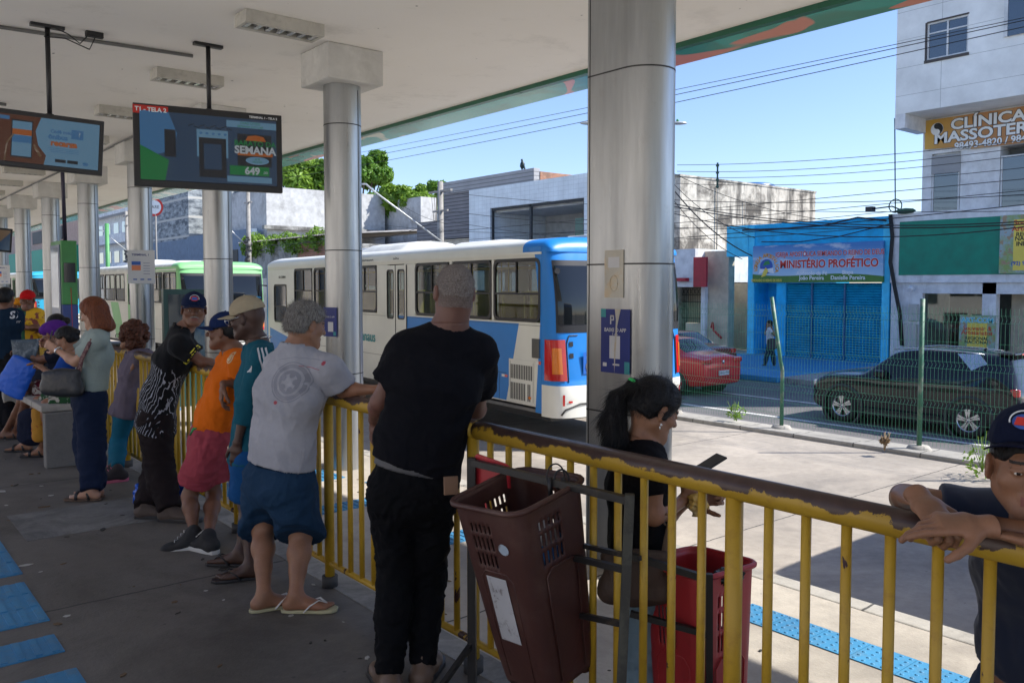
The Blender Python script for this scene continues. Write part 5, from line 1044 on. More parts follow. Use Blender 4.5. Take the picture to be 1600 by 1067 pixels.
def snet(F, lo, h):
    S = F < 0; nx, ny, nz = F.shape
    c = [S[a:nx-1+a, b:ny-1+b, d:nz-1+d] for a in (0, 1) for b in (0, 1) for d in (0, 1)]; cnt = sum(q.astype(np.int8) for q in c); act = (cnt > 0) & (cnt < 8)
    idx = -np.ones(act.shape, int); I = np.argwhere(act); idx[act] = np.arange(len(I))
    if len(I) == 0: return np.zeros((0, 3)), np.zeros((0, 4), int)
    acc = np.zeros((len(I), 3)); num = np.zeros(len(I)); cor = [(a, b, d) for a in (0, 1) for b in (0, 1) for d in (0, 1)]
    vals = [F[I[:, 0]+a, I[:, 1]+b, I[:, 2]+d] for a, b, d in cor]
    for i in range(8):
        for ax in range(3):
            if cor[i][ax] == 0:
                j = cor.index(tuple(cor[i][q]+(1 if q == ax else 0) for q in range(3))); a, b = vals[i], vals[j]; m = (a < 0) != (b < 0)
                t = np.where(m, a/(a-b+1e-12), 0); p = np.array(cor[i], float)[None, :].repeat(len(I), 0); p[:, ax] += t; acc[m] += p[m]; num[m] += 1
    V = lo+h*(I+acc/num[:, None]); Q = []
    for ax in range(3):
        o = [q for q in range(3) if q != ax]; sl0 = [slice(1, -1)]*3; sl0[ax] = slice(0, -1); sl1 = [slice(1, -1)]*3; sl1[ax] = slice(1, None)
        A, B = S[tuple(sl0)], S[tuple(sl1)]; E = np.argwhere(A != B); 
        if len(E) == 0: continue
        inside = A[tuple(E.T)]; E = E.copy(); E[:, o[0]] += 1; E[:, o[1]] += 1
        def g(d0, d1): q = E.copy(); q[:, o[0]] -= d0; q[:, o[1]] -= d1; return idx[tuple(q.T)]
        q = np.stack([g(1, 1), g(0, 1), g(0, 0), g(1, 0)], 1)
        fl = inside if ax != 1 else ~inside; q[~fl] = q[~fl][:, ::-1]; Q.append(q)
    Q = np.concatenate(Q) if Q else np.zeros((0, 4), int); Q = Q[(Q >= 0).all(1)]; return V, Q
def vnormals(V, Q):
    n = np.cross(V[Q[:, 2]]-V[Q[:, 0]], V[Q[:, 3]]-V[Q[:, 1]]); N = np.zeros_like(V)
    for i in range(4): np.add.at(N, Q[:, i], n)
    return N/(np.linalg.norm(N, axis=1)[:, None]+1e-12)
def relax(V, Q, it):
    for _ in range(it):
        A = np.zeros_like(V); c = np.zeros(len(V))
        for i in range(4):
            a, b = Q[:, i], Q[:, (i+1) % 4]; np.add.at(A, a, V[b]); np.add.at(A, b, V[a]); np.add.at(c, a, 1); np.add.at(c, b, 1)
        V = V*.5+.5*A/np.maximum(c, 1)[:, None]
    return V
def mk(name, parts, mats, parent, matidx=None):
    vs = []; fs = []; n = 0; mi = []
    for (V, Q, m) in parts: vs.append(V); fs.append(Q+n); n += len(V); mi.append(np.full(len(Q), m))
    V = np.concatenate(vs); Q = np.concatenate(fs); mi = np.concatenate(mi)
    if matidx is not None: mi = matidx(V[Q].mean(1), mi)
    me = bpy.data.meshes.new(name); L = np.array(parent.location) if parent.parent is None else np.array(parent.parent.location)
    me.from_pydata((V-L).tolist(), [], Q.tolist())
    for m in (mats if isinstance(mats, (list, tuple)) else [mats]): me.materials.append(m)
    me.polygons.foreach_set('material_index', mi.astype(np.int32)); me.polygons.foreach_set('use_smooth', np.ones(len(Q), bool)); me.update()
    o = bpy.data.objects.new(name, me); link(o); o.parent = parent; return o
# --- cloth and skin
def skin(name, c, rough=.5, red=None):
    n = NT(name); a = n.noise(9, 5, .6); q = n.mix(n.ramp(a, .3, .7), dk(c, .82), dk(c, 1.12)); q = n.mix(n.ramp(n.noise(3, 3), .5, .7, 0, .35), q, (c[0]*1.1, c[1]*.75, c[2]*.65)); q = n.mix(n.ramp(n.noise(120, 3, .7), .5, .8, 0, .3), q, dk(c, .6))
    n.pbr(q, n.ramp(a, .3, .7, rough-.06, rough+.08), 0, n.bump(n.noise(160, 3, .6), .12, .003), .45, sss=.08); return n.mat
def cloth(name, c, rough=.85, weave=420, b=.15, var=.12, extra=None, sheen=0):
    n = NT(name); q = n.mix(n.ramp(n.noise(4, 5), .3, .7), dk(c, 1-var), dk(c, 1+var)); q = n.mix(n.ramp(n.noise(45, 3, .6), .45, .8, 0, .2), q, dk(c, .7))
    if extra: q = extra(n, q)
    n.pbr(q, rough, 0, n.bump(n.noise(weave, 2), b, .002, n.bump(n.noise(13, 5, .6, n.map((1, 1, .6), (.4, .3, .2)), 1.2), .35, .02)), .12, sheen=sheen); return n.mat
def hairm(name, a, b, stretch=(1, 1, .12), sc_=240, rough=.5):
    n = NT(name); v = n.map(stretch); f = n.noise(sc_, 4, .65, v); c = n.mix(n.ramp(f, .35, .65), a, b); n.pbr(c, rough, 0, n.bump(f, .7, .004), .22); return n.mat
S_white = skin('pale_skin', (.42, .24, .16)); S_tan = skin('tan_skin', (.27, .135, .078)); S_brown = skin('brown_skin', (.17, .078, .045)); S_dark = skin('dark_skin', (.065, .032, .022)); S_head = skin('shaved_scalp', (.26, .17, .14), .55)
E_w = flat('eye_white', (.6, .58, .54)); E_d = flat('iris_dark', (.015, .01, .008)); E_lip = flat('lip_tone', (.2, .07, .055))
H_grey = hairm('grey_hair', (.06, .055, .05), (.33, .32, .30)); H_stub = hairm('grey_stubble', (.10, .072, .06), (.20, .165, .15), (1, 1, 1), 260, .8); H_black = hairm('black_hair', (.004, .004, .005), (.012, .012, .014), rough=.42); H_red = hairm('auburn_hair', (.07, .02, .009), (.20, .06, .022)); H_curl = hairm('brown_curly_hair', (.03, .012, .008), (.12, .04, .02), (1, 1, .6), 90)
def blades(o, n, L, w, dirv, seed, m, lift=.25, fly=.06):
    rg = np.random.default_rng(seed); me = o.data; P = np.array([p.center[:] for p in me.polygons]); N_ = np.array([p.normal[:] for p in me.polygons]); ar = np.array([p.area for p in me.polygons]); id_ = rg.choice(len(P), n, p=ar/ar.sum()); s = MB(); V = []; F = []
    for k, i in enumerate(id_):
        nn = N_[i]; d = np.array(dirv(P[i]) if callable(dirv) else dirv, float); d = nrm(d-nn*np.dot(d, nn)*.9+rg.normal(size=3)*.16); q = np.cross(d, nn); l = L*(.6+.7*rg.random()); f_ = lift if rg.random() > fly else lift*3; p0 = P[i]-nn*.002+rg.normal(size=3)*.002; p1 = p0+d*l*.5+nn*l*f_*.5; p2 = p0+d*l+nn*l*f_*(.7)+rg.normal(size=3)*l*.06
        V += [p0-q*w, p0+q*w, p1+q*w*.8, p1-q*w*.8, p2]; F += [(5*k, 5*k+1, 5*k+2, 5*k+3), (5*k+3, 5*k+2, 5*k+4)]
    s.add(V, F, 0, True); return s.build('hair_strands', m, o)
def axes(f, up=(0, 0, 1)):
    f = nrm(f); r = nrm(np.cross(f, up)); u = np.cross(r, f); return f, r, u
def hand(F, W, d, back, thumb, curl=.4, sc_=1.0, spread=.08, tc=.5, curls=None):
    """fingers leave the palm along d; back = direction of the back of the hand; thumb = side the thumb is on"""
    d = nrm(d); back = nrm(back-d*np.dot(back, d)); s = nrm(np.cross(d, back)); s = s if np.dot(s, thumb) > 0 else -s
    q = sc_; F.cap(W-d*.012*q, W+d*.03*q, .026*q, .033*q, .62, s, k=.02, flb=.5); F.cap(W+d*.03*q, W+d*.082*q, .034*q, .038*q, .42, s, k=.015, flb=.33)
    L = [(.030, .074, .0088), (.0105, .084, .0092), (-.010, .078, .0088), (-.029, .060, .0078)]
    for i, (o, ln, r) in enumerate(L):
        c = (curls[i] if curls else curl)*(1+.08*i); p = W+d*(.086-.004*abs(i-1))*q+s*o*q; dd = nrm(d+s*o*spread*8); ang = c*.75
        for j, fr in enumerate((.46, .31, .23)):
            e = nrm(dd*math.cos(ang)-back*math.sin(ang)); p2 = p+e*ln*fr*q; F.cap(p, p2, r*(1-.06*j)*q, r*(.94-.07*j)*q, k=.0045); p = p2; ang += c*(.95 if j == 0 else .7)
    p = W+d*.018*q+s*.026*q-back*.006*q; dd = nrm(d*.62+s*.75-back*.25); p2 = p+dd*.040*q; F.cap(p, p2, .0145*q, .0115*q, k=.012); dd2 = nrm(dd*(1-tc*.5)+d*.45-back*tc*.6); p3 = p2+dd2*.030*q; F.cap(p2, p3, .0105*q, .0098*q, k=.004); dd3 = nrm(dd2+d*.2-back*tc*.5); F.cap(p3, p3+dd3*.024*q, .0098*q, .0078*q, k=.004)
def head_field(F, C, f, r, u, g=1.0, fem=False):
    e = lambda a, b, c: C+r*a*g+f*b*g+u*c*g; ax = [r, f, u]; k = .02
    F.ell(e(0, -.012, .035), [.074*g, .094*g, .083*g], ax); F.ell(e(0, .022, -.035), [.060*g, .066*g, .078*g], ax, k=.03); F.ell(e(0, -.055, -.005), [.062*g, .045*g, .055*g], ax, k=.03)
    F.cap(e(-.03, .078, .022), e(.03, .078, .022), .013*g, k=.02); F.ell(e(0, .070, -.098), [.026*g, .022*g, .020*g], ax, k=.03)
    for s in (-1, 1):
        F.cap(e(s*.052, .0, -.05), e(s*.022, .066, -.092), .022*g, .018*g, k=.03)
        F.ell(e(s*.033, .104, .002), [.019*g, .02*g, .013*g], ax, k=.016, sub=True)
        F.ell(e(s*.046, .058, -.022), [.022*g, .02*g, .018*g], ax, k=.03)
        F.ell(e(s*.031, .078, .002), [.0145*g, .0135*g, .0115*g], ax, k=.003)
        F.cap(e(s*.046, .082, .006), e(s*.018, .090, .008), .0042*g, k=.006)
        F.ell(e(s*.082, -.006, -.005), [.010*g, .019*g, .033*g], [nrm(r*s+f*.35*-1), nrm(f+r*s*.35), u], k=.008); F.ell(e(s*.094, .0, -.003), [.008*g, .010*g, .018*g], ax, k=.006, sub=True)
        F.ell(e(s*.0125, .103, -.026), [.0095*g, .011*g, .008*g], ax, k=.008); F.ell(e(s*.0065, .112, -.0345), [.0035*g, .005*g, .003*g], ax, k=.003, sub=True)
    F.cap(e(0, .086, .014), e(0, .115, -.022), .0085*g, .0115*g, k=.014)
    F.cap(e(-.020, .083, -.0585), e(.020, .083, -.0585), .0075*g, k=.008); F.cap(e(-.016, .083, -.069), e(.016, .083, -.069), .0085*g, k=.008); F.cap(e(-.024, .100, -.0635), e(.024, .100, -.0635), .0022*g, k=.004, sub=True)
    F.cap(e(-.01, .080, -.082), e(.01, .08, -.082), .005*g, k=.01, sub=True)
def eyes_parts(C, f, r, u, g):
    P = []
    for s in (-1, 1):
        F = Field(); F.ell(C+r*s*.031*g+f*.080*g+u*.001*g, [.0125*g, .0125*g, .0078*g], [r, f, u]); c = C+r*s*.031*g+f*.08*g; V, Q = F.mesh(c-.02, c+.02, .0022)
        cen = V[Q].mean(1); iris = C+r*s*.031*g+f*.0925*g; m = (np.linalg.norm(np.cross(cen-iris, f), axis=1) < .0052*g) & ((cen-c) @ f > 0)
        P.append((V, Q[~m], 1)); P.append((V, Q[m], 2)) if m.any() else None
    return P
def wrinkle(V, Q, amp, freq, seed, aniso=(1, 1, 1), fine=.35):
    N = vnormals(V, Q); p = V*np.array(aniso)*freq; w = np.stack([vnoise(p*.6+7, seed+3), vnoise(p*.6+19, seed+4), vnoise(p*.6+31, seed+5)], 1)
    a = 1-2*np.abs(vnoise(p+w*1.3, seed)); b = 1-2*np.abs(vnoise(p*2.3+w*1.5, seed+1)); c3 = 1-2*np.abs(vnoise(p*4.7+w*2, seed+2)); return V+N*(amp*1.25*(.6*a+fine*1.3*b+.16*c3)*np.clip(2.0-2.2*np.abs(N[:, 2]), .08, 1))[:, None]
def build_person(lab, J, base, skinm, face, top=None, legs=None, feet=None, hair=None, hat=None, cat='person', g=1.0, girth=1.0, belly=0, arm=1.0, leg=1.0, h=.011, hh=.0045, hr=.005, hands=None, headup=(0, 0, 1), hg=1.0, extra=None, fem=False, torso_flat=.66, scalp=None, group=None, neckr=1.0, hatdir=None):
    t = thing('person', lab, 'person', base, 0, group); J = {k: np.array(v, float) for k, v in J.items()}
    f, r, u = axes(face, headup); S = nrm(J['shR']-J['shL']); up = nrm(J['neck']-J['hip'])
    hipL = J.get('hipL', J['hip']-S*.085*girth); hipR = J.get('hipR', J['hip']+S*.085*girth); C = J['head']
    arm *= .92; hg *= .965; girth *= .97; leg *= .95; F = Field(); st = J['neck']+(J['chest']-J['neck'])*.28
    F.cap(J['hip'], J['waist'], .150*girth, .135*girth, torso_flat, S, k=.05); F.cap(J['waist'], J['chest'], .135*girth, .150*girth, torso_flat, S, k=.05); F.cap(J['chest'], st, .155*girth, .12, torso_flat, S, k=.05, flb=.55)
    F.cap(J['shL'], J['shR'], .048*arm, .048*arm, 1, k=.05)
    for s in ('L', 'R'):
        sh, el, wr = J['sh'+s], J['el'+s], J['wr'+s]; F.cap(J['neck']+up*.02, sh+up*.005, .045, .042, k=.05)
        F.cap(sh, sh+(el-sh)*.35, .052*arm, .050*arm, k=.03); F.cap(sh+(el-sh)*.35, el, .049*arm, .039*arm, k=.03); m = el+(wr-el)*.3; F.cap(el, m, .039*arm, .041*arm, k=.02); F.cap(m, wr, .041*arm, .0265*arm, k=.02, flb=.85)
        kn, an = J['kn'+s], J['an'+s]; hp = hipL if s == 'L' else hipR; F.cap(hp, kn, .080*leg, .056*leg, k=.05); c1 = kn+(an-kn)*.32; F.cap(kn, c1, .052*leg, .056*leg, k=.03); F.cap(c1, kn+(an-kn)*.62, .056*leg, .042*leg, k=.03); F.cap(kn+(an-kn)*.6, an, .042*leg, .034*leg, k=.02)
    if belly: fw_ = nrm(np.cross(up, S)); fw_ = fw_; F.ell(J['waist']+fw_*.06, [.13*girth, .10+belly, .13], [S, fw_, up], k=.06)
    F.cap(J['neck']-up*.02, C-u*.055-f*.022, .058*neckr*(.88 if fem else 1), .052*neckr*(.88 if fem else 1), k=.03)
    head_field(F, C, f, r, u, g*hg, fem)
    ft = feet or {}
    for s in ('L', 'R'):
        an = J['an'+s]; d = ft.get('d'+s, ft.get('d')); 
        if d is None: continue
        d = nrm(np.array(d, float)); pit = ft.get('pitch'+s, 0); fw2 = nrm(V3(d[0], d[1], pit)); sd = nrm(np.cross(fw2, V3(0, 0, 1))); upf = np.cross(sd, fw2); heel = an-upf*.055-fw2*.03; ball = an-upf*.066+fw2*.125
        F.ell(heel, [.030, .036, .030], [sd, fw2, upf], k=.03); F.cap(an-upf*.02, ball-fw2*.02, .036, .030, .9, sd, k=.03, flb=.55); F.cap(heel, ball, .028, .038, .8, sd, k=.03, flb=.42)
        out = sd if s == 'R' else -sd
        for i in range(5): o = (-.030+.0155*i); F.cap(ball+out*o*.9, ball+out*o*1.05+fw2*(.052-.0065*i)-upf*.004, .0125-.001*i, .0115-.0013*i, k=.006)
    hd = hands or {}
    hboxes = []
    for s in ('L', 'R'):
        q = hd.get(s, {}); 
        if q is None: continue
        wr, el = J['wr'+s], J['el'+s]; d = nrm(np.array(q['d'], float)) if 'd' in q else nrm(wr-el); bk = np.array(q.get('back', (0, 0, 1)), float)+d*.01; th = np.array(q.get('thumb', -S*(1 if s == 'R' else -1)), float)
        hand(F, wr+d*.02, d, bk, th, q.get('curl', .45), g*q.get('s', 1), tc=q.get('tc', .5), curls=q.get('curls')); hboxes.append((wr+d*.085, .115))
    allp = [q[-2] for q in F.p]+[q[-1] for q in F.p]; lo = np.min(allp, 0)-.03; hi = np.max(allp, 0)+.03
    parts = []; cutz = (C-u*.115-f*.03); hb = C
    V, Q = F.mesh(lo, hi, h, cut=[(cutz, u)]); 
    # replace coarse hands by fine ones
    keep = np.ones(len(Q), bool); cen = V[Q].mean(1)
    for s in ('L', 'R'):
        if hd.get(s, {}) is None: continue
        wr, el = J['wr'+s], J['el'+s]; d = nrm(np.array(hd.get(s, {}).get('d', wr-el), float)); pl = wr-d*.0; near = np.linalg.norm(cen-(wr+d*.09), axis=1) < .15; m = near & ((cen-pl) @ d > h*.4); keep &= ~m
        c = wr+d*.09; V2, Q2 = F.mesh(c-.135, c+.135, hr, cut=[(pl-d*h*.6, -d)]); c2 = V2[Q2].mean(1); Q2 = Q2[np.linalg.norm(c2-(wr+d*.075), axis=1) < .135]; parts.append((V2, Q2, 0))
    parts.append((V, Q[keep], 0)); r_ = .17*g
    V, Q = F.mesh(C-r_, C+r_, hh, cut=[(cutz+u*h*-.6, -u)]); parts.append((V, Q, 0)); parts += eyes_parts(C, f, r, u, g*hg)
    def mi(cen, m):
        p = cen-C; a, b, c = p @ r, p @ f, p @ u; G_ = g*hg; m = m.copy(); lip = (m == 0) & (np.abs(a) < .024*G_) & (b > .078*G_) & (c < -.053*G_) & (c > -.075*G_); m[lip] = 3; hc = (m == 0) & (c > (.03 if scalp else 9))
        if scalp: hc = (m == 0) & (np.linalg.norm(p, axis=1) < .16) & (((c > .035*G_+b*.35) ) | ((b < -.02) & (c > -.06*G_))) & ~((np.abs(a) > .074*G_) & (c < .03)); m[hc] = 4
        br = (m == 0) & (np.abs(np.abs(a)-.032*G_) < .016*G_) & (b > .06*G_) & (np.abs(c-.0235*G_) < .0035*G_); m[br] = 2
        return m
    mk('body', parts, [skinm, E_w, E_d, E_lip, scalp or skinm], t, mi)
    ctx = dict(t=t, J=J, f=f, r=r, u=u, S=S, up=up, hipL=hipL, hipR=hipR, C=C, g=g, girth=girth, arm=arm, leg=leg, st=st, h=h, fl=torso_flat, hg=hg, hatdir=hatdir)
    ctx['top'] = shirt(ctx, **top) if top else None; ctx['legs'] = trousers(ctx, **legs) if legs else None
    if hair: hair(ctx)
    if hat: hat(ctx)
    if feet and feet.get('shoe'): feet['shoe'](ctx, feet)
    if extra: extra(ctx)
    return ctx
def shirt(c, m, hem=None, sl=.55, ease=.022, flare=.02, neck=.064, amp=.006, freq=9, seed=1, name='shirt', hemn=None, aniso=(1, 1, .7), collar=None, h=None, slr=None, mats=None, mi=None, cuffm=None):
    J, S, up = c['J'], c['S'], c['up']; G_ = c['girth']; F = Field(); e = ease; hem = J['hip'] if hem is None else np.array(hem, float); hn = -nrm(hemn) if hemn is not None else -up
    low = J['hip']+(J['hip']-J['waist'])*1.0; cl = [(hem, hn)]
    F.cap(J['waist'], low, .140*G_+e, .155*G_+e+flare, c['fl'], S, k=.05, clip=cl, flb=c['fl']*1.05); F.cap(J['waist'], J['chest'], .140*G_+e, .152*G_+e, c['fl'], S, k=.05, clip=cl); F.cap(J['chest'], c['st'], .158*G_+e, .125+e*.5, c['fl'], S, k=.05, flb=.58)
    F.cap(J['shL'], J['shR'], .052*c['arm']+e*.4, k=.05)
    for s in ('L', 'R'):
        sh, el, wr = J['sh'+s], J['el'+s], J['wr'+s]; F.cap(J['neck']+up*.008, sh+up*.010, .056, .054, k=.05)
        a = c['arm']; ad = nrm(el-sh); slen = sl
        if slen <= 1: end = sh+(el-sh)*slen; F.cap(sh, sh+(el-sh)*(slen+.12), .058*a+e*.5, .054*a+(slr if slr is not None else e), k=.04, clip=[(end, ad)])
        else:
            F.cap(sh, el, .056*a+e*.5, .047*a+e*.6, k=.04); fd = nrm(wr-el); end = el+(wr-el)*(slen-1); F.cap(el, wr, .047*a+e*.6, .034*a+e*.6, k=.03, clip=[(end, fd)])
    F.cap(J['neck']-up*.005+c['f']*.01, J['neck']+up*.12, neck, neck+.015, k=.012, sub=True)
    if collar:
        n0 = J['neck']+up*.012; F.cap(n0-up*.015, n0+up*.035, neck+.014, neck+.006, k=.006, clip=[(n0+up*.045, up)]); F.cap(n0, n0+up*.12, neck-.004, neck-.004, k=.004, sub=True)
    P = [q[-2] for q in F.p]+[q[-1] for q in F.p]; V, Q = F.mesh(np.min(P, 0)-.02, np.max(P, 0)+.02, h or c['h']*.9); V = relax(V, Q, 1); V = wrinkle(V, Q, amp, freq, seed, aniso)
    return mk(name, [(V, Q, 0)], mats or [m], c['t'], mi)
def trousers(c, m, to=1.0, ease=.014, amp=.006, freq=10, seed=5, name='trousers', flare=0.0, kr=None, h=None, mats=None, mi=None, waist=.25, skirt=0):
    J, S, up = c['J'], c['S'], c['up']; F = Field(); G_ = c['girth']; l = c['leg']; e = ease; wt = J['hip']+(J['waist']-J['hip'])*waist
    F.cap(J['hip']-up*.03, J['hip']+(J['waist']-J['hip'])*.9, .150*G_+e*.7, .138*G_+e*.5, c['fl']*1.04, S, k=.05, clip=[(wt+up*.03, up)])
    for s in ('L', 'R'):
        hp = c['hipL'] if s == 'L' else c['hipR']; kn, an = J['kn'+s], J['an'+s]; kk = .058*l+e*1.1+flare*.5
        if to <= 1:
            d = nrm(kn-hp); end = hp+(kn-hp)*to; F.cap(hp, hp+(kn-hp)*(to+.15), .086*l+e, .064*l+e+flare, k=.045, clip=[(end, d)])
        elif to < 1.3:
            d = nrm(an-kn); end = kn+(an-kn)*(to-1); F.cap(hp, kn, .086*l+e, .066*l+e+flare, k=.045, clip=[(end, d)]); F.cap(kn, kn+(an-kn)*(to-.85), .066*l+e+flare, .062*l+e+flare, k=.03, clip=[(end, d)])
        else:
            F.cap(hp, kn, .086*l+e, kk+.004, k=.045); d = nrm(an-kn); end = kn+(an-kn)*(to-1); cm = kn+(an-kn)*.4; F.cap(kn, cm, kk+.004, .064*l+e*.9+flare*.6, k=.03); F.cap(cm, kn+(an-kn)*1.14, .062*l+e*.9+flare*.6, .040*l+e*.75+flare, k=.03, clip=[(end, d)])
    P = [q[-2] for q in F.p]+[q[-1] for q in F.p]; V, Q = F.mesh(np.min(P, 0)-.02, np.max(P, 0)+.02, h or c['h']*.9); V = relax(V, Q, 1); V = wrinkle(V, Q, amp, freq, seed, (1, 1, 1.25))
    return mk(name, [(V, Q, 0)], mats or [m], c['t'], mi)
def fld(name, F, h, m, c, amp=0, freq=30, seed=3, rel=0, aniso=(1, 1, 1), parent=None, mi=None, fine=.35):
    P = [q[-2] for q in F.p]+[q[-1] for q in F.p]; V, Q = F.mesh(np.min(P, 0)-.015, np.max(P, 0)+.015, h)
    if rel: V = relax(V, Q, rel)
    if amp: V = wrinkle(V, Q, amp, freq, seed, aniso, fine)
    return mk(name, [(V, Q, 0)], m if isinstance(m, list) else [m], parent or c['t'], mi)
def short_hair(m, th=.009, amp=.004, line=.045, h=.0055, nb=0, bl=.022):
    def fn(c):
        C, f, r, u, g = c['C'], c['f'], c['r'], c['u'], c['g']*c['hg']; F = Field(); e = lambda a, b, d: C+r*a*g+f*b*g+u*d*g; ax = [r, f, u]
        F.ell(e(0, -.012, .035), [.074*g+th, .094*g+th, .083*g+th], ax, clip=[(e(0, .055, line), nrm(f*.75-u*.65))]); F.ell(e(0, -.055, -.005), [.062*g+th, .045*g+th, .055*g+th], ax, clip=[(e(0, -.02, -.05), -u)])
        F.cap(e(-.09, .03, -.03), e(.09, .03, -.03), .045*g, k=.015, sub=True); F.ell(e(-.09, -.004, -.01), [.03, .022, .036], ax, k=.008, sub=True); F.ell(e(.09, -.004, -.01), [.03, .022, .036], ax, k=.008, sub=True)
        o = fld('hair', F, h, m, c, amp, 55, 9, aniso=(1, 1, .5))
        if nb: cc = C-np.array(c['t'].location); blades(o, nb, bl, .0008, lambda p: (p-(cc+u*.09+f*.02))*np.array([1, 1, 1])-u*.02, 3, m)
    return fn
def cap_hat(m, brim, bm=None, logo=None, back=False, peak=.085, up_=0.0):
    def fn(c):
        C, f, r, u, g = c['C'], c['f'], c['r'], c['u'], c['g']*c['hg']
        if c['hatdir'] is not None: f, r, u = axes(c['hatdir'], u)
        C = C+u*up_; e = lambda a, b, d: C+r*a*g+f*b*g+u*d*g; ax = [r, f, u]; F = Field()
        F.ell(e(0, -.012, .045), [.085*g, .104*g, .088*g], ax, clip=[(e(0, 0, .030), -nrm(u+f*.12))]); F.ell(e(0, -.012, .036), [.076*g, .095*g, .076*g], ax, sub=True, k=.003, clip=None) if False else None
        o = fld('cap_crown', F, .005, m, c, .0022, 16, 4)
        s = MB(); P = []; L = np.array(c['t'].location); nb = 14
        for j in range(6):
            row = []
            for i in range(nb+1):
                a = -1.15+2.3*i/nb; q = j/5; rr = 1+q*(peak/.1)*math.cos(a)**.6
                row.append(e(math.sin(a)*.083*(1+q*.15), -.012+math.cos(a)*.102*rr, .034-.012*q-.022*(math.sin(a)**2)+.004*q)-L)
            P.append(row)
        s.grid(P, 0, True); b = s.build('cap_brim', bm or m, c['t']); md = b.modifiers.new('s', 'SOLIDIFY'); md.thickness = .004
        s = MB(); s.ell((0, 0, 0), (.007, .007, .004), 8, 0, T(*(e(0, -.012, .134)-L))); s.build('cap_button', bm or m, o)
        if logo:
            M = frame(e(0, .093, .085)-L, -r, nrm(u-f*.5)); s = MB(); s.ell((0, 0, 0), (.026, .020, .004), 16, 0, M); s.prism([(-.02, -.012), (.02, -.012), (.016, .008), (-.016, .008)], .004, .006, 1, M); s.tube([M @ Vector((.03*math.cos(a), .026*math.sin(a), .004)) for a in np.linspace(-.3, 3.4, 16)], .002, 4, 2); s.build('cap_badge', logo, o)
    return fn
def shoe(m, sole, lift=0, open_=False):
    def fn(c, ft):
        for s in ('L', 'R'):
            an = c['J']['an'+s]; d = nrm(np.array(ft.get('d'+s, ft.get('d')), float)); fw2 = nrm(V3(d[0], d[1], ft.get('pitch'+s, 0))); sd = nrm(np.cross(fw2, V3(0, 0, 1))); upf = np.cross(sd, fw2); ax = [sd, fw2, upf]
            F = Field(); heel = an-upf*.05-fw2*.03; ball = an-upf*.06+fw2*.13
            F.ell(heel, [.042, .05, .045], ax, k=.03); F.cap(heel, ball, .040, .050, .9, sd, k=.03, flb=.55); F.cap(an+upf*.01, ball-fw2*.05, .046, .036, .9, sd, k=.03); F.ell(ball+fw2*.035, [.046, .045, .030], ax, k=.03)
            o = fld('shoe', F, .007, m, c, .001, 30, rel=1)
            pts = [(-.040, -.02), (-.05, .1), (-.056, .17), (-.04, .225), (0, .24), (.04, .225), (.056, .17), (.05, .1), (.040, -.02), (.03, -.07), (0, -.085), (-.03, -.07)]
            L = np.array(c['t'].location); M = frame(an-upf*.098-L, sd, fw2); so = MB(); so.prism([(x, y) for x, y in pts], 0, .028, 0, M); so.build('sole', sole, o, bevel=.006)
            if not open_:
                s2 = MB(); 
                for k in range(4): y = .05+.022*k; s2.tube([M @ Vector((-.024, y, .118-.016*k)), M @ Vector((0, y+.004, .126-.016*k)), M @ Vector((.024, y, .118-.016*k))], .003, 5)
                s2.build('laces', sole, o)
    return fn
def sandal(sole, strap, cross=False):
    def fn(c, ft):
        for s in ('L', 'R'):
            an = c['J']['an'+s]; d = nrm(np.array(ft.get('d'+s, ft.get('d')), float)); sd = nrm(np.cross(d, V3(0, 0, 1))); out = sd if s == 'R' else -sd
            L = np.array(c['t'].location); b = V3(an[0], an[1], ft.get('z', 0)+.002)-L; M = frame(b, sd, d)
            pts = [(-.033, -.03), (-.036, .05), (-.047, .13), (-.043, .18), (-.02, .205), (.02, .205), (.043, .18), (.047, .13), (.036, .05), (.033, -.03), (.022, -.065), (0, -.075), (-.022, -.065)]
            so = MB(); so.prism(pts, 0, .016, 0, M); o = so.build('sandal', sole, c['t'], bevel=.004); w = 1 if s == 'R' else -1
            st = MB(); tp = Vector((-.014*w, .148, .036))
            for x in (-.044, .044):
                if cross: st.tube([M @ Vector((x, .10, .01)), M @ Vector((x*.75, .10, .05)), M @ Vector((0, .10, .068)), M @ Vector((-x*.75, .10, .05)), M @ Vector((-x, .10, .01))], [.014]*5, 6, flat=.3); st.tube([M @ Vector((x, .0, .01)), M @ Vector((x*.8, .02, .06)), M @ Vector((0, .05, .085))], .010, 6, flat=.4)
                else: st.tube([M @ Vector((x, .045, .01)), M @ Vector((x*.92, .075, .040)), M @ Vector((x*.45-.006*w, .115, .058)), M @ tp, M @ Vector((-.014*w, .152, .01))], [.007, .0075, .007, .006, .004], 6, flat=.5)
            st.build('strap', strap, o)
    return fn
def decal(c, garment, name, M, build, mats, off=.0022, reach=.4, sub=None):
    """print a flat design (frame M, z towards the viewer) onto a garment's surface"""
    s = MB(); build(s); me = garment.data; L = Vector(c['t'].location); bv = BVHTree.FromPolygons([v.co+L for v in me.vertices], [tuple(p.vertices) for p in me.polygons]); n = Vector(M.col[2][:3]); out = []; ok = []
    for p in s.v:
        w = M @ Vector((p[0], p[1], 0)); hit = bv.ray_cast(w+n*reach, -n, reach*2)
        ok.append(hit[0] is not None); out.append((hit[0]+n*(off+max(0, p[2]))-L) if hit[0] else w-L)
    d = MB(); d.v = [tuple(q) for q in out]; idx = [i for i, f_ in enumerate(s.f) if all(ok[k] for k in f_)]; d.f = [s.f[i] for i in idx]; d.m = [s.m[i] for i in idx]; d.sm = [False]*len(idx)
    if d.f: return d.build(name, mats, garment)
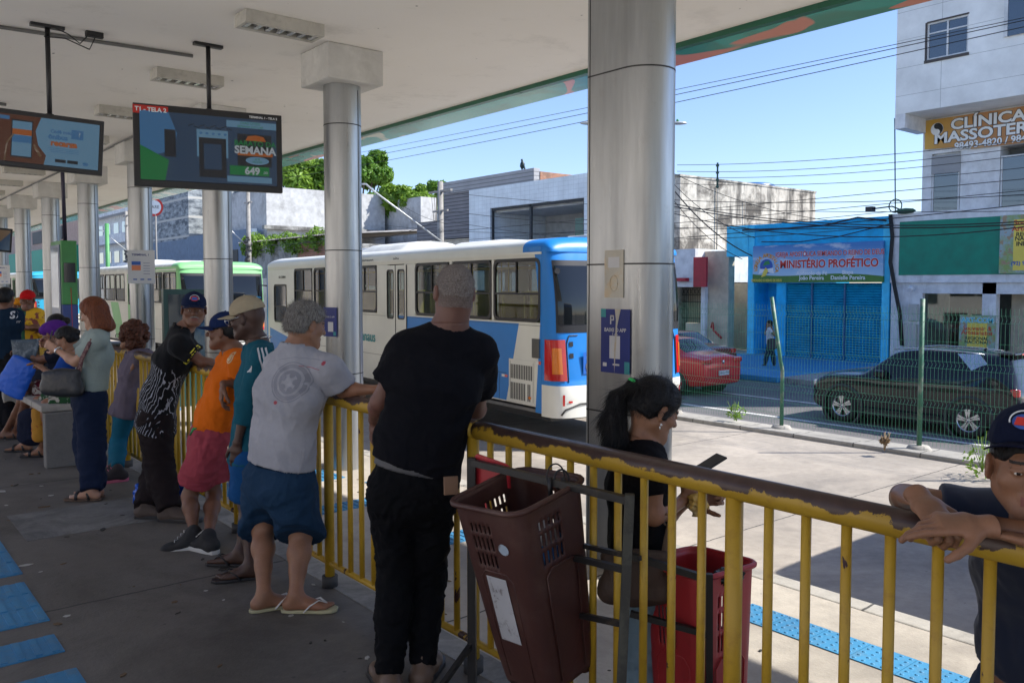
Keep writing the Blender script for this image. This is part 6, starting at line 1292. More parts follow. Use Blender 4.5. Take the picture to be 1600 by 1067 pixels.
def strip(s, x0, y0, x1, y1, w, m=0, n=14):
    a, b = np.array([x0, y0]), np.array([x1, y1]); t = nrm(b-a); q = np.array([-t[1], t[0]])*w/2
    s.grid([[(*(a+(b-a)*i/n+q*k), 0) for k in (-1, 0, 1)] for i in range(n+1)], m, False)
def curve_strip(s, pts, w, m=0, n=4):
    P = []; pts = np.array(pts, float); A = []
    for i in range(len(pts)-1):
        for k in range(n): A.append(pts[i]+(pts[i+1]-pts[i])*k/n)
    A.append(pts[-1]); A = np.array(A)
    for i in range(len(A)): t = nrm(A[min(i+1, len(A)-1)]-A[max(i-1, 0)]); q = np.array([-t[1], t[0]])*w/2; P.append([(*(A[i]-q), 0), (*(A[i]+q), 0)])
    s.grid(P, m, False)
def disc(s, cx, cy, r, m=0, n=24, r0=0, k=4):
    s.grid([[(cx+(r0+(r-r0)*j/k)*math.cos(a), cy+(r0+(r-r0)*j/k)*math.sin(a), 0) for j in range(k+1)] for a in np.linspace(0, 2*math.pi, n+1)], m, False)
# ------------------------------------------------------------------ the people, each posed where the photograph shows them
RT, HD = V3(math.cos(TH), -math.sin(TH), 0), V3(math.sin(TH), math.cos(TH), 0)     # picture right / away from the viewer
def D(a, b, z=0): return a*RT+b*HD+V3(0, 0, z)
def PX(d0):
    return lambda u, v, dd=0: at(u, v, d0+dd)
def ank(u, v, g0=0.0, z=.095): return onZ(u, v, g0+z)
k_wht2 = flat('shirt_print_white', (.55, .57, .6)); k_grey2 = flat('faded_print_grey', (.22, .23, .27)); k_red2 = flat('print_red', (.35, .05, .08)); k_yel2 = flat('piping_yellow', (.6, .55, .03)); m_gold = mat('gold_metal', (.6, .4, .12), .3, .9); m_silvm = mat('silver_metal', (.6, .6, .6), .25, .9)
H_p1 = hairm('cropped_grey_hair', (.08, .065, .058), (.30, .27, .25), (1, 1, .6), 300, .8)
# 1 man in black seen from behind
P = PX(3.42); c = dict(head=P(710, 457, .0), neck=P(700, 520), chest=P(680, 600, .02), waist=P(655, 690), hip=P(645, 765, -.02), shL=P(638, 547, .02), shR=P(747, 551, .06), elL=P(594, 628, .06), elR=P(745, 640, .30), wrL=P(585, 655, .27), wrR=P(680, 648, .5),
    knL=P(619, 905, .0), knR=P(668, 905, .08), anL=ank(608, 1046), anR=ank(660, 1032))
def belt(c):
    F = Field(); J = c['J']; p = J['hip']+(J['waist']-J['hip'])*.50; F.cap(p-c['up']*.017, p+c['up']*.017, .170, .168, c['fl']*1.04, c['S'], k=.004, clip=[(p+c['up']*.02, c['up']), (p-c['up']*.02, -c['up'])]); fld('belt', F, .006, mat('grey_webbing_belt', (.07, .07, .075), .6), c)
    M = frame(P(704, 758, -.2), RT+.3*HD, (0, .1, 1), None); s = MB(); s.box(-.028, -.035, 0, .028, .035, .012, 0, M); s.build('wallet', mat('tan_leather', (.22, .13, .08), .6), c['t'], world=True, bevel=.003)
p1 = build_person('shaven headed man in black t-shirt and black jeans seen from behind, leaning on the rail', c, tuple(onZ(640, 1060, 0)), skin('ruddy_brown_skin', (.15, .07, .05)), D(-.30, .95, .02),
    top=dict(m=cloth('black_cotton', (.0045, .005, .008)), sl=.62, ease=.026, flare=.018, hem=P(648, 731), hemn=nrm(c['waist']-c['hip'])+D(.22, 0, 0), neck=.066, amp=.008, freq=8, seed=3, aniso=(1, 1, 1.1)),
    legs=dict(m=cloth('black_denim', (.004, .0045, .006)), to=2.05, ease=.012, amp=.008, freq=13, seed=8, waist=.55), feet=dict(dL=D(-.35, .9), dR=D(.15, 1), shoe=shoe(mat('brown_leather_shoe', (.12, .075, .05), .5), b_blk, open_=True)), girth=1.05, arm=1.10, leg=.96, h=.009, hh=.0038, scalp=H_stub, headup=D(.04, 0, 1), hg=.99, neckr=1.28, hair=short_hair(H_p1, .0025, .0006, .03, nb=9000, bl=.008),
    hands=dict(L=dict(d=D(-.15, .35, -.85), back=D(-.9, -.3, 0), thumb=D(.3, -1, 0), curl=.7), R=dict(d=D(-.8, .5, -.2), curl=.5)), extra=belt, group=None)
# 2 older man in pale shirt
P = PX(4.28); c = dict(head=P(478, 508, .02), neck=P(460, 552, .0), chest=P(452, 615, .0), waist=P(441, 690), hip=P(436, 752), shL=P(440, 570, .16), shR=P(513, 578, -.05), elL=P(470, 622, .36), elR=P(536, 610, .0), wrL=P(520, 613, .4), wrR=P(590, 608, -.1), knL=P(411, 826, .1), knR=P(470, 836, .0), anL=ank(412, 924), anR=ank(462, 926))
def shirtprint(c):
    g_ = c['top']; o = P(418, 603, -.3); M = frame(o, RT*.9-HD*.35, (0, 0, 1)) @ Matrix.Scale(.8, 4); 
    def b(s):
        disc(s, 0, 0, .122, 0, 36, .116, 1); disc(s, 0, 0, .108, 0, 36, .085, 3); disc(s, 0, 0, .07, 0, 30, .05, 2)
        for k in range(5): a = k*1.257; disc(s, .045*math.cos(a), .045*math.sin(a), .018, 0, 10, 0, 2)
    decal(c, g_, 'printed_emblem', M, b, [k_grey2, k_red2])
    def b2(s): disc(s, -.075, -.125, .012, 1, 8, 0, 1); curve_strip(s, [(.02, .1), (.1, .09), (.17, .075)], .003, 1); disc(s, .19, .115, .014, 1, 6, .004, 1); disc(s, .19, .115, .006, 1, 6, 0, 1)
    decal(c, g_, 'red_stitching', M, b2, [k_grey2, k_red2])
    def b3(s): curve_strip(s, [(.14, -.28), (.145, -.4)], .004, 0); curve_strip(s, [(-.18, .12), (0, .15), (.2, .13)], .0025, 0)
    decal(c, g_, 'seam', M, b3, [k_grey2])
p2 = build_person('grey haired man in pale grey shirt and dark blue shorts leaning on the rail', c, tuple(onZ(440, 945, 0)), S_tan, D(.72, .68, -.22),
    top=dict(m=cloth('pale_grey_cotton', (.34, .35, .39)), sl=.78, slr=.04, ease=.036, flare=.045, hem=P(434, 724), neck=.062, amp=.011, freq=6.5, seed=21, collar=True, aniso=(1, 1, .8)),
    legs=dict(m=cloth('navy_shorts_cloth', (.014, .040, .085)), to=1.02, ease=.034, flare=.012, amp=.009, freq=8, seed=4, name='shorts'), feet=dict(dL=D(.75, .45), dR=D(1, .06), shoe=sandal(mat('cream_rubber_sole', (.38, .36, .22), .6), flat('white_rubber_strap', (.6, .6, .58)))),
    hair=short_hair(H_grey, .012, .004, nb=7000), girth=1.08, belly=.02, arm=1.0, leg=1.05, h=.009, hh=.0045, hands=dict(R=dict(d=D(1, -.15, .0), back=D(0, -.35, 1), curl=.35)), extra=shirtprint, headup=D(.12, .1, 1))
# 3 man in teal with beige cap
P = PX(4.78); c = dict(head=P(386, 497, .0), neck=P(404, 542, .03), chest=P(404, 605, .06), waist=P(398, 665, .04), hip=P(393, 715, 0), shL=P(410, 560, -.14), shR=P(400, 556, .2), elL=P(386, 632, -.12), elR=P(400, 640, .3), wrL=P(371, 690, -.15), wrR=P(420, 640, .35), knL=P(386, 785, -.04), knR=P(394, 790, .1), anL=ank(391, 878), anR=ank(375, 858))
def teal_bits(c):
    M = frame(P(400, 550, -.3), RT+.1*HD, (0, 0, 1)); 
    def b(s):
        for k in range(3): curve_strip(s, [(-.012+.02*k, .015), (.0+.02*k, -.02), (.012+.02*k, -.07), (.018+.02*k, -.12)], .009, 0)
    decal(c, c['top'], 'white_stripes', M, b, [k_wht2])
    M2 = frame(P(379, 579, -.3), RT, (0, 0, 1)); decal(c, c['top'], 'chest_mark', M2, lambda s: [strip(s, -.012+.011*k, -.02, .004+.008*k, -.02+.012+.012*k, .006, 0, 2) for k in range(3)], [k_wht2])
    a = c['J']['neck']+c['up']*.035; s = MB(); s.tube([a+.068*(math.cos(t)*RT+math.sin(t)*HD)+V3(0, 0, .028*math.cos(t+.3)) for t in np.linspace(0, 6.2, 30)], .0035, 6); s.build('neck_chain', m_silvm, c['t'], world=True)
    C, f, r, u = c['C'], c['f'], c['r'], c['u']; s = MB()
    for sg in (-1, 1): o = C+r*sg*.033+f*.106+u*.002; s.tube([o+r*.024*math.cos(t)+u*.018*math.sin(t) for t in np.linspace(0, 6.28, 16)], .002, 5); s.tube([C+r*sg*.057+f*.105+u*.004, C+r*sg*.084-f*.0+u*.012], .0018, 5)
    s.tube([C-r*.009+f*.108, C+r*.009+f*.108], .002, 5); s.build('glasses', m_silvm, c['t'], world=True)
p3 = build_person('tall man in teal jersey and beige cap looking left, blue shorts and black flip-flops', c, tuple(onZ(378, 885, 0)), S_dark, D(-.93, .12, -.18),
    top=dict(m=cloth('teal_sports_cloth', (.010, .085, .125)), sl=1.55, ease=.026, flare=.02, hem=P(392, 722), amp=.009, freq=8, seed=31, neck=.066), legs=dict(m=cloth('bright_blue_shorts', (.008, .065, .20)), to=.90, ease=.03, flare=.015, name='shorts', seed=2),
    feet=dict(dL=D(-.95, -.25), dR=D(-.95, .1), shoe=sandal(b_blk, b_blk)), hat=cap_hat(cloth('beige_cap_cotton', (.33, .28, .19)), .1), girth=1.0, leg=.92, arm=.95, h=.010, hands=dict(L=dict(d=D(-.1, 0, -1), back=D(-.2, -1, 0), thumb=D(-1, 0, 0)), R=None) if False else dict(L=dict(d=D(-.1, 0, -1), back=D(-.2, -1, 0), thumb=D(-1, 0, 0))), extra=teal_bits, headup=D(-.12, 0, 1))
# 4 man in orange
P = PX(5.34); c = dict(head=P(350, 518, 0), neck=P(367, 553, .02), chest=P(357, 600, .04), waist=P(338, 645, .02), hip=P(326, 685), shL=P(376, 570, -.14), shR=P(357, 566, .2), elL=P(378, 600, -.10), elR=P(368, 604, .35), wrL=P(349, 598, -.2), wrR=P(340, 600, .4), knL=P(296, 775, -.06), knR=P(334, 772, .06), anL=ank(303, 832), anR=ank(326, 838))
def orange_bits(c):
    M = frame(P(337, 562, -.3), RT*.9-HD*.3, (0, 0, 1)); decal(c, c['top'], 'chest_emblem', M, lambda s: (disc(s, 0, 0, .034, 0, 24, .026, 1), disc(s, 0, 0, .021, 0, 24, .004, 2)), [mat('cream_print', (.55, .4, .22))])
    s = MB(); s.tube([P(303, 668, -.19), P(300, 674, -.2), P(297, 680, -.2), P(301, 671, -.2), P(307, 669, -.2)], .006, 5); s.build('drawstring', flat('green_cord', (.02, .35, .1)), c['t'], world=True)
p4 = build_person('man in orange t-shirt, navy cap and faded red shorts leaning back on the rail', c, tuple(onZ(310, 850, 0)), S_dark if False else S_brown, D(-.97, .05, .0),
    top=dict(m=cloth('orange_cotton', (.62, .13, .008)), sl=.55, ease=.030, flare=.03, hem=P(326, 668), hemn=D(.22, 0, 1), amp=.010, freq=8, seed=12), legs=dict(m=cloth('faded_red_cotton', (.32, .055, .075)), to=.80, ease=.028, flare=.02, name='shorts', amp=.010, freq=9, seed=6),
    feet=dict(dL=D(-1, -.15), dR=D(-.7, .5), pitchL=-.18, shoe=shoe(mat('black_mesh_shoe', (.015, .016, .018), .8), flat('white_sole', (.5, .5, .48)))), hat=cap_hat(cloth('navy_cap_cotton', (.008, .02, .075)), .1), hair=short_hair(H_black, .005, .002, .03), girth=.95, leg=.88, arm=.82, h=.010, hands=dict(L=dict(d=D(-.15, 0, -1), back=D(-.9, -.4, 0), thumb=D(.2, -1, 0), curl=.5), R=dict(d=D(-.15, 0, -1), back=D(-.9, 0, 0))), headup=D(.05, 0, 1), extra=orange_bits)
# 5 man in black patterned shirt
P = PX(5.98)
def wave(n, q):
    o = n.xyz(n.tc.outputs['Object']); w = n.n('ShaderNodeTexWave'); w.bands_direction = 'Z'; w.inputs['Scale'].default_value = 9; w.inputs['Distortion'].default_value = 7; w.inputs['Detail'].default_value = 2; w.inputs['Detail Scale'].default_value = 1.2; n.set(w.inputs['Vector'], n.map((2.2, 2.2, .9), (.9, .2, .3)))
    f = n.math('MULTIPLY', n.math('GREATER_THAN', w.outputs[0], .91), n.math('LESS_THAN', n.math('ADD', o[2], n.math('MULTIPLY', n.noise(2.5), .55)), 1.32)); return n.mix(f, q, (.34, .36, .42))
c = dict(head=P(303, 484, -.02), neck=P(284, 520, .0), chest=P(268, 565, .02), waist=P(250, 612), hip=P(244, 655), shL=P(284, 533, .2), shR=P(281, 541, -.16), elL=P(318, 568, .25), elR=P(317, 566, -.13), wrL=P(345, 570, .2), wrR=P(352, 572, -.02), knL=P(248, 722, .12), knR=P(248, 725, -.08), anL=ank(228, 788), anR=ank(264, 792))
def p5_bits(c):
    M = frame(P(309, 552, -.3), RT, (0, 0, 1)); J = c['J']
    for k, o in enumerate((.80, .90)):
        q = J['shR']+(J['elR']-J['shR'])*(.49+.07*k); F = Field(); a = nrm(J['elR']-J['shR']); F.cap(q-a*.004, q+a*.004, .078, .078, k=.003, clip=[(q+a*.006, a), (q-a*.006, -a)]); fld('sleeve_band', F, .004, k_yel2, c)
    q = J['neck']+c['up']*.012; F = Field(); F.cap(q-c['up']*.01, q+c['up']*.025, .074, .070, k=.004, clip=[(q+c['up']*.03, c['up'])]); F.cap(q-c['up']*.02, q+c['up']*.1, .064, .064, k=.002, sub=True); fld('collar_band', F, .005, k_yel2, c)
    C, f, r, u = c['C'], c['f'], c['r'], c['u']; s = MB(); s.tube([C+r*.026+f*.1-u*.051, C+r*.012+f*.106-u*.045, C+f*.109-u*.044, C-r*.012+f*.106-u*.045, C-r*.026+f*.1-u*.051], [.003, .0055, .006, .0055, .003], 6); s.build('moustache', H_grey, c['t'], world=True)
p5 = build_person('moustached man in black patterned polo and navy badged cap looking back', c, tuple(onZ(250, 805, 0)), S_brown, D(.38, -.92, -.03),
    top=dict(m=cloth('black_wave_pattern', (.008, .009, .011), extra=wave, sheen=.05), sl=.58, ease=.03, flare=.035, hem=P(240, 672), amp=.010, freq=7, seed=14, collar=True), legs=dict(m=cloth('brown_black_trousers', (.016, .012, .013)), to=2.06, ease=.026, amp=.010, freq=9, seed=17, flare=.012),
    feet=dict(dL=D(.9, .1), dR=D(1, -.1), shoe=shoe(mat('brown_suede_shoe', (.07, .05, .04), .7), b_blk, open_=True)), hat=cap_hat(cloth('navy_cap_twill', (.007, .014, .045)), .1, logo=[k_red, k_blu, k_wht]), hair=short_hair(H_grey, .004, .002, .02), girth=.98, arm=.95, h=.011, hh=.0045, headup=D(.03, 0, 1), hg=1.0, extra=p5_bits,
    hands=dict(R=dict(curl=.5), L=dict(curl=.5)))
# 6 woman in mauve
def curly(c):
    C, f, r, u = c['C'], c['f'], c['r'], c['u']; F = Field(); rg = np.random.default_rng(4); F.ell(C-f*.02+u*.03, [.095, .105, .10], [r, f, u], clip=[(C+f*.055+u*.04, nrm(f*.85-u*.35))])
    for _ in range(60):
        d = nrm(rg.normal(size=3)); p = C-f*.03+u*.02+r*d[0]*.095+f*(d[1]*.10-.01)+u*d[2]*.11
        if (p-C) @ f > .045 and (p-C) @ u < .09: continue
        F.ell(p, [.024]*3, k=.012)
    F.ell(C-f*.05-u*.06, [.085, .07, .08], [r, f, u], k=.02); fld('hair', F, .006, H_curl, c, .008, 40, 9)
P = PX(7.3); c = dict(head=P(204, 525), neck=P(212, 553), chest=P(211, 580), waist=P(203, 615), hip=P(196, 642), shL=P(221, 560, -.12), shR=P(210, 558, .16), elL=P(240, 555, -.02), elR=P(232, 566, .3), wrL=P(211, 566, -.14), wrR=P(222, 572, .3), knL=P(185, 690, -.04), knR=P(186, 688, .1), anL=ank(184, 734), anR=ank(178, 731))
def p6b(c): 
    q = c['J']['wrL']; F = Field(); a = nrm(q-c['J']['elL']); F.cap(q-a*.01, q+a*.01, .036, .036, k=.003, clip=[(q+a*.01, a), (q-a*.01, -a)]); fld('watch', F, .005, m_gold, c)
    C, f, r, u = c['C'], c['f'], c['r'], c['u']; s = MB()
    for sg in (-1, 1): o = C+r*sg*.033+f*.106+u*.002; s.tube([o+r*.024*math.cos(t)+u*.018*math.sin(t) for t in np.linspace(0, 6.28, 12)], .0025, 4); s.tube([C+r*sg*.057+f*.105+u*.004, C+r*sg*.084+u*.012], .002, 4)
    s.build('glasses', b_blk, c['t'], world=True)
p6 = build_person('curly haired woman in mauve top and teal leggings resting an elbow on the rail', c, tuple(onZ(184, 742, 0)), S_tan, D(-.95, .2, .0), top=dict(m=cloth('mauve_jersey', (.135, .115, .155)), sl=.7, ease=.026, flare=.035, hem=P(193, 648), amp=.010, freq=8, seed=23), legs=dict(m=cloth('teal_leggings', (.012, .115, .19)), to=1.9, ease=.006, amp=.003, freq=12),
    feet=dict(d=D(-.8, -.5), shoe=shoe(mat('black_pink_sneaker', (.02, .015, .02), .7), flat('pink_sole', (.5, .12, .2)))), hair=curly, girth=.95, leg=.95, arm=.9, h=.013, hh=.006, hr=.007, g=.97, fem=True, extra=p6b, hands=dict(L=dict(d=D(-.4, 0, -.8), back=D(-.8, -.3, 0), curl=.5)))
# 7 woman with auburn hair
def bob(c):
    C, f, r, u = c['C'], c['f'], c['r'], c['u']; F = Field(); F.ell(C-f*.012+u*.032, [.088, .104, .096], [r, f, u], clip=[(C+f*.040+u*.03, nrm(f*.9-u*.45))])
    for sg in (-1, 1): F.cap(C+r*sg*.062-f*.012+u*.02, C+r*sg*.078-f*.015-u*.12, .036, .032, 1.6, r, k=.02, side=None) if False else F.cap(C+r*sg*.060-f*.030+u*.03, C+r*sg*.068-f*.034-u*.125, .028, .026, 1.3, r, k=.02)
    F.cap(C-f*.055+u*.02, C-f*.075-u*.135, .078, .072, .6, r, k=.03); fld('hair', F, .0055, H_red, c, .006, 28, 9, aniso=(1, 1, .18))
P = PX(6.5); c = dict(head=P(146, 489), neck=P(153, 520), chest=P(149, 555), waist=P(143, 592), hip=P(140, 622), shL=P(152, 532, -.15), shR=P(146, 530, .17), elL=P(118, 566, -.12), elR=P(112, 560, .16), wrL=P(91, 548, -.02), wrR=P(90, 546, .10), knL=P(144, 695, -.07), knR=P(136, 694, .10), anL=ank(143, 762), anR=ank(150, 757))
def p7b(c):
    L = c['J']; s = MB(); M = frame(P(78, 530, .03), HD*.3+V3(0, 0, .5)-RT*.4, V3(0, 0, 1)-.2*RT); s.box(-.036, -.072, -.004, .036, .072, .004, 0, M); 
    q = L['wrL']; F = Field(); a = nrm(q-L['elL']); F.cap(q-a*.012, q+a*.012, .031, .031, k=.003, clip=[(q+a*.01, a), (q-a*.01, -a)]); fld('watch', F, .005, m_silvm, c)
    C, f, r, u = c['C'], c['f'], c['r'], c['u']; s = MB()
    for sg in (-1, 1): o = C+r*sg*.033+f*.106+u*.002; s.tube([o+r*.024*math.cos(t)+u*.018*math.sin(t) for t in np.linspace(0, 6.28, 12)], .0022, 4); s.tube([C+r*sg*.057+f*.105+u*.004, C+r*sg*.084+u*.012], .002, 4)
    s.build('glasses', b_blk, c['t'], world=True)
    pass
p7 = build_person('auburn haired woman in pale green t-shirt and navy trousers reading her phone', c, tuple(onZ(142, 775, 0)), S_white, D(-.93, .1, -.32), top=dict(m=cloth('pale_green_cotton', (.27, .33, .31)), sl=.62, ease=.022, flare=.03, hem=P(141, 606), amp=.008, freq=8, seed=26), legs=dict(m=cloth('navy_wide_trousers', (.010, .018, .045)), to=2.06, ease=.024, flare=.012, amp=.010, freq=7, seed=9),
    feet=dict(dL=D(-1, 0), dR=D(-.9, .3), shoe=sandal(mat('brown_wedge', (.1, .06, .04), .6), b_blk, True)), hair=bob, girth=1.04, leg=1.0, arm=.95, h=.012, hh=.0055, hr=.006, g=.98, fem=True, extra=p7b, hands=dict(L=dict(d=D(-.9, .1, .5), back=D(0, -.3, -1) if False else D(-.3, -.9, 0), curl=.9), R=dict(d=D(-.9, -.1, .5), back=D(0, 1, 0), curl=.9)))
ph = thing('phone', 'dark phone in the hands of the auburn haired woman', 'phone', P(78, 531, .03)); s = MB(); M = frame(P(78, 531, .03), HD*.6-RT*.3, V3(0, 0, 1)+.3*RT); s.box(-.036, -.072, -.004, .036, .072, .004, 0, M); s.build('case', b_blk, ph, world=True, bevel=.003)
# her handbag
hb = thing('handbag', 'black leather handbag with patterned strap hanging at the auburn haired woman\'s side', 'handbag', P(97, 595, -.2)); o_ = P(97, 597, -.22); F = Field()
F.cap(o_-RT*.10+V3(0, 0, .02), o_+RT*.10-V3(0, 0, .01), .085, .085, .75, HD, k=.03) if False else F.ell(o_, [.15, .055, .10], [nrm(RT*1.0-.0*HD), HD, V3(0, 0, 1)]); F.cap(o_-RT*.11-V3(0, 0, .05), o_+RT*.11-V3(0, 0, .06), .05, .05, k=.04); F.cap(o_-RT*.12+V3(0, 0, .06), o_+RT*.12+V3(0, 0, .075), .022, .022, k=.04)
fld('bag_body', F, .009, mat('black_grained_leather', (.02, .022, .025), .4, bump=.2, bs=120), dict(t=hb), .003, 14, rel=1)
s = MB(); s.tube([o_+RT*.13+V3(0, 0, .08), P(128, 560, -.22), P(143, 530, -.22), P(147, 518, -.12), P(146, 518, .0), P(136, 550, .08), o_+RT*.1+V3(0, 0, .08)], .018, 6, flat=.35); s.build('strap', mat('patterned_strap', (.10, .04, .05), .8, stain=(.35, .25, .2), ss=60, st=(.5, .6), sa=.8), hb, world=True)
# 8 seated people on the bench
q = onZ(104, 729, 0); bn = thing('bench', 'low concrete bench the people sit on beside the railing', 'bench', q); bx0 = q[0]-.16; 
s = MB(); s.box(bx0, q[1], 0, bx0+.34, q[1]+.12, .49); s.build('leg', concrete('bench_concrete', (.2, .195, .185), None), bn, world=True, bevel=.01); s = MB(); s.box(bx0, q[1]+2.2, 0, bx0+.34, q[1]+2.32, .49); s.build('leg', m_kerb, bn, world=True, bevel=.01)
s = MB(); s.box(bx0-.02, q[1]+.05, .493, bx0+.36, q[1]+3.3, .55); s.build('seat', m_kerb, bn, world=True, bevel=.01)
def floral(n, q): return n.mix(n.ramp(n.noise(14, 2, .5, None, 1), .52, .58), q, (.35, .33, .3))
P = PX(7.75); c = dict(head=P(104, 530), neck=P(112, 558), chest=P(110, 580), waist=P(108, 606), hip=P(110, 628), shL=P(106, 565, -.14), shR=P(112, 563, .16), elL=P(88, 592, -.14), elR=P(96, 592, .18), wrL=P(70, 578, -.05), wrR=P(72, 578, .1), hipL=P(108, 628, -.08), hipR=P(110, 628, .08), knL=P(74, 632, -.12), knR=P(60, 628, .15), anL=ank(66, 698), anR=ank(40, 690))
def blk_hair_bun(bun):
    def fn(c):
        short_hair(H_black, .014, .004, .03)(c); C, f, r, u = c['C'], c['f'], c['r'], c['u']; F = Field(); F.ell(C-f*bun[0]+u*bun[1], [.04, .045, .04], [r, f, u]); fld('hair_bun', F, .006, H_black, c, .004, 30, 4)
    return fn
pC = build_person('seated person in green floral shorts and blue sleeve nearest the auburn haired woman', c, tuple(onZ(100, 728, 0)), S_tan, D(-.85, -.1, -.3), top=dict(m=cloth('royal_blue_cotton', (.01, .05, .25)), sl=.9, ease=.02, hem=P(110, 630), seed=41), legs=dict(m=cloth('green_floral_cloth', (.02, .07, .03), extra=floral), to=.8, ease=.03, name='shorts', seed=42),
    feet=dict(d=D(-1, -.1), shoe=sandal(b_blk, b_blk, True)), hair=blk_hair_bun((.09, .03)), h=.014, hh=.007, hr=.008, g=.96, fem=True)
P = PX(8.3); c = dict(head=P(82, 522), neck=P(92, 546), chest=P(92, 570), waist=P(92, 597), hip=P(96, 616), shL=P(88, 553, -.14), shR=P(94, 552, .16), elL=P(64, 562, -.14), elR=P(70, 570, .18), wrL=P(36, 552, -.08), wrR=P(46, 570, .1), hipL=P(94, 616, -.08), hipR=P(96, 616, .08), knL=P(50, 606, -.12), knR=P(48, 606, .18), anL=ank(26, 672), anR=ank(10, 672))
def turban(c):
    C, f, r, u = c['C'], c['f'], c['r'], c['u']; F = Field(); F.ell(C-f*.02+u*.055, [.098, .125, .078], [r, nrm(f+u*.1), u], k=.02); F.ell(C-f*.06+u*.03, [.085, .08, .075], [r, f, u], k=.03); fld('head_wrap', F, .007, cloth('purple_wrap', (.085, .02, .20)), c, .007, 18, 5)
pA = build_person('seated person in purple head wrap holding a paper out in front', c, tuple(onZ(88, 712, 0)), S_brown, D(-.9, .1, -.25), top=dict(m=cloth('dark_navy_top', (.012, .016, .03)), sl=.5, ease=.02, hem=P(96, 618), seed=43), legs=dict(m=cloth('red_black_floral', (.09, .012, .02), extra=floral), to=.85, ease=.03, name='shorts', seed=44),
    feet=dict(d=D(-1, -.05), shoe=sandal(b_blk, b_blk, True)), hat=turban, h=.014, hh=.007, hr=.008, g=.97, hands=dict(L=dict(curl=.7), R=dict(curl=.7)))
P = PX(9.0); c = dict(head=P(88, 508), neck=P(97, 530), chest=P(98, 552), waist=P(98, 577), hip=P(101, 597), shL=P(94, 537, -.14), shR=P(99, 536, .16), elL=P(82, 560, -.14), elR=P(84, 562, .18), wrL=P(64, 566, -.05), wrR=P(66, 566, .1), hipL=P(99, 597, -.08), hipR=P(101, 597, .08), knL=P(62, 590, -.12), knR=P(60, 590, .15), anL=ank(50, 655), anR=ank(40, 655))
pB = build_person('seated dark haired person with a high bun, half hidden behind the purple wrap', c, tuple(onZ(95, 690, 0)), S_brown, D(-.9, .2, -.2), top=dict(m=cloth('black_top', (.012, .012, .014)), sl=.5, ease=.02, hem=P(101, 600), seed=45), legs=dict(m=cloth('dark_jeans', (.02, .025, .04)), to=1.9, ease=.02, seed=46), feet=dict(d=D(-1, 0), shoe=shoe(b_blk, b_blk)), hair=blk_hair_bun((.13, .02)), h=.016, hh=.008, hr=.009, g=.96, fem=True)
# things they hold
def sheet(name, lab, cat, pts, m, th=.006, folds=0):
    c0 = np.mean(pts, 0); t = thing(name, lab, cat, c0); s = MB(); a, b, d_, e = [np.array(p) for p in pts]; n = 8; nn = nrm(np.cross(b-a, e-a)); 
    s.grid([[a+(b-a)*i/n+((e-a)+((d_-b)-(e-a))*i/n)*j/n+nn*folds*math.sin(i*1.7+j*.6) for j in range(n+1)] for i in range(n+1)], 0, True); o = s.build('panel', m, t, world=True); md = o.modifiers.new('s', 'SOLIDIFY'); md.thickness = th; return t
P = PX(8.15); sheet('newspaper', 'dark folded newspaper held by the person in the purple wrap', 'newspaper', [P(17, 531), P(64, 529), P(56, 560), P(22, 574)], mat('printed_dark_paper', (.03, .06, .09), .5, stain=(.2, .25, .3), ss=18, st=(.5, .65)), .004, .006)
F = Field(); a, b = P(38, 566, -.1), P(14, 612, -.1); F.cap(a, b, .13, .15, .3, RT*.8+V3(0, 0, .45), k=.02, flb=.25, clip=[(a+(a-b)*.12, nrm(a-b)), (b+(b-a)*.08, nrm(b-a))]); bt = thing('shopping_bag', 'big bright blue shopping bag leaning from the seated person\'s lap', 'bag', a); fld('bag_body', F, .009, mat('blue_nonwoven_bag', (.004, .09, .50), .5), dict(t=bt), .006, 8)
P = PX(7.9); F = Field(); a = P(50, 668, -.05); F.cap(a+V3(0, 0, .1), a-V3(0, 0, .08), .12, .13, .7, RT, k=.03); bt = thing('backpack', 'dark backpack standing between the seated legs', 'backpack', a); fld('bag_body', F, .012, cloth('navy_nylon', (.012, .016, .035)), dict(t=bt), .006, 12)
F = Field(); a = P(60, 662, -.22); F.cap(a+V3(0, 0, .12), a-V3(0, 0, .13), .055, .06, .7, RT, k=.03); bt = thing('tote_bag', 'small mustard yellow bag beside the dark backpack', 'bag', a); fld('bag_body', F, .010, mat('mustard_cloth', (.4, .19, .015), .8, stain=(.3, .03, .02), ss=9, st=(.58, .62)), dict(t=bt), .004, 14)
for (u, v, d_, w_, hh_, lab) in ((232, 785, 5.98, .095, .10, 'crumpled bright blue plastic bag on the floor behind the patterned shirt man'), (286, 790, 6.15, .05, .09, 'blue plastic bag just showing right of the black trousers')):
    a = at(u, v, d_); F = Field(); F.cap(V3(a[0], a[1], .08), V3(a[0], a[1], .16), w_, w_*.8, .8, RT, k=.03); bt = thing('plastic_bag', lab, 'plastic bag', (a[0], a[1], 0)); fld('bag_body', F, .010, mat('blue_plastic_film', (.005, .08, .45), .25), dict(t=bt), .022, 16, 7)
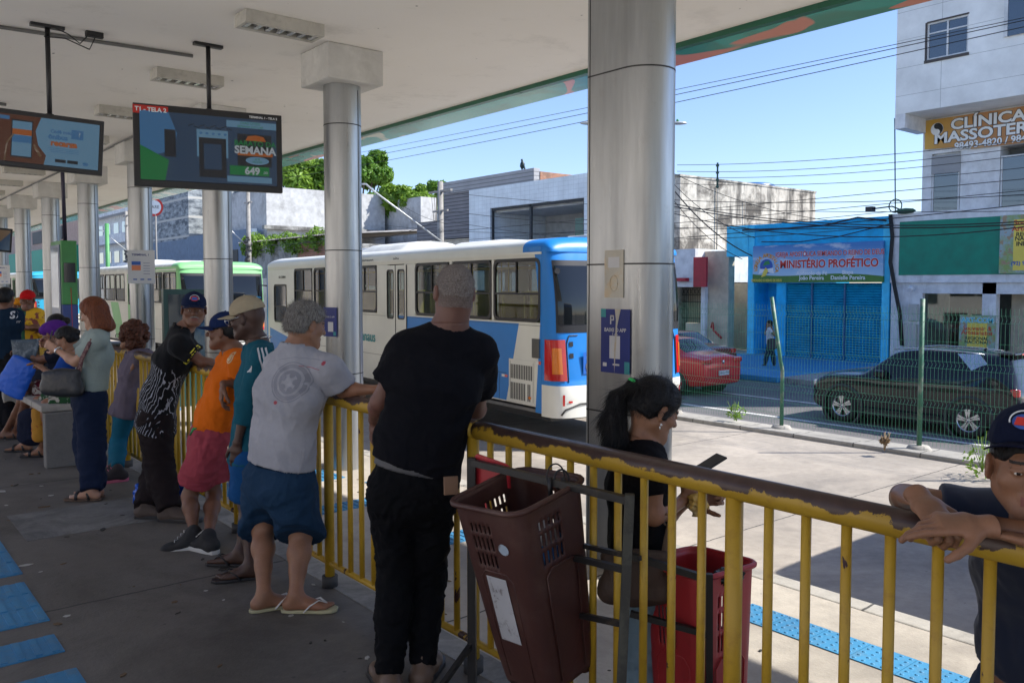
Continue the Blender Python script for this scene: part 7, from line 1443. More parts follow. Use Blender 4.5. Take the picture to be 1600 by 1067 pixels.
# 9 red cap man and his neighbours
P = PX(10.4); c = dict(head=P(43, 469), neck=P(44, 487), chest=P(43, 503), waist=P(41, 525), hip=P(40, 545), shL=P(58, 491, .02), shR=P(30, 492, .0), elL=P(57, 512, -.06), elR=P(28, 510, -.1), wrL=P(36, 513, -.2), wrR=P(47, 512, -.22), knL=P(46, 597), knR=P(36, 597), anL=ank(47, 648), anR=ank(36, 648))
def ygm():
    n = NT('yellow_green_shirt'); o = n.co; vm = n.n('ShaderNodeVectorMath'); vm.operation = 'DOT_PRODUCT'; n.set(vm.inputs[0], o); vm.inputs[1].default_value = tuple(RT); f = n.math('GREATER_THAN', n.math('ABSOLUTE', n.math('SUBTRACT', vm.outputs['Value'], .05)), .135); q = n.mix(f, n.mix(n.ramp(n.noise(12, 2), .56, .6), (.62, .36, .01), (.2, .05, .04)), (.01, .09, .05)); n.pbr(q, .8); return n.mat
p9 = build_person('man in red cap and yellow and green shirt standing with folded arms', c, tuple(onZ(42, 655, 0)), S_brown, D(.12, -.98, -.05), top=dict(m=ygm(), sl=.55, ease=.03, flare=.02, hem=P(40, 546), seed=51, amp=.008), legs=dict(m=cloth('khaki_trousers', (.12, .10, .07)), to=1.95, ease=.02), feet=dict(d=D(.1, -1), shoe=shoe(b_blk, b_blk)), hat=cap_hat(cloth('red_cap_cotton', (.5, .01, .012)), .1), h=.014, hh=.007, hr=.009, hands=dict(L=dict(d=D(-1, 0, 0), curl=.6), R=dict(d=D(1, 0, 0), curl=.6)))
P = PX(9.3); c = dict(head=P(9, 466), neck=P(8, 487), chest=P(7, 506), waist=P(6, 532), hip=P(6, 556), shL=P(-10, 494, .02), shR=P(25, 494, .0), elL=P(-16, 520, .06), elR=P(27, 525, .1), wrL=P(-8, 545, .2), wrR=P(20, 545, .2), knL=P(0, 612), knR=P(12, 612), anL=ank(-2, 670), anR=ank(14, 670))
def seas(c):
    M = frame(P(8, 497, -.35), RT, (0, 0, 1)); decal(c, c['top'], 'shirt_lettering', M, lambda s: (s.text("SEA'S", .11, T(.02, .02, 0), .0002, 0, bold=.003), s.text('manaus', .045, T(.02, -.05, 0), .0002, 0)), [k_wht2])
p10 = build_person('man with back turned in dark navy lettered jersey at the left edge', c, tuple(onZ(6, 675, 0)), S_brown, D(-.1, 1, 0), top=dict(m=cloth('dark_navy_jersey', (.008, .022, .045)), sl=.6, ease=.03, hem=P(6, 560), seed=53), legs=dict(m=cloth('black_trousers', (.01, .01, .012)), to=1.95, ease=.02), feet=dict(d=D(0, 1), shoe=shoe(b_blk, b_blk)), hair=short_hair(H_black, .012, .003), h=.014, hh=.007, hr=.009, extra=seas)
P = PX(12.6); c = dict(head=P(29, 478), neck=P(29, 493), chest=P(29, 506), waist=P(29, 523), hip=P(29, 538), shL=P(41, 497), shR=P(17, 497), elL=P(42, 515), elR=P(16, 515), wrL=P(38, 530, -.1), wrR=P(20, 530, -.1), knL=P(34, 578), knR=P(24, 578), anL=ank(34, 610), anR=ank(24, 610))
p11 = build_person('distant person in an orange cap just left of the red cap man', c, tuple(onZ(29, 618, 0)), S_brown, D(0, -1, 0), top=dict(m=cloth('white_shirt', (.5, .5, .48)), sl=.55, ease=.03, hem=P(29, 540), seed=55), legs=dict(m=cloth('grey_trousers', (.08, .08, .09)), to=1.9, ease=.02), feet=dict(d=D(0, -1), shoe=shoe(b_blk, b_blk)), hat=cap_hat(cloth('orange_cap_cotton', (.6, .24, .02)), .1), h=.018, hh=.009, hr=.011)
# 12 woman with ponytail beyond the rail (lower level)
P = PX(3.12); G2 = -.3
c = dict(head=P(1022, 640, .0), neck=P(1004, 700, .0), chest=P(999, 760, .02), waist=P(1000, 830), hip=P(1000, 895), shL=P(990, 722, .17), shR=P(1012, 735, -.14), elL=P(1030, 815, .22), elR=P(1022, 806, -.16), wrL=P(1078, 780, .20), wrR=P(1068, 782, .05), knL=P(1002, 1045, .1), knR=P(1003, 1055, -.04), anL=onZ(985, 1215, G2+.09), anR=onZ(1005, 1235, G2+.09))
def pony(c):
    C, f, r, u = c['C'], c['f'], c['r'], c['u']; F = Field()
    F.ell(C-f*.012+u*.036, [.081, .102, .090], [r, f, u], clip=[(C+f*.060+u*.04, nrm(f*.85-u*.5))]); F.ell(C-f*.055+u*.0, [.070, .055, .066], [r, f, u], clip=[(C-u*.055, -nrm(u+f*.3))])
    for sg in (-1, 1): F.ell(C+r*sg*.086-u*.006-f*.003, [.03, .022, .034], [r, f, u], k=.006, sub=True)
    F.cap(C+r*.07+f*.02+u*.03, C+r*.078-f*.0-u*.02, .012, .010, k=.02)
    o = fld('hair', F, .0042, H_black, c, .0022, 30, 9, aniso=(1, 1, .5)); L_ = np.array(c['t'].location); tie = P(991, 600, .02)-L_; blades(o, 5000, .035, .0006, lambda p: tie-p, 5, H_black, .08, .03)
    a = P(991, 600, .02); F = Field(); pts = [a, P(968, 622, .0), P(958, 655, -.02), P(960, 690, -.03), P(972, 718, -.03)]; rr = [.019, .033, .036, .030, .010]
    for i in range(4): F.cap(pts[i], pts[i+1], rr[i], rr[i+1], .75, RT, k=.03)
    F.cap(pts[1], P(946, 705, -.02), .02, .004, k=.02); F.cap(pts[2], P(985, 700, -.05), .025, .005, k=.03); F.cap(C-f*.07+u*.035, a, .05, .020, k=.02)
    o = fld('ponytail', F, .0045, H_black, c, .0035, 34, 5, aniso=(1, 1, .12), fine=.7); blades(o, 5000, .07, .0007, -.25*RT+V3(0, 0, -1), 6, H_black, .12, .08)
    s = MB(); ax_ = nrm(pts[1]-a); M = frame(a, np.cross(ax_, V3(0, 1, 0)), np.cross(ax_, np.cross(ax_, V3(0, 1, 0)))); s.tube([M @ Vector((.024*math.cos(t), .024*math.sin(t), 0)) for t in np.linspace(0, 6.28, 20)], .007, 7); s.build('hair_tie', mat('green_elastic', (.02, .45, .10), .6), c['t'], world=True)
    s = MB(); q = C+r*.086-u*.045-f*.004; s.ell(tuple(q), (.005, .005, .006), 8); s.ell(tuple(q-u*.012), (.003, .003, .007), 8); s.build('earring', m_silvm, c['t'], world=True)
p12 = build_person('woman with black ponytail and black t-shirt looking at her phone beyond the rail', c, tuple(onZ(1000, 1225, G2)), S_tan, D(.86, .36, -.42), top=dict(m=cloth('black_tshirt_jersey', (.005, .005, .007)), sl=.5, ease=.022, flare=.02, hem=P(1000, 872), amp=.007, freq=8, seed=61), legs=dict(m=cloth('light_blue_denim', (.20, .30, .38)), to=2.03, ease=.018, amp=.008, freq=9, seed=62),
    feet=dict(d=D(.9, .2), shoe=shoe(flat('white_shoe', (.5, .5, .5)), b_wink)), hair=pony, girth=.98, arm=.92, leg=.98, h=.009, hh=.004, hr=.004, g=.96, fem=True, headup=D(.28, .08, 1), hands=dict(R=dict(d=D(.62, .0, .78), back=D(.3, -.9, 0), curl=1.0, thumb=D(-.6, 0, .6)), L=dict(d=D(.6, -.1, .1), back=D(0, .6, -.2), curl=1.1)))
M = frame(P(1108, 725, .06), nrm(D(.45, .5, .12)), nrm(D(-.1, .35, -.5))); M = frame(P(1104, 727, .06), D(.80, .25, .42), D(-.25, .9, .05))
ph = thing('phone', 'dark phone held up by the ponytailed woman', 'phone', P(1104, 727, .06)); s = MB(); s.box(-.075, -.037, -.0045, .075, .037, .0045, 0, M); s.build('case', b_blk, ph, world=True, bevel=.004)
nq = P(1087, 783, .03); t = thing('napkin', 'crumpled yellow food wrapper in the ponytailed woman\'s hand', 'wrapper', nq); F = Field(); F.ell(nq, [.030, .018, .030]); F.cap(nq, nq+D(.035, 0, -.02), .014, .005, k=.02); F.cap(nq, nq-V3(0, 0, .05), .012, .004, k=.02); fld('paper', F, .004, mat('yellow_wrapper_paper', (.55, .36, .09), .6, stain=(.6, .5, .3), ss=20, st=(.5, .6)), dict(t=t), .013, 34, 3)
bg_ = thing('shoulder_bag', 'brown shoulder bag hanging at the ponytailed woman\'s hip', 'bag', P(1000, 905, -.2)); F = Field(); o_ = P(993, 902, -.20); F.ell(o_, [.115, .05, .095], [RT, HD, V3(0, 0, 1)]); F.cap(o_-RT*.09-V3(0, 0, .05), o_+RT*.09-V3(0, 0, .05), .042, .042, k=.04); F.cap(o_-RT*.10+V3(0, 0, .07), o_+RT*.10+V3(0, 0, .07), .025, .025, k=.03); fld('bag_body', F, .008, mat('dark_brown_bag', (.06, .038, .028), .7, bump=.2), dict(t=bg_), .004, 16, 6)
s = MB(); s.tube([o_+RT*.10+V3(0, 0, .08), P(1047, 820, -.14), P(1050, 800, -.05)], .014, 6, flat=.35); s.tube([P(1042, 812, -.17)+.02*V3(0, math.cos(a), math.sin(a)) for a in np.linspace(0, 6.28, 10)], .004, 5); s.build('strap', mat('brown_strap_web', (.16, .11, .08), .8), bg_, world=True)
# 13 man at the right edge
P = PX(2.0)
c = dict(head=P(1606, 730, -.06), neck=P(1632, 822, .06), chest=P(1640, 900, .20), waist=P(1635, 1010, .26), hip=P(1630, 1110, .30), shR=P(1560, 812, .16), shL=P(1735, 845, .0), elR=P(1415, 778, .24), elL=P(1720, 860, -.30), wrR=P(1430, 770, .02), wrL=P(1550, 822, -.17), knR=P(1600, 1300, .35), knL=P(1650, 1300, .35), anR=onZ(1600, 1480, G2+.09), anL=onZ(1660, 1500, G2+.09))
def p13b(c):
    M = frame(P(1578, 888, -.35), RT, (0, 0, 1)); 
    def b(s): s.text('nal\nted\ntar', .036, T(.0, .0, 0), .0002, 0); strip(s, -.04, .05, .04, .05, .002); strip(s, .04, .05, .04, -.045, .002); strip(s, -.04, .02, -.04, -.045, .002)
    decal(c, c['top'], 'shirt_lettering', M, b, [k_wht2])
    M = frame(P(1520, 765, -.3), D(.95, .1, -.1), V3(0, 0, 1)); decal(c, c['top'], 'sleeve_print', M, lambda s: s.text('seleção', .028, T(0, .012, 0), .0002, 0), [mat('pale_blue_print', (.3, .38, .5))])
def p13m():
    n = NT('navy_shirt_green_hem'); z = n.xyz(n.tc.outputs['Object'])[2]; w = n.math('ADD', z, n.math('MULTIPLY', n.noise(4, 2), .12)); q = n.mix(n.math('LESS_THAN', w, .88), (.010, .018, .045), (.20, .30, .03)); q = n.mix(n.math('LESS_THAN', w, .83), q, (.02, .16, .06)); q = n.mix(n.math('LESS_THAN', w, .78), q, (.01, .03, .12)); n.pbr(q, .8, 0, n.bump(n.noise(300), .15, .002), .3, sheen=.2); return n.mat
p13 = build_person('man in navy cap leaning both forearms on the rail at the right edge', c, tuple(onZ(1620, 1430, G2)), S_tan, D(-.40, -.91, .0), top=dict(m=p13m(), sl=.62, slr=.012, ease=.022, flare=.02, hem=P(1625, 1085, .2), amp=.007, freq=8, seed=71), legs=dict(m=cloth('blue_denim', (.03, .05, .1)), to=1.95, ease=.018), feet=dict(d=D(0, -1), shoe=shoe(b_blk, b_blk)),
    hat=cap_hat(cloth('dark_navy_cap', (.006, .010, .03)), .1, bm=cloth('dark_navy_brim', (.005, .006, .02)), logo=[k_blu, k_red, k_wht], peak=.078, up_=.022), hair=short_hair(H_black, .004, .002, .02), girth=1.0, arm=1.04, h=.009, hh=.0035, hr=.0032, hatdir=D(-.62, -.77, .14), headup=D(-.03, -.1, 1), hands=dict(R=dict(d=D(.08, -.72, -.30), back=D(.0, -.35, .9), thumb=D(1, 0, 0), curls=[1.0, 1.1, 1.1, 1.1], tc=.9, s=1.08), L=dict(d=D(-1, .16, .02), back=D(0, -.35, .9), thumb=D(-.2, -.9, -.5), curls=[.18, .35, .5, .6], tc=.1, s=1.05)), extra=p13b)
# 14 pedestrian
P = PX(27.9); c = dict(head=P(1202, 506), neck=P(1203, 513), chest=P(1203, 520), waist=P(1203, 530), hip=P(1203, 538), shL=P(1203, 515, -.17), shR=P(1203, 515, .17), elL=P(1210, 524, -.25), elR=P(1196, 522, .2), wrL=P(1207, 514, -.25), wrR=P(1198, 512, .15), knL=P(1198, 556), knR=P(1208, 556), anL=P(1195, 570), anR=P(1210, 571))
p14 = build_person('pedestrian in white top and dark jeans walking before the blue shop', c, tuple(P(1202, 573)), S_tan, D(-.9, -.2, 0), top=dict(m=cloth('white_tshirt', (.6, .6, .62)), sl=.5, ease=.03, flare=.03, h=.022), legs=dict(m=cloth('dark_blue_jeans', (.02, .035, .07)), to=1.9, ease=.015, h=.022), feet=dict(d=D(-1, 0), shoe=shoe(b_blk, b_blk)), hair=blk_hair_bun((.08, -.06)), h=.024, hh=.012, hr=.014, fem=True)
F = Field(); a = P(1206, 537, -.25); F.cap(a+V3(0, 0, .1), a-V3(0, 0, .12), .16, .17, .5, RT, k=.03); t = thing('handbag', 'grey handbag carried by the pedestrian by the blue shop', 'handbag', a); fld('bag_body', F, .02, cloth('grey_bag_cloth', (.07, .06, .07)), dict(t=t), .005, 10)
# ------------------------------------------------------------------ screens under the canopy
m_scr = NT('dark_tv_glass'); m_scr.pbr((.02, .025, .035), .07, 0, None, .5); m_scr = m_scr.mat
def gl(name, c, e=.16): return glow(name, c, e)
g_dblue = gl('screen_dim_blue', (.03, .07, .14)); g_blue = gl('screen_blue', (.06, .2, .42)); g_lblue = gl('screen_pale_blue', (.16, .33, .5)); g_white = gl('screen_white', (.5, .55, .6)); g_green = gl('screen_green', (.01, .22, .06)); g_org = gl('screen_orange', (.45, .12, .02)); g_brn = gl('screen_brown', (.12, .04, .02)); g_dark = gl('screen_dark', (.015, .02, .03)); g_skin = gl('screen_tan', (.2, .13, .08)); g_red = gl('screen_red', (.5, .03, .02))
GM = [g_dblue, g_blue, g_lblue, g_white, g_green, g_org, g_brn, g_dark, g_skin, g_red]
def tv(lab, tl, tr, tilt, poly, drop, art, w=None, dropu=None):
    a, b = at(*tl), at(*tr); ex = nrm(b-a); W = np.linalg.norm(b-a); H = W*.565; ey = nrm(V3(0, 0, 1)+HD*tilt+RT*.02); ey = nrm(ey-ex*np.dot(ex, ey)); c = (a+b)/2-ey*H/2; M = frame(c, ex, ey)
    t = thing('ceiling_screen', lab, 'screen', c); s = MB(); s.box(-W/2, -H/2, -.07, W/2, H/2, 0, 0, M); h = s.build('housing', m_blackm, t, world=True, bevel=.006)
    bz = .062*W/1.5; s = MB(); rect(s, M, -W/2+bz, -H/2+bz, W/2-bz, H/2-bz*1.3, 0, .001); sc_ = s.build('screen_panel', m_scr, t, world=True); s = MB(); art(s, M, W-2*bz, H-2.3*bz); s.build('picture', GM+[k_red, k_wht], sc_, world=True)
    p = M @ Vector((dropu or 0, H/2-.05, -.05)); s = MB(); s.tube([p, (p.x, p.y, CZ-.01)], .022, 8); s.box(p.x-.14, p.y-.035, CZ-.03, p.x+.14, p.y+.035, CZ-.002); s.tube([(p.x, p.y, p.z), (p.x, p.y, p.z+.06)], .035, 8); s.build('ceiling_pole', m_blackm, t, world=True); return t
def art1(s, M, w, h):
    z = .0025; R_ = lambda x0, y0, x1, y1, m, dz=0: rect(s, M, x0*w, y0*h, x1*w, y1*h, m, z+dz)
    R_(-.5, -.5, .5, .5, 0); s.prism([(-.5*w, -.5*h), (-.33*w, -.5*h), (-.30*w, -.2*h), (-.5*w, .0*h)], z+.0006, z+.001, 4, M); R_(-.33, -.15, -.25, .25, 7, .001)
    R_(-.10, -.12, .13, .29, 2, .0008); R_(-.085, -.42, .115, .17, 7, .0016); R_(-.05, -.3, .08, .08, 0, .0024)
    for k in range(5): s.ell((0, 0, 0), (.012*w, .018*h, .0006), 10, 1, M @ T((-.07+.045*k)*w, .235*h, z+.002))
    for k in range(8): s.tube([M @ Vector(((-.16+.04*k)*w, .33*h, z+.001)), M @ Vector(((-.12+.04*k)*w, (.31 if k % 2 else .36)*h, z+.001))], .005, 4, 7)
    R_(.20, -.22, .46, .27, 7, .0008); R_(.14, -.36, .44, -.22, 4, .0016); s.ell((0, 0, 0), (.09*w, .06*h, .0008), 20, 2, M @ T(.35*w, -.13*h, z+.002)); R_(.12, -.47, .46, -.38, 2, .001); R_(.12, .36, .5, .46, 2, .0006)
    s.prism([(.26*w, .17*h), (.28*w, .24*h), (.34*w, .26*h), (.40*w, .24*h), (.42*w, .17*h)], z+.0012, z+.002, 5, M); R_(.2, -.06, .47, -.01, 5, .0016)
    s.text('BARATO DA', .085*h*1.3, M @ T(.335*w, .125*h, z+.0035), .0003, 4, bold=.002); s.text('SEMANA', .16*h, M @ T(.335*w, .02*h, z+.0035), .0003, 3, bold=.004); s.text('649', .15*h, M @ T(.31*w, -.295*h, z+.0035), .0003, 3, bold=.004); s.text(',00', .06*h, M @ T(.41*w, -.31*h, z+.0035), .0003, 3)
    s.text('AME\nMÓVEIS', .042*h, M @ T(.35*w, -.13*h, z+.0035), .0003, 4); s.text('DIAS ÚTEIS', .06*h, M @ T(.30*w, .43*h, z+.0035), .0003, 4); s.text('SEMANA DO LAR', .05*h, M @ T(.30*w, .38*h, z+.0035), .0003, 4)
    s.prism([(-.5*w, .5*h), (-.30*w, .5*h), (-.24*w, .2*h), (-.27*w, -.05*h), (-.5*w, -.2*h)], z+.0004, z+.0006, 1, M)
    R_(-.545, .455, -.30, .575, 10, .0); s.text('T1 - TELA 2', .085*h, M @ T(-.422*w, .515*h, z+.0018), .0003, 11, bold=.002); s.text('TERMINAL 1 - TELA 2', .045*h, M @ T(.40*w, .535*h, z+.0005), .0003, 11, bold=.001)
tv('large screen showing a stove advert, hung by a black pole near the second light', (207, 160, 8.15), (440, 181, 8.78), .03, None, 0, art1)
def art2(s, M, w, h):
    z = .0025; R_ = lambda x0, y0, x1, y1, m, dz=0: rect(s, M, x0*w, y0*h, x1*w, y1*h, m, z+dz); R_(-.5, -.5, .5, .5, 6)
    s.prism([(-.08*w, .5*h), (-.13*w, .2*h), (-.1*w, -.1*h), (-.02*w, -.3*h), (-.04*w, -.5*h), (.5*w, -.5*h), (.5*w, .5*h)], z+.0006, z+.001, 2, M)
    s.tube([M @ Vector((-.42*w, -.5*h, z)), M @ Vector((-.40*w, -.1*h, z)), M @ Vector((-.34*w, .1*h, z))], .02*w, 6, 8, flat=.1); s.tube([M @ Vector((-.08*w, -.35*h, z)), M @ Vector((-.15*w, -.1*h, z))], .03*w, 6, 8, flat=.1)
    R_(-.36, -.40, -.155, .40, 7, .001); R_(-.35, -.37, -.165, .37, 2, .0016); R_(-.35, .08, -.165, .2, 5, .0022); R_(-.35, -.08, -.165, .07, 1, .0022); R_(-.49, .38, -.38, .46, 1, .001)
    s.text('Cadê meu', .1*h, M @ T(.12*w, .24*h, z+.002), .0003, 1, bold=.002); s.text('ônibus', .14*h, M @ T(.09*w, .12*h, z+.002), .0003, 1, bold=.003); s.text('recarga', .17*h, M @ T(.15*w, -.01*h, z+.002), .0003, 5, bold=.004)
    for k in range(3): R_(-.0+.01*k, -.13-.035*k, .30, -.12-.035*k, 1, .001)
    R_(.22, .12, .34, .32, 1, .001); s.text('?', .14*h, M @ T(.30*w, .22*h, z+.003), .0003, 3); R_(.07, -.42, .175, -.35, 7, .001); R_(.19, -.42, .295, -.35, 7, .001); s.ell((0, 0, 0), (.03*w, .04*h, .0005), 12, 1, M @ T(.37*w, -.40*h, z+.001))
tv('left screen showing a blue bus card advert, hung by a long thin pole', (-12, 167, 7.65), (163, 190, 8.05), .03, None, 0, art2)
tv('small screen half cut off at the far left edge beyond the totem', (-58, 350, 14.2), (20, 358, 14.6), .03, None, 0, lambda s, M, w, h: (rect(s, M, -.5*w, -.5*h, .5*w, .5*h, 8, .0025), s.prism([(.1*w, -.5*h), (.5*w, -.5*h), (.5*w, .4*h)], .0035, .004, 0, M)))
s = MB(); q = at(84, 58, 7.9); s.tube([(q[0]-.02, q[1], CZ-.02), (q[0]-.08, q[1], CZ-.12), (q[0]+.1, q[1]+.02, CZ-.1), (q[0]+.3, q[1], CZ-.17), (q[0]+.36, q[1], CZ-.03)], .006, 5); s.tube([(q[0], q[1], CZ-.02), (q[0]+.12, q[1], CZ-.06), (q[0]+.22, q[1], CZ-.13), (q[0]+.3, q[1], CZ-.03)], .006, 5); s.box(q[0]+.27, q[1]-.03, CZ-.05, q[0]+.42, q[1]+.03, CZ-.002)
o = s.build('screen_cable', m_wire); tag(o, 'looped black cable at the top of the left screen pole', 'cable')
# ------------------------------------------------------------------ totem
q = at(109, 470, 12.6); t = thing('information_totem', 'green and blue information totem with side screen and a thin pole above it', 'totem', (q[0], q[1], 0)); zt = at(109, 376, 12.6)[2]
m_tg = mat('totem_green', (.05, .22, .06), .4); m_tb = mat('totem_blue', (.03, .06, .22), .4); m_tgrey = mat('totem_grey', (.12, .16, .25), .35)
s = MB(); s.box(-.10, 0, 0, .115, .72, zt-.95, 1); s.box(-.10, 0, zt-.95, .115, .72, zt, 0); s.build('cabinet', [m_tg, m_tb], t, bevel=.012); s = MB(); s.box(-.113, .06, .3, -.102, .68, zt-.06); sp_ = s.build('side_panel', m_tgrey, t); s = MB(); s.box(-.118, .12, zt-1.0, -.114, .62, zt-.1); s.build('side_screen', mat('pale_screen', (.3, .36, .42), .15), sp_)
s = MB(); s.box(-.07, -.012, zt-.62, .085, -.002, zt-.33); s.build('front_screen', m_scr, t); s = MB(); s.tube([(.0, .2, zt), (-.02, .2, CZ-.01)], .028, 8); s.build('mast', mat('purple_black_pole', (.02, .015, .04), .4), t)
s = MB(); s.tube([(.02, -.004, zt-.7), (.03, -.004, .6)], .004, 4); s.build('front_stripe', k_red, t)
# ------------------------------------------------------------------ litter bins
def rr2(t_, s1, s2, r, n):
    """n points round a rounded rectangle"""
    per = []; a, b = s1/2-r, s2/2-r; segs = [((a+r, -b), (a+r, b)), ((a, b), 0), ((a, b+r), (-a, b+r)), ((-a, b), 90), ((-a-r, b), (-a-r, -b)), ((-a, -b), 180), ((-a, -b-r), (a, -b-r)), ((a, -b), 270)]
    for p, q in segs:
        if isinstance(q, tuple): per += [(p[0]+(q[0]-p[0])*k/n, p[1]+(q[1]-p[1])*k/n) for k in range(n)]
        else: per += [(p[0]+r*math.cos(R(q+90*k/4)), p[1]+r*math.sin(R(q+90*k/4))) for k in range(4)]
    return per
def bin_(lab, top, bot, e1, sz, m, label=False, stuff=()):
    top, bot = np.array(top), np.array(bot); ax = nrm(top-bot); e1 = nrm(np.array(e1)-ax*np.dot(e1, ax)); e2 = np.cross(ax, e1); t = thing('litter_bin', lab, 'litter bin', bot); N = 20; NH = 44; P = []
    for j in range(NH+1):
        f = j/NH; s1 = sz*(.70+.30*f**.8); P.append([bot+(top-bot)*f+e1*x+e2*y for x, y in rr2(0, s1, s1*.96, .055*(.7+.3*f), N)])
    n = len(P[0]); s = MB(); s.v = [tuple(q) for r_ in P for q in r_]
    for j in range(NH):
        for i in range(n):
            k = i % (N+4)
            if k < N and 30 <= j < 40 and (j-30) % 4 != 3 and (3 <= k < 12 and k % 2): continue
            s.f.append([j*n+i, j*n+(i+1) % n, (j+1)*n+(i+1) % n, (j+1)*n+i]); s.m.append(0); s.sm.append(True)
    o = s.build('shell', m, t, world=True, recalc=True); md = o.modifiers.new('s', 'SOLIDIFY'); md.thickness = .005; md.offset = -1
    s = MB(); rim = [top+e1*x+e2*y for x, y in rr2(0, sz*1.045, sz*1.0, .06, 8)]; s.tube(rim+rim[:2], .010, 8, caps=False); s.build('rim', m, t, world=True)
    s = MB(); s.prism(rr2(0, sz*.7, sz*.67, .04, 4), 0, .006, 0, frame(bot, e1, e2, ax)); s.build('base', m, t, world=True)
    s = MB()
    for k in range(4):   # moulded panels standing proud of each face
        for q0, q1, f0, f1 in ((.30, .34, .06, .62), (.86, .90, .06, .62)): pass
        M4 = frame(bot, e1, e2, ax) @ rotz(k*math.pi/2)
        pts = [(.5*sz*(.70+.30*f**.8)*1.0+.0015, y, f) for f, y in ((.05, -.06), (.4, -.07), (.62, -.075), (.655, -.05), (.655, .05), (.62, .075), (.4, .07), (.05, .06))]
        L_ = np.linalg.norm(top-bot); s.tube([M4 @ Vector((x*.985, y, f*L_)) for x, y, f in pts], .0035, 5)
    s.build('moulded_rib', m, t, world=True)
    s = MB()
    for x, y in ((-1, -1), (1, -1), (1, 1), (-1, 1)): c_ = bot+e1*x*sz*.26+e2*y*sz*.25; s.tube([c_+ax*.01, c_-ax*.022], .018, 10)
    s.build('foot', m, t, world=True)
    if label:
        L_ = np.linalg.norm(top-bot); M4 = frame(bot, e1, e2, ax) @ rotz(math.pi) if label == 1 else frame(bot, e1, e2, ax)
        def face(y, f): s1 = .5*sz*(.70+.30*f**.8)+.0035; return M4 @ Vector((s1, y, f*L_))
        s = MB(); g = [[face(.045-.095*j/6, .27+.36*i/8) for j in range(7)] for i in range(9)]; s.grid(g, 0, False); s.build('label', mat('scuffed_white_label', (.42, .43, .45), .6, stain=(.12, .1, .1), ss=22, st=(.55, .66), sa=.8), t, world=True)
        s = MB(); s.grid([[face(.07+.024*r_*math.cos(a), .80+.030*r_*math.sin(a)) for r_ in (0.01, .5, 1)] for a in np.linspace(0, 6.283, 14)], 0, False); s.build('round_sticker', mat('pale_blue_sticker', (.32, .40, .48), .6, stain=(.12, .08, .08), ss=40, st=(.5, .6)), t, world=True)
    rg = np.random.default_rng(len(lab)); 
    for k, (cm, nm) in enumerate(stuff):
        F = Field(); c_ = bot+(top-bot)*(.66+.07*k)+e1*rg.uniform(-.07, .07)+e2*rg.uniform(-.07, .07); F.ell(c_, [.075, .06, .06], k=.02); F.cap(c_, c_+ax*.05+e1*.04, .035, .02, k=.03); tt = thing('rubbish', nm, 'rubbish', c_); fld('crumpled_bag', F, .008, cm, dict(t=tt), .02, 20, k)
    return t
P = PX(2.9)
m_bin = mat('brown_bin_plastic', (.058, .020, .016), .5, var=.2, stain=(.11, .07, .055), ss=5, st=(.5, .75), sa=.55, bump=.08, bs=50); m_binr = mat('red_bin_plastic', (.38, .022, .03), .45, stain=(.08, .02, .02), ss=5, st=(.55, .8), sa=.5)
blu = mat('blue_litter', (.02, .16, .42), .4); whl = mat('white_litter', (.5, .5, .5), .5)
bin_('brown plastic litter bin with scuffed white label, hanging tilted from the black frame', P(808, 766, -.04), P(858, 1047, .02), nrm(RT*.72+HD*.70), .345, m_bin, 1, ((blu, 'crumpled blue wrapper inside the brown bin'), (whl, 'crumpled white wrapper inside the brown bin')))
bin_('red plastic litter bin with black liner standing beyond the railing', at(1091, 878, 2.98), at(1096, 1250, 2.93), nrm(RT*.80+HD*.60), .305, m_binr, 0, ((mat('black_liner_plastic', (.012, .012, .014), .25), 'black liner bag bunched inside the red bin'),))
F = Field(); q = at(1138, 900, 2.88); F.ell(q, [.055, .03, .025]); F.cap(q, q-V3(0, 0, .06), .03, .008, .5, k=.02); t = thing('bin_liner', 'black liner edge folded over the rim of the red bin', 'bin liner', q); fld('liner_fold', F, .005, mat('black_film', (.012, .013, .015), .22), dict(t=t), .014, 34, 5)
t = thing('bin_stand', 'black steel stand holding the brown bin against the yellow railing', 'bin stand', onZ(737, 1075, 0)); s = MB(); m_st = mat('black_square_tube', (.014, .014, .015), .45, stain=(.09, .07, .05), ss=8, st=(.58, .7))
def bar(a, b, w=.017): s.tube([a, b], w, 4, smooth=False)
s = MB(); a = at(737, 715, 3.15); bar(a, (a[0], a[1], .0), .022); s.build('upright', m_st, t, world=True); s = MB(); b = at(984, 772, 2.62); bar(b, at(966, 1180, 2.62), .021); s.build('upright', mat('grey_green_worn_tube', (.06, .062, .05), .6, stain=(.02, .02, .02), ss=9, st=(.45, .55)), t, world=True)
s = MB(); bar(at(737, 722, 3.15), at(984, 782, 2.62)); s.build('top_bar', m_st, t, world=True)
s = MB(); bar(at(886, 868, 2.86), at(978, 890, 2.62), .014); s.build('cross_bar', m_st, t, world=True); s = MB(); bar(at(880, 845, 2.95), at(1000, 872, 2.66), .011); s.build('cross_bar', m_st, t, world=True); s = MB(); bar(at(895, 958, 2.9), at(975, 975, 2.62), .013); s.build('cross_bar', m_st, t, world=True)
s = MB(); bar(at(737, 1005, 3.15), at(680, 1085, 2.95), .013); s.build('strut', m_st, t, world=True); s = MB(); bar(at(838, 1000, 3.05), at(836, 1130, 3.05), .012); s.build('rear_leg', m_st, t, world=True)
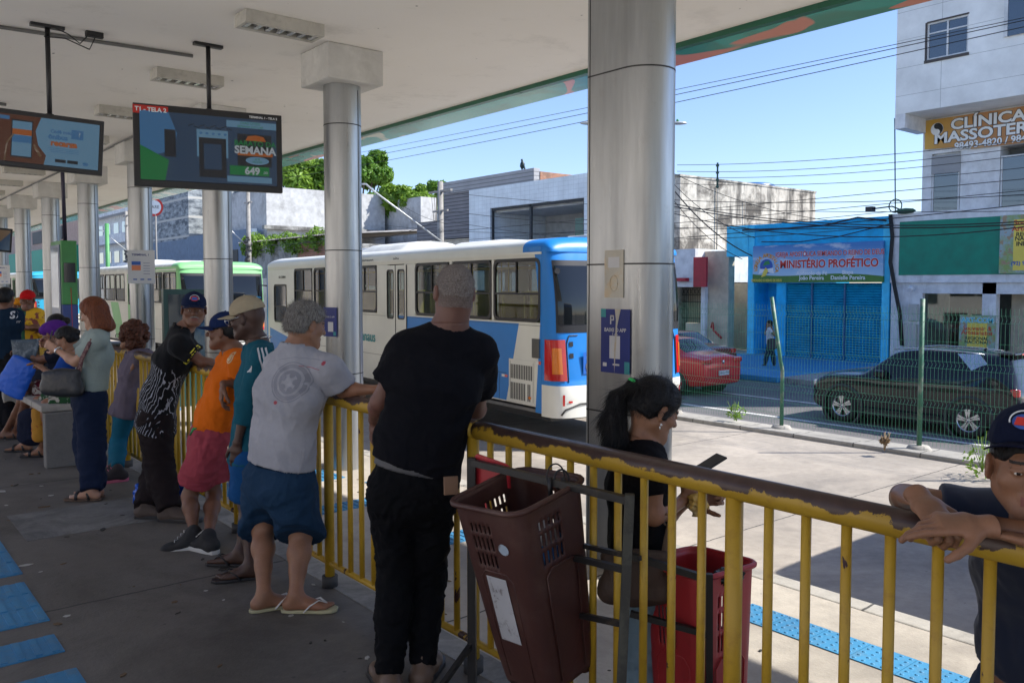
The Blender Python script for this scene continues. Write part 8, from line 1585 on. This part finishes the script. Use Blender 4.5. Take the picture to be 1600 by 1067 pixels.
s = MB(); A = at(868, 745, 2.84); s.tube([A+RT*.03*math.cos(a_)+V3(0, 0, .045*math.sin(a_)) for a_ in np.linspace(-1, 4.4, 22)], .003, 5); s.tube([A+RT*.02+RT*.025*math.cos(a_)+V3(0, 0, .035*math.sin(a_)-.01) for a_ in np.linspace(-1, 4.4, 18)], .004, 5); s.tube([A-RT*.018-V3(0, 0, .08), A-RT*.02], .008, 6); s.tube([A+RT*.03-V3(0, 0, .09), A+RT*.028], .010, 6); s.build('wire_tie', b_blk, t, world=True)
t = thing('bin_stand', 'black frame beyond the railing that carries the red bin', 'bin stand', onZ(1100, 1250, -.3)); s = MB(); bar(at(985, 868, 2.85), at(1108, 905, 2.78), .016); s.build('cross_bar', m_st, t, world=True); s = MB(); bar(at(985, 958, 2.85), at(1104, 990, 2.78), .014); s.build('cross_bar', m_st, t, world=True); s = MB(); bar(at(1108, 896, 2.78), at(1108, 1330, 2.78), .016); s.build('upright', m_st, t, world=True)
# red broken bin back plate on the stand
t = thing('red_plate', 'broken red plastic bin edge with cut teeth behind the brown bin', 'bin', at(770, 750, 3.1)); M = frame(at(770, 752, 3.1), nrm(at(804, 752, 2.98)-at(735, 745, 3.13)), V3(0, 0, 1)); k = 3.1/1320
pts = [(-36, -48), (-36, 38), (-30, 42), (0, 36), (30, 30), (37, 26), (37, -8), (20, -5), (20, 5), (14, 5), (14, -1), (10, 4), (6, 0), (2, 5), (-2, 1), (-6, 6), (-10, 2), (-10, -4), (-14, -4), (-14, -48)]
s = MB(); s.prism([(x*k, y*k) for x, y in pts], -.004, .004, 0, M); s.build('plate', mat('red_broken_plastic', (.40, .02, .03), .4), t, world=True)
# grey box on the bus stop, small white speakers etc. between buses
t = thing('terminal_cabinet', 'dark green framed notice cabinet behind the navy capped man', 'cabinet', at(300, 600, 13.4)); q = at(300, 480, 13.4); s = MB(); s.box(q[0]-.45, q[1]-.05, -.3, q[0]+.42, q[1]+.05, at(300, 452, 13.4)[2]); s.build('frame', mat('dark_green_frame', (.01, .05, .04), .4), t, world=True); s = MB(); s.box(q[0]-.38, q[1]-.058, .4, q[0]+.35, q[1]-.051, at(300, 460, 13.4)[2]); s.build('glass_front', w_refl, t, world=True)
rg = np.random.default_rng(77); s = MB()
for i in range(150):
    if i < 90: x, y, z = rg.uniform(.6, 2.0), rg.uniform(3, 12), .001
    else: x, y, z = rg.uniform(2.3, 4.7), rg.uniform(1, 9), -.299
    a = rg.uniform(0, 6.28); l = rg.uniform(.005, .022) if rg.random() < .9 else .04; w = l*rg.uniform(.3, .8); M = T(x, y, z) @ rotz(a)
    s.prism([(-l, -w*.5), (l*.3, -w), (l, 0), (l*.2, w), (-l*.8, w*.6)], 0, rg.uniform(.001, .005), int(rg.integers(0, 3)), M)
o = s.build('floor_litter', [mat('dark_grit', (.03, .028, .025), .9), mat('dry_leaf', (.14, .09, .05), .9), mat('paper_scrap', (.4, .39, .36), .8)]); tag(o, 'scattered grit, dry leaf bits and paper scraps on the platform floor', 'litter', kind='stuff')
bpy.context.view_layer.update()
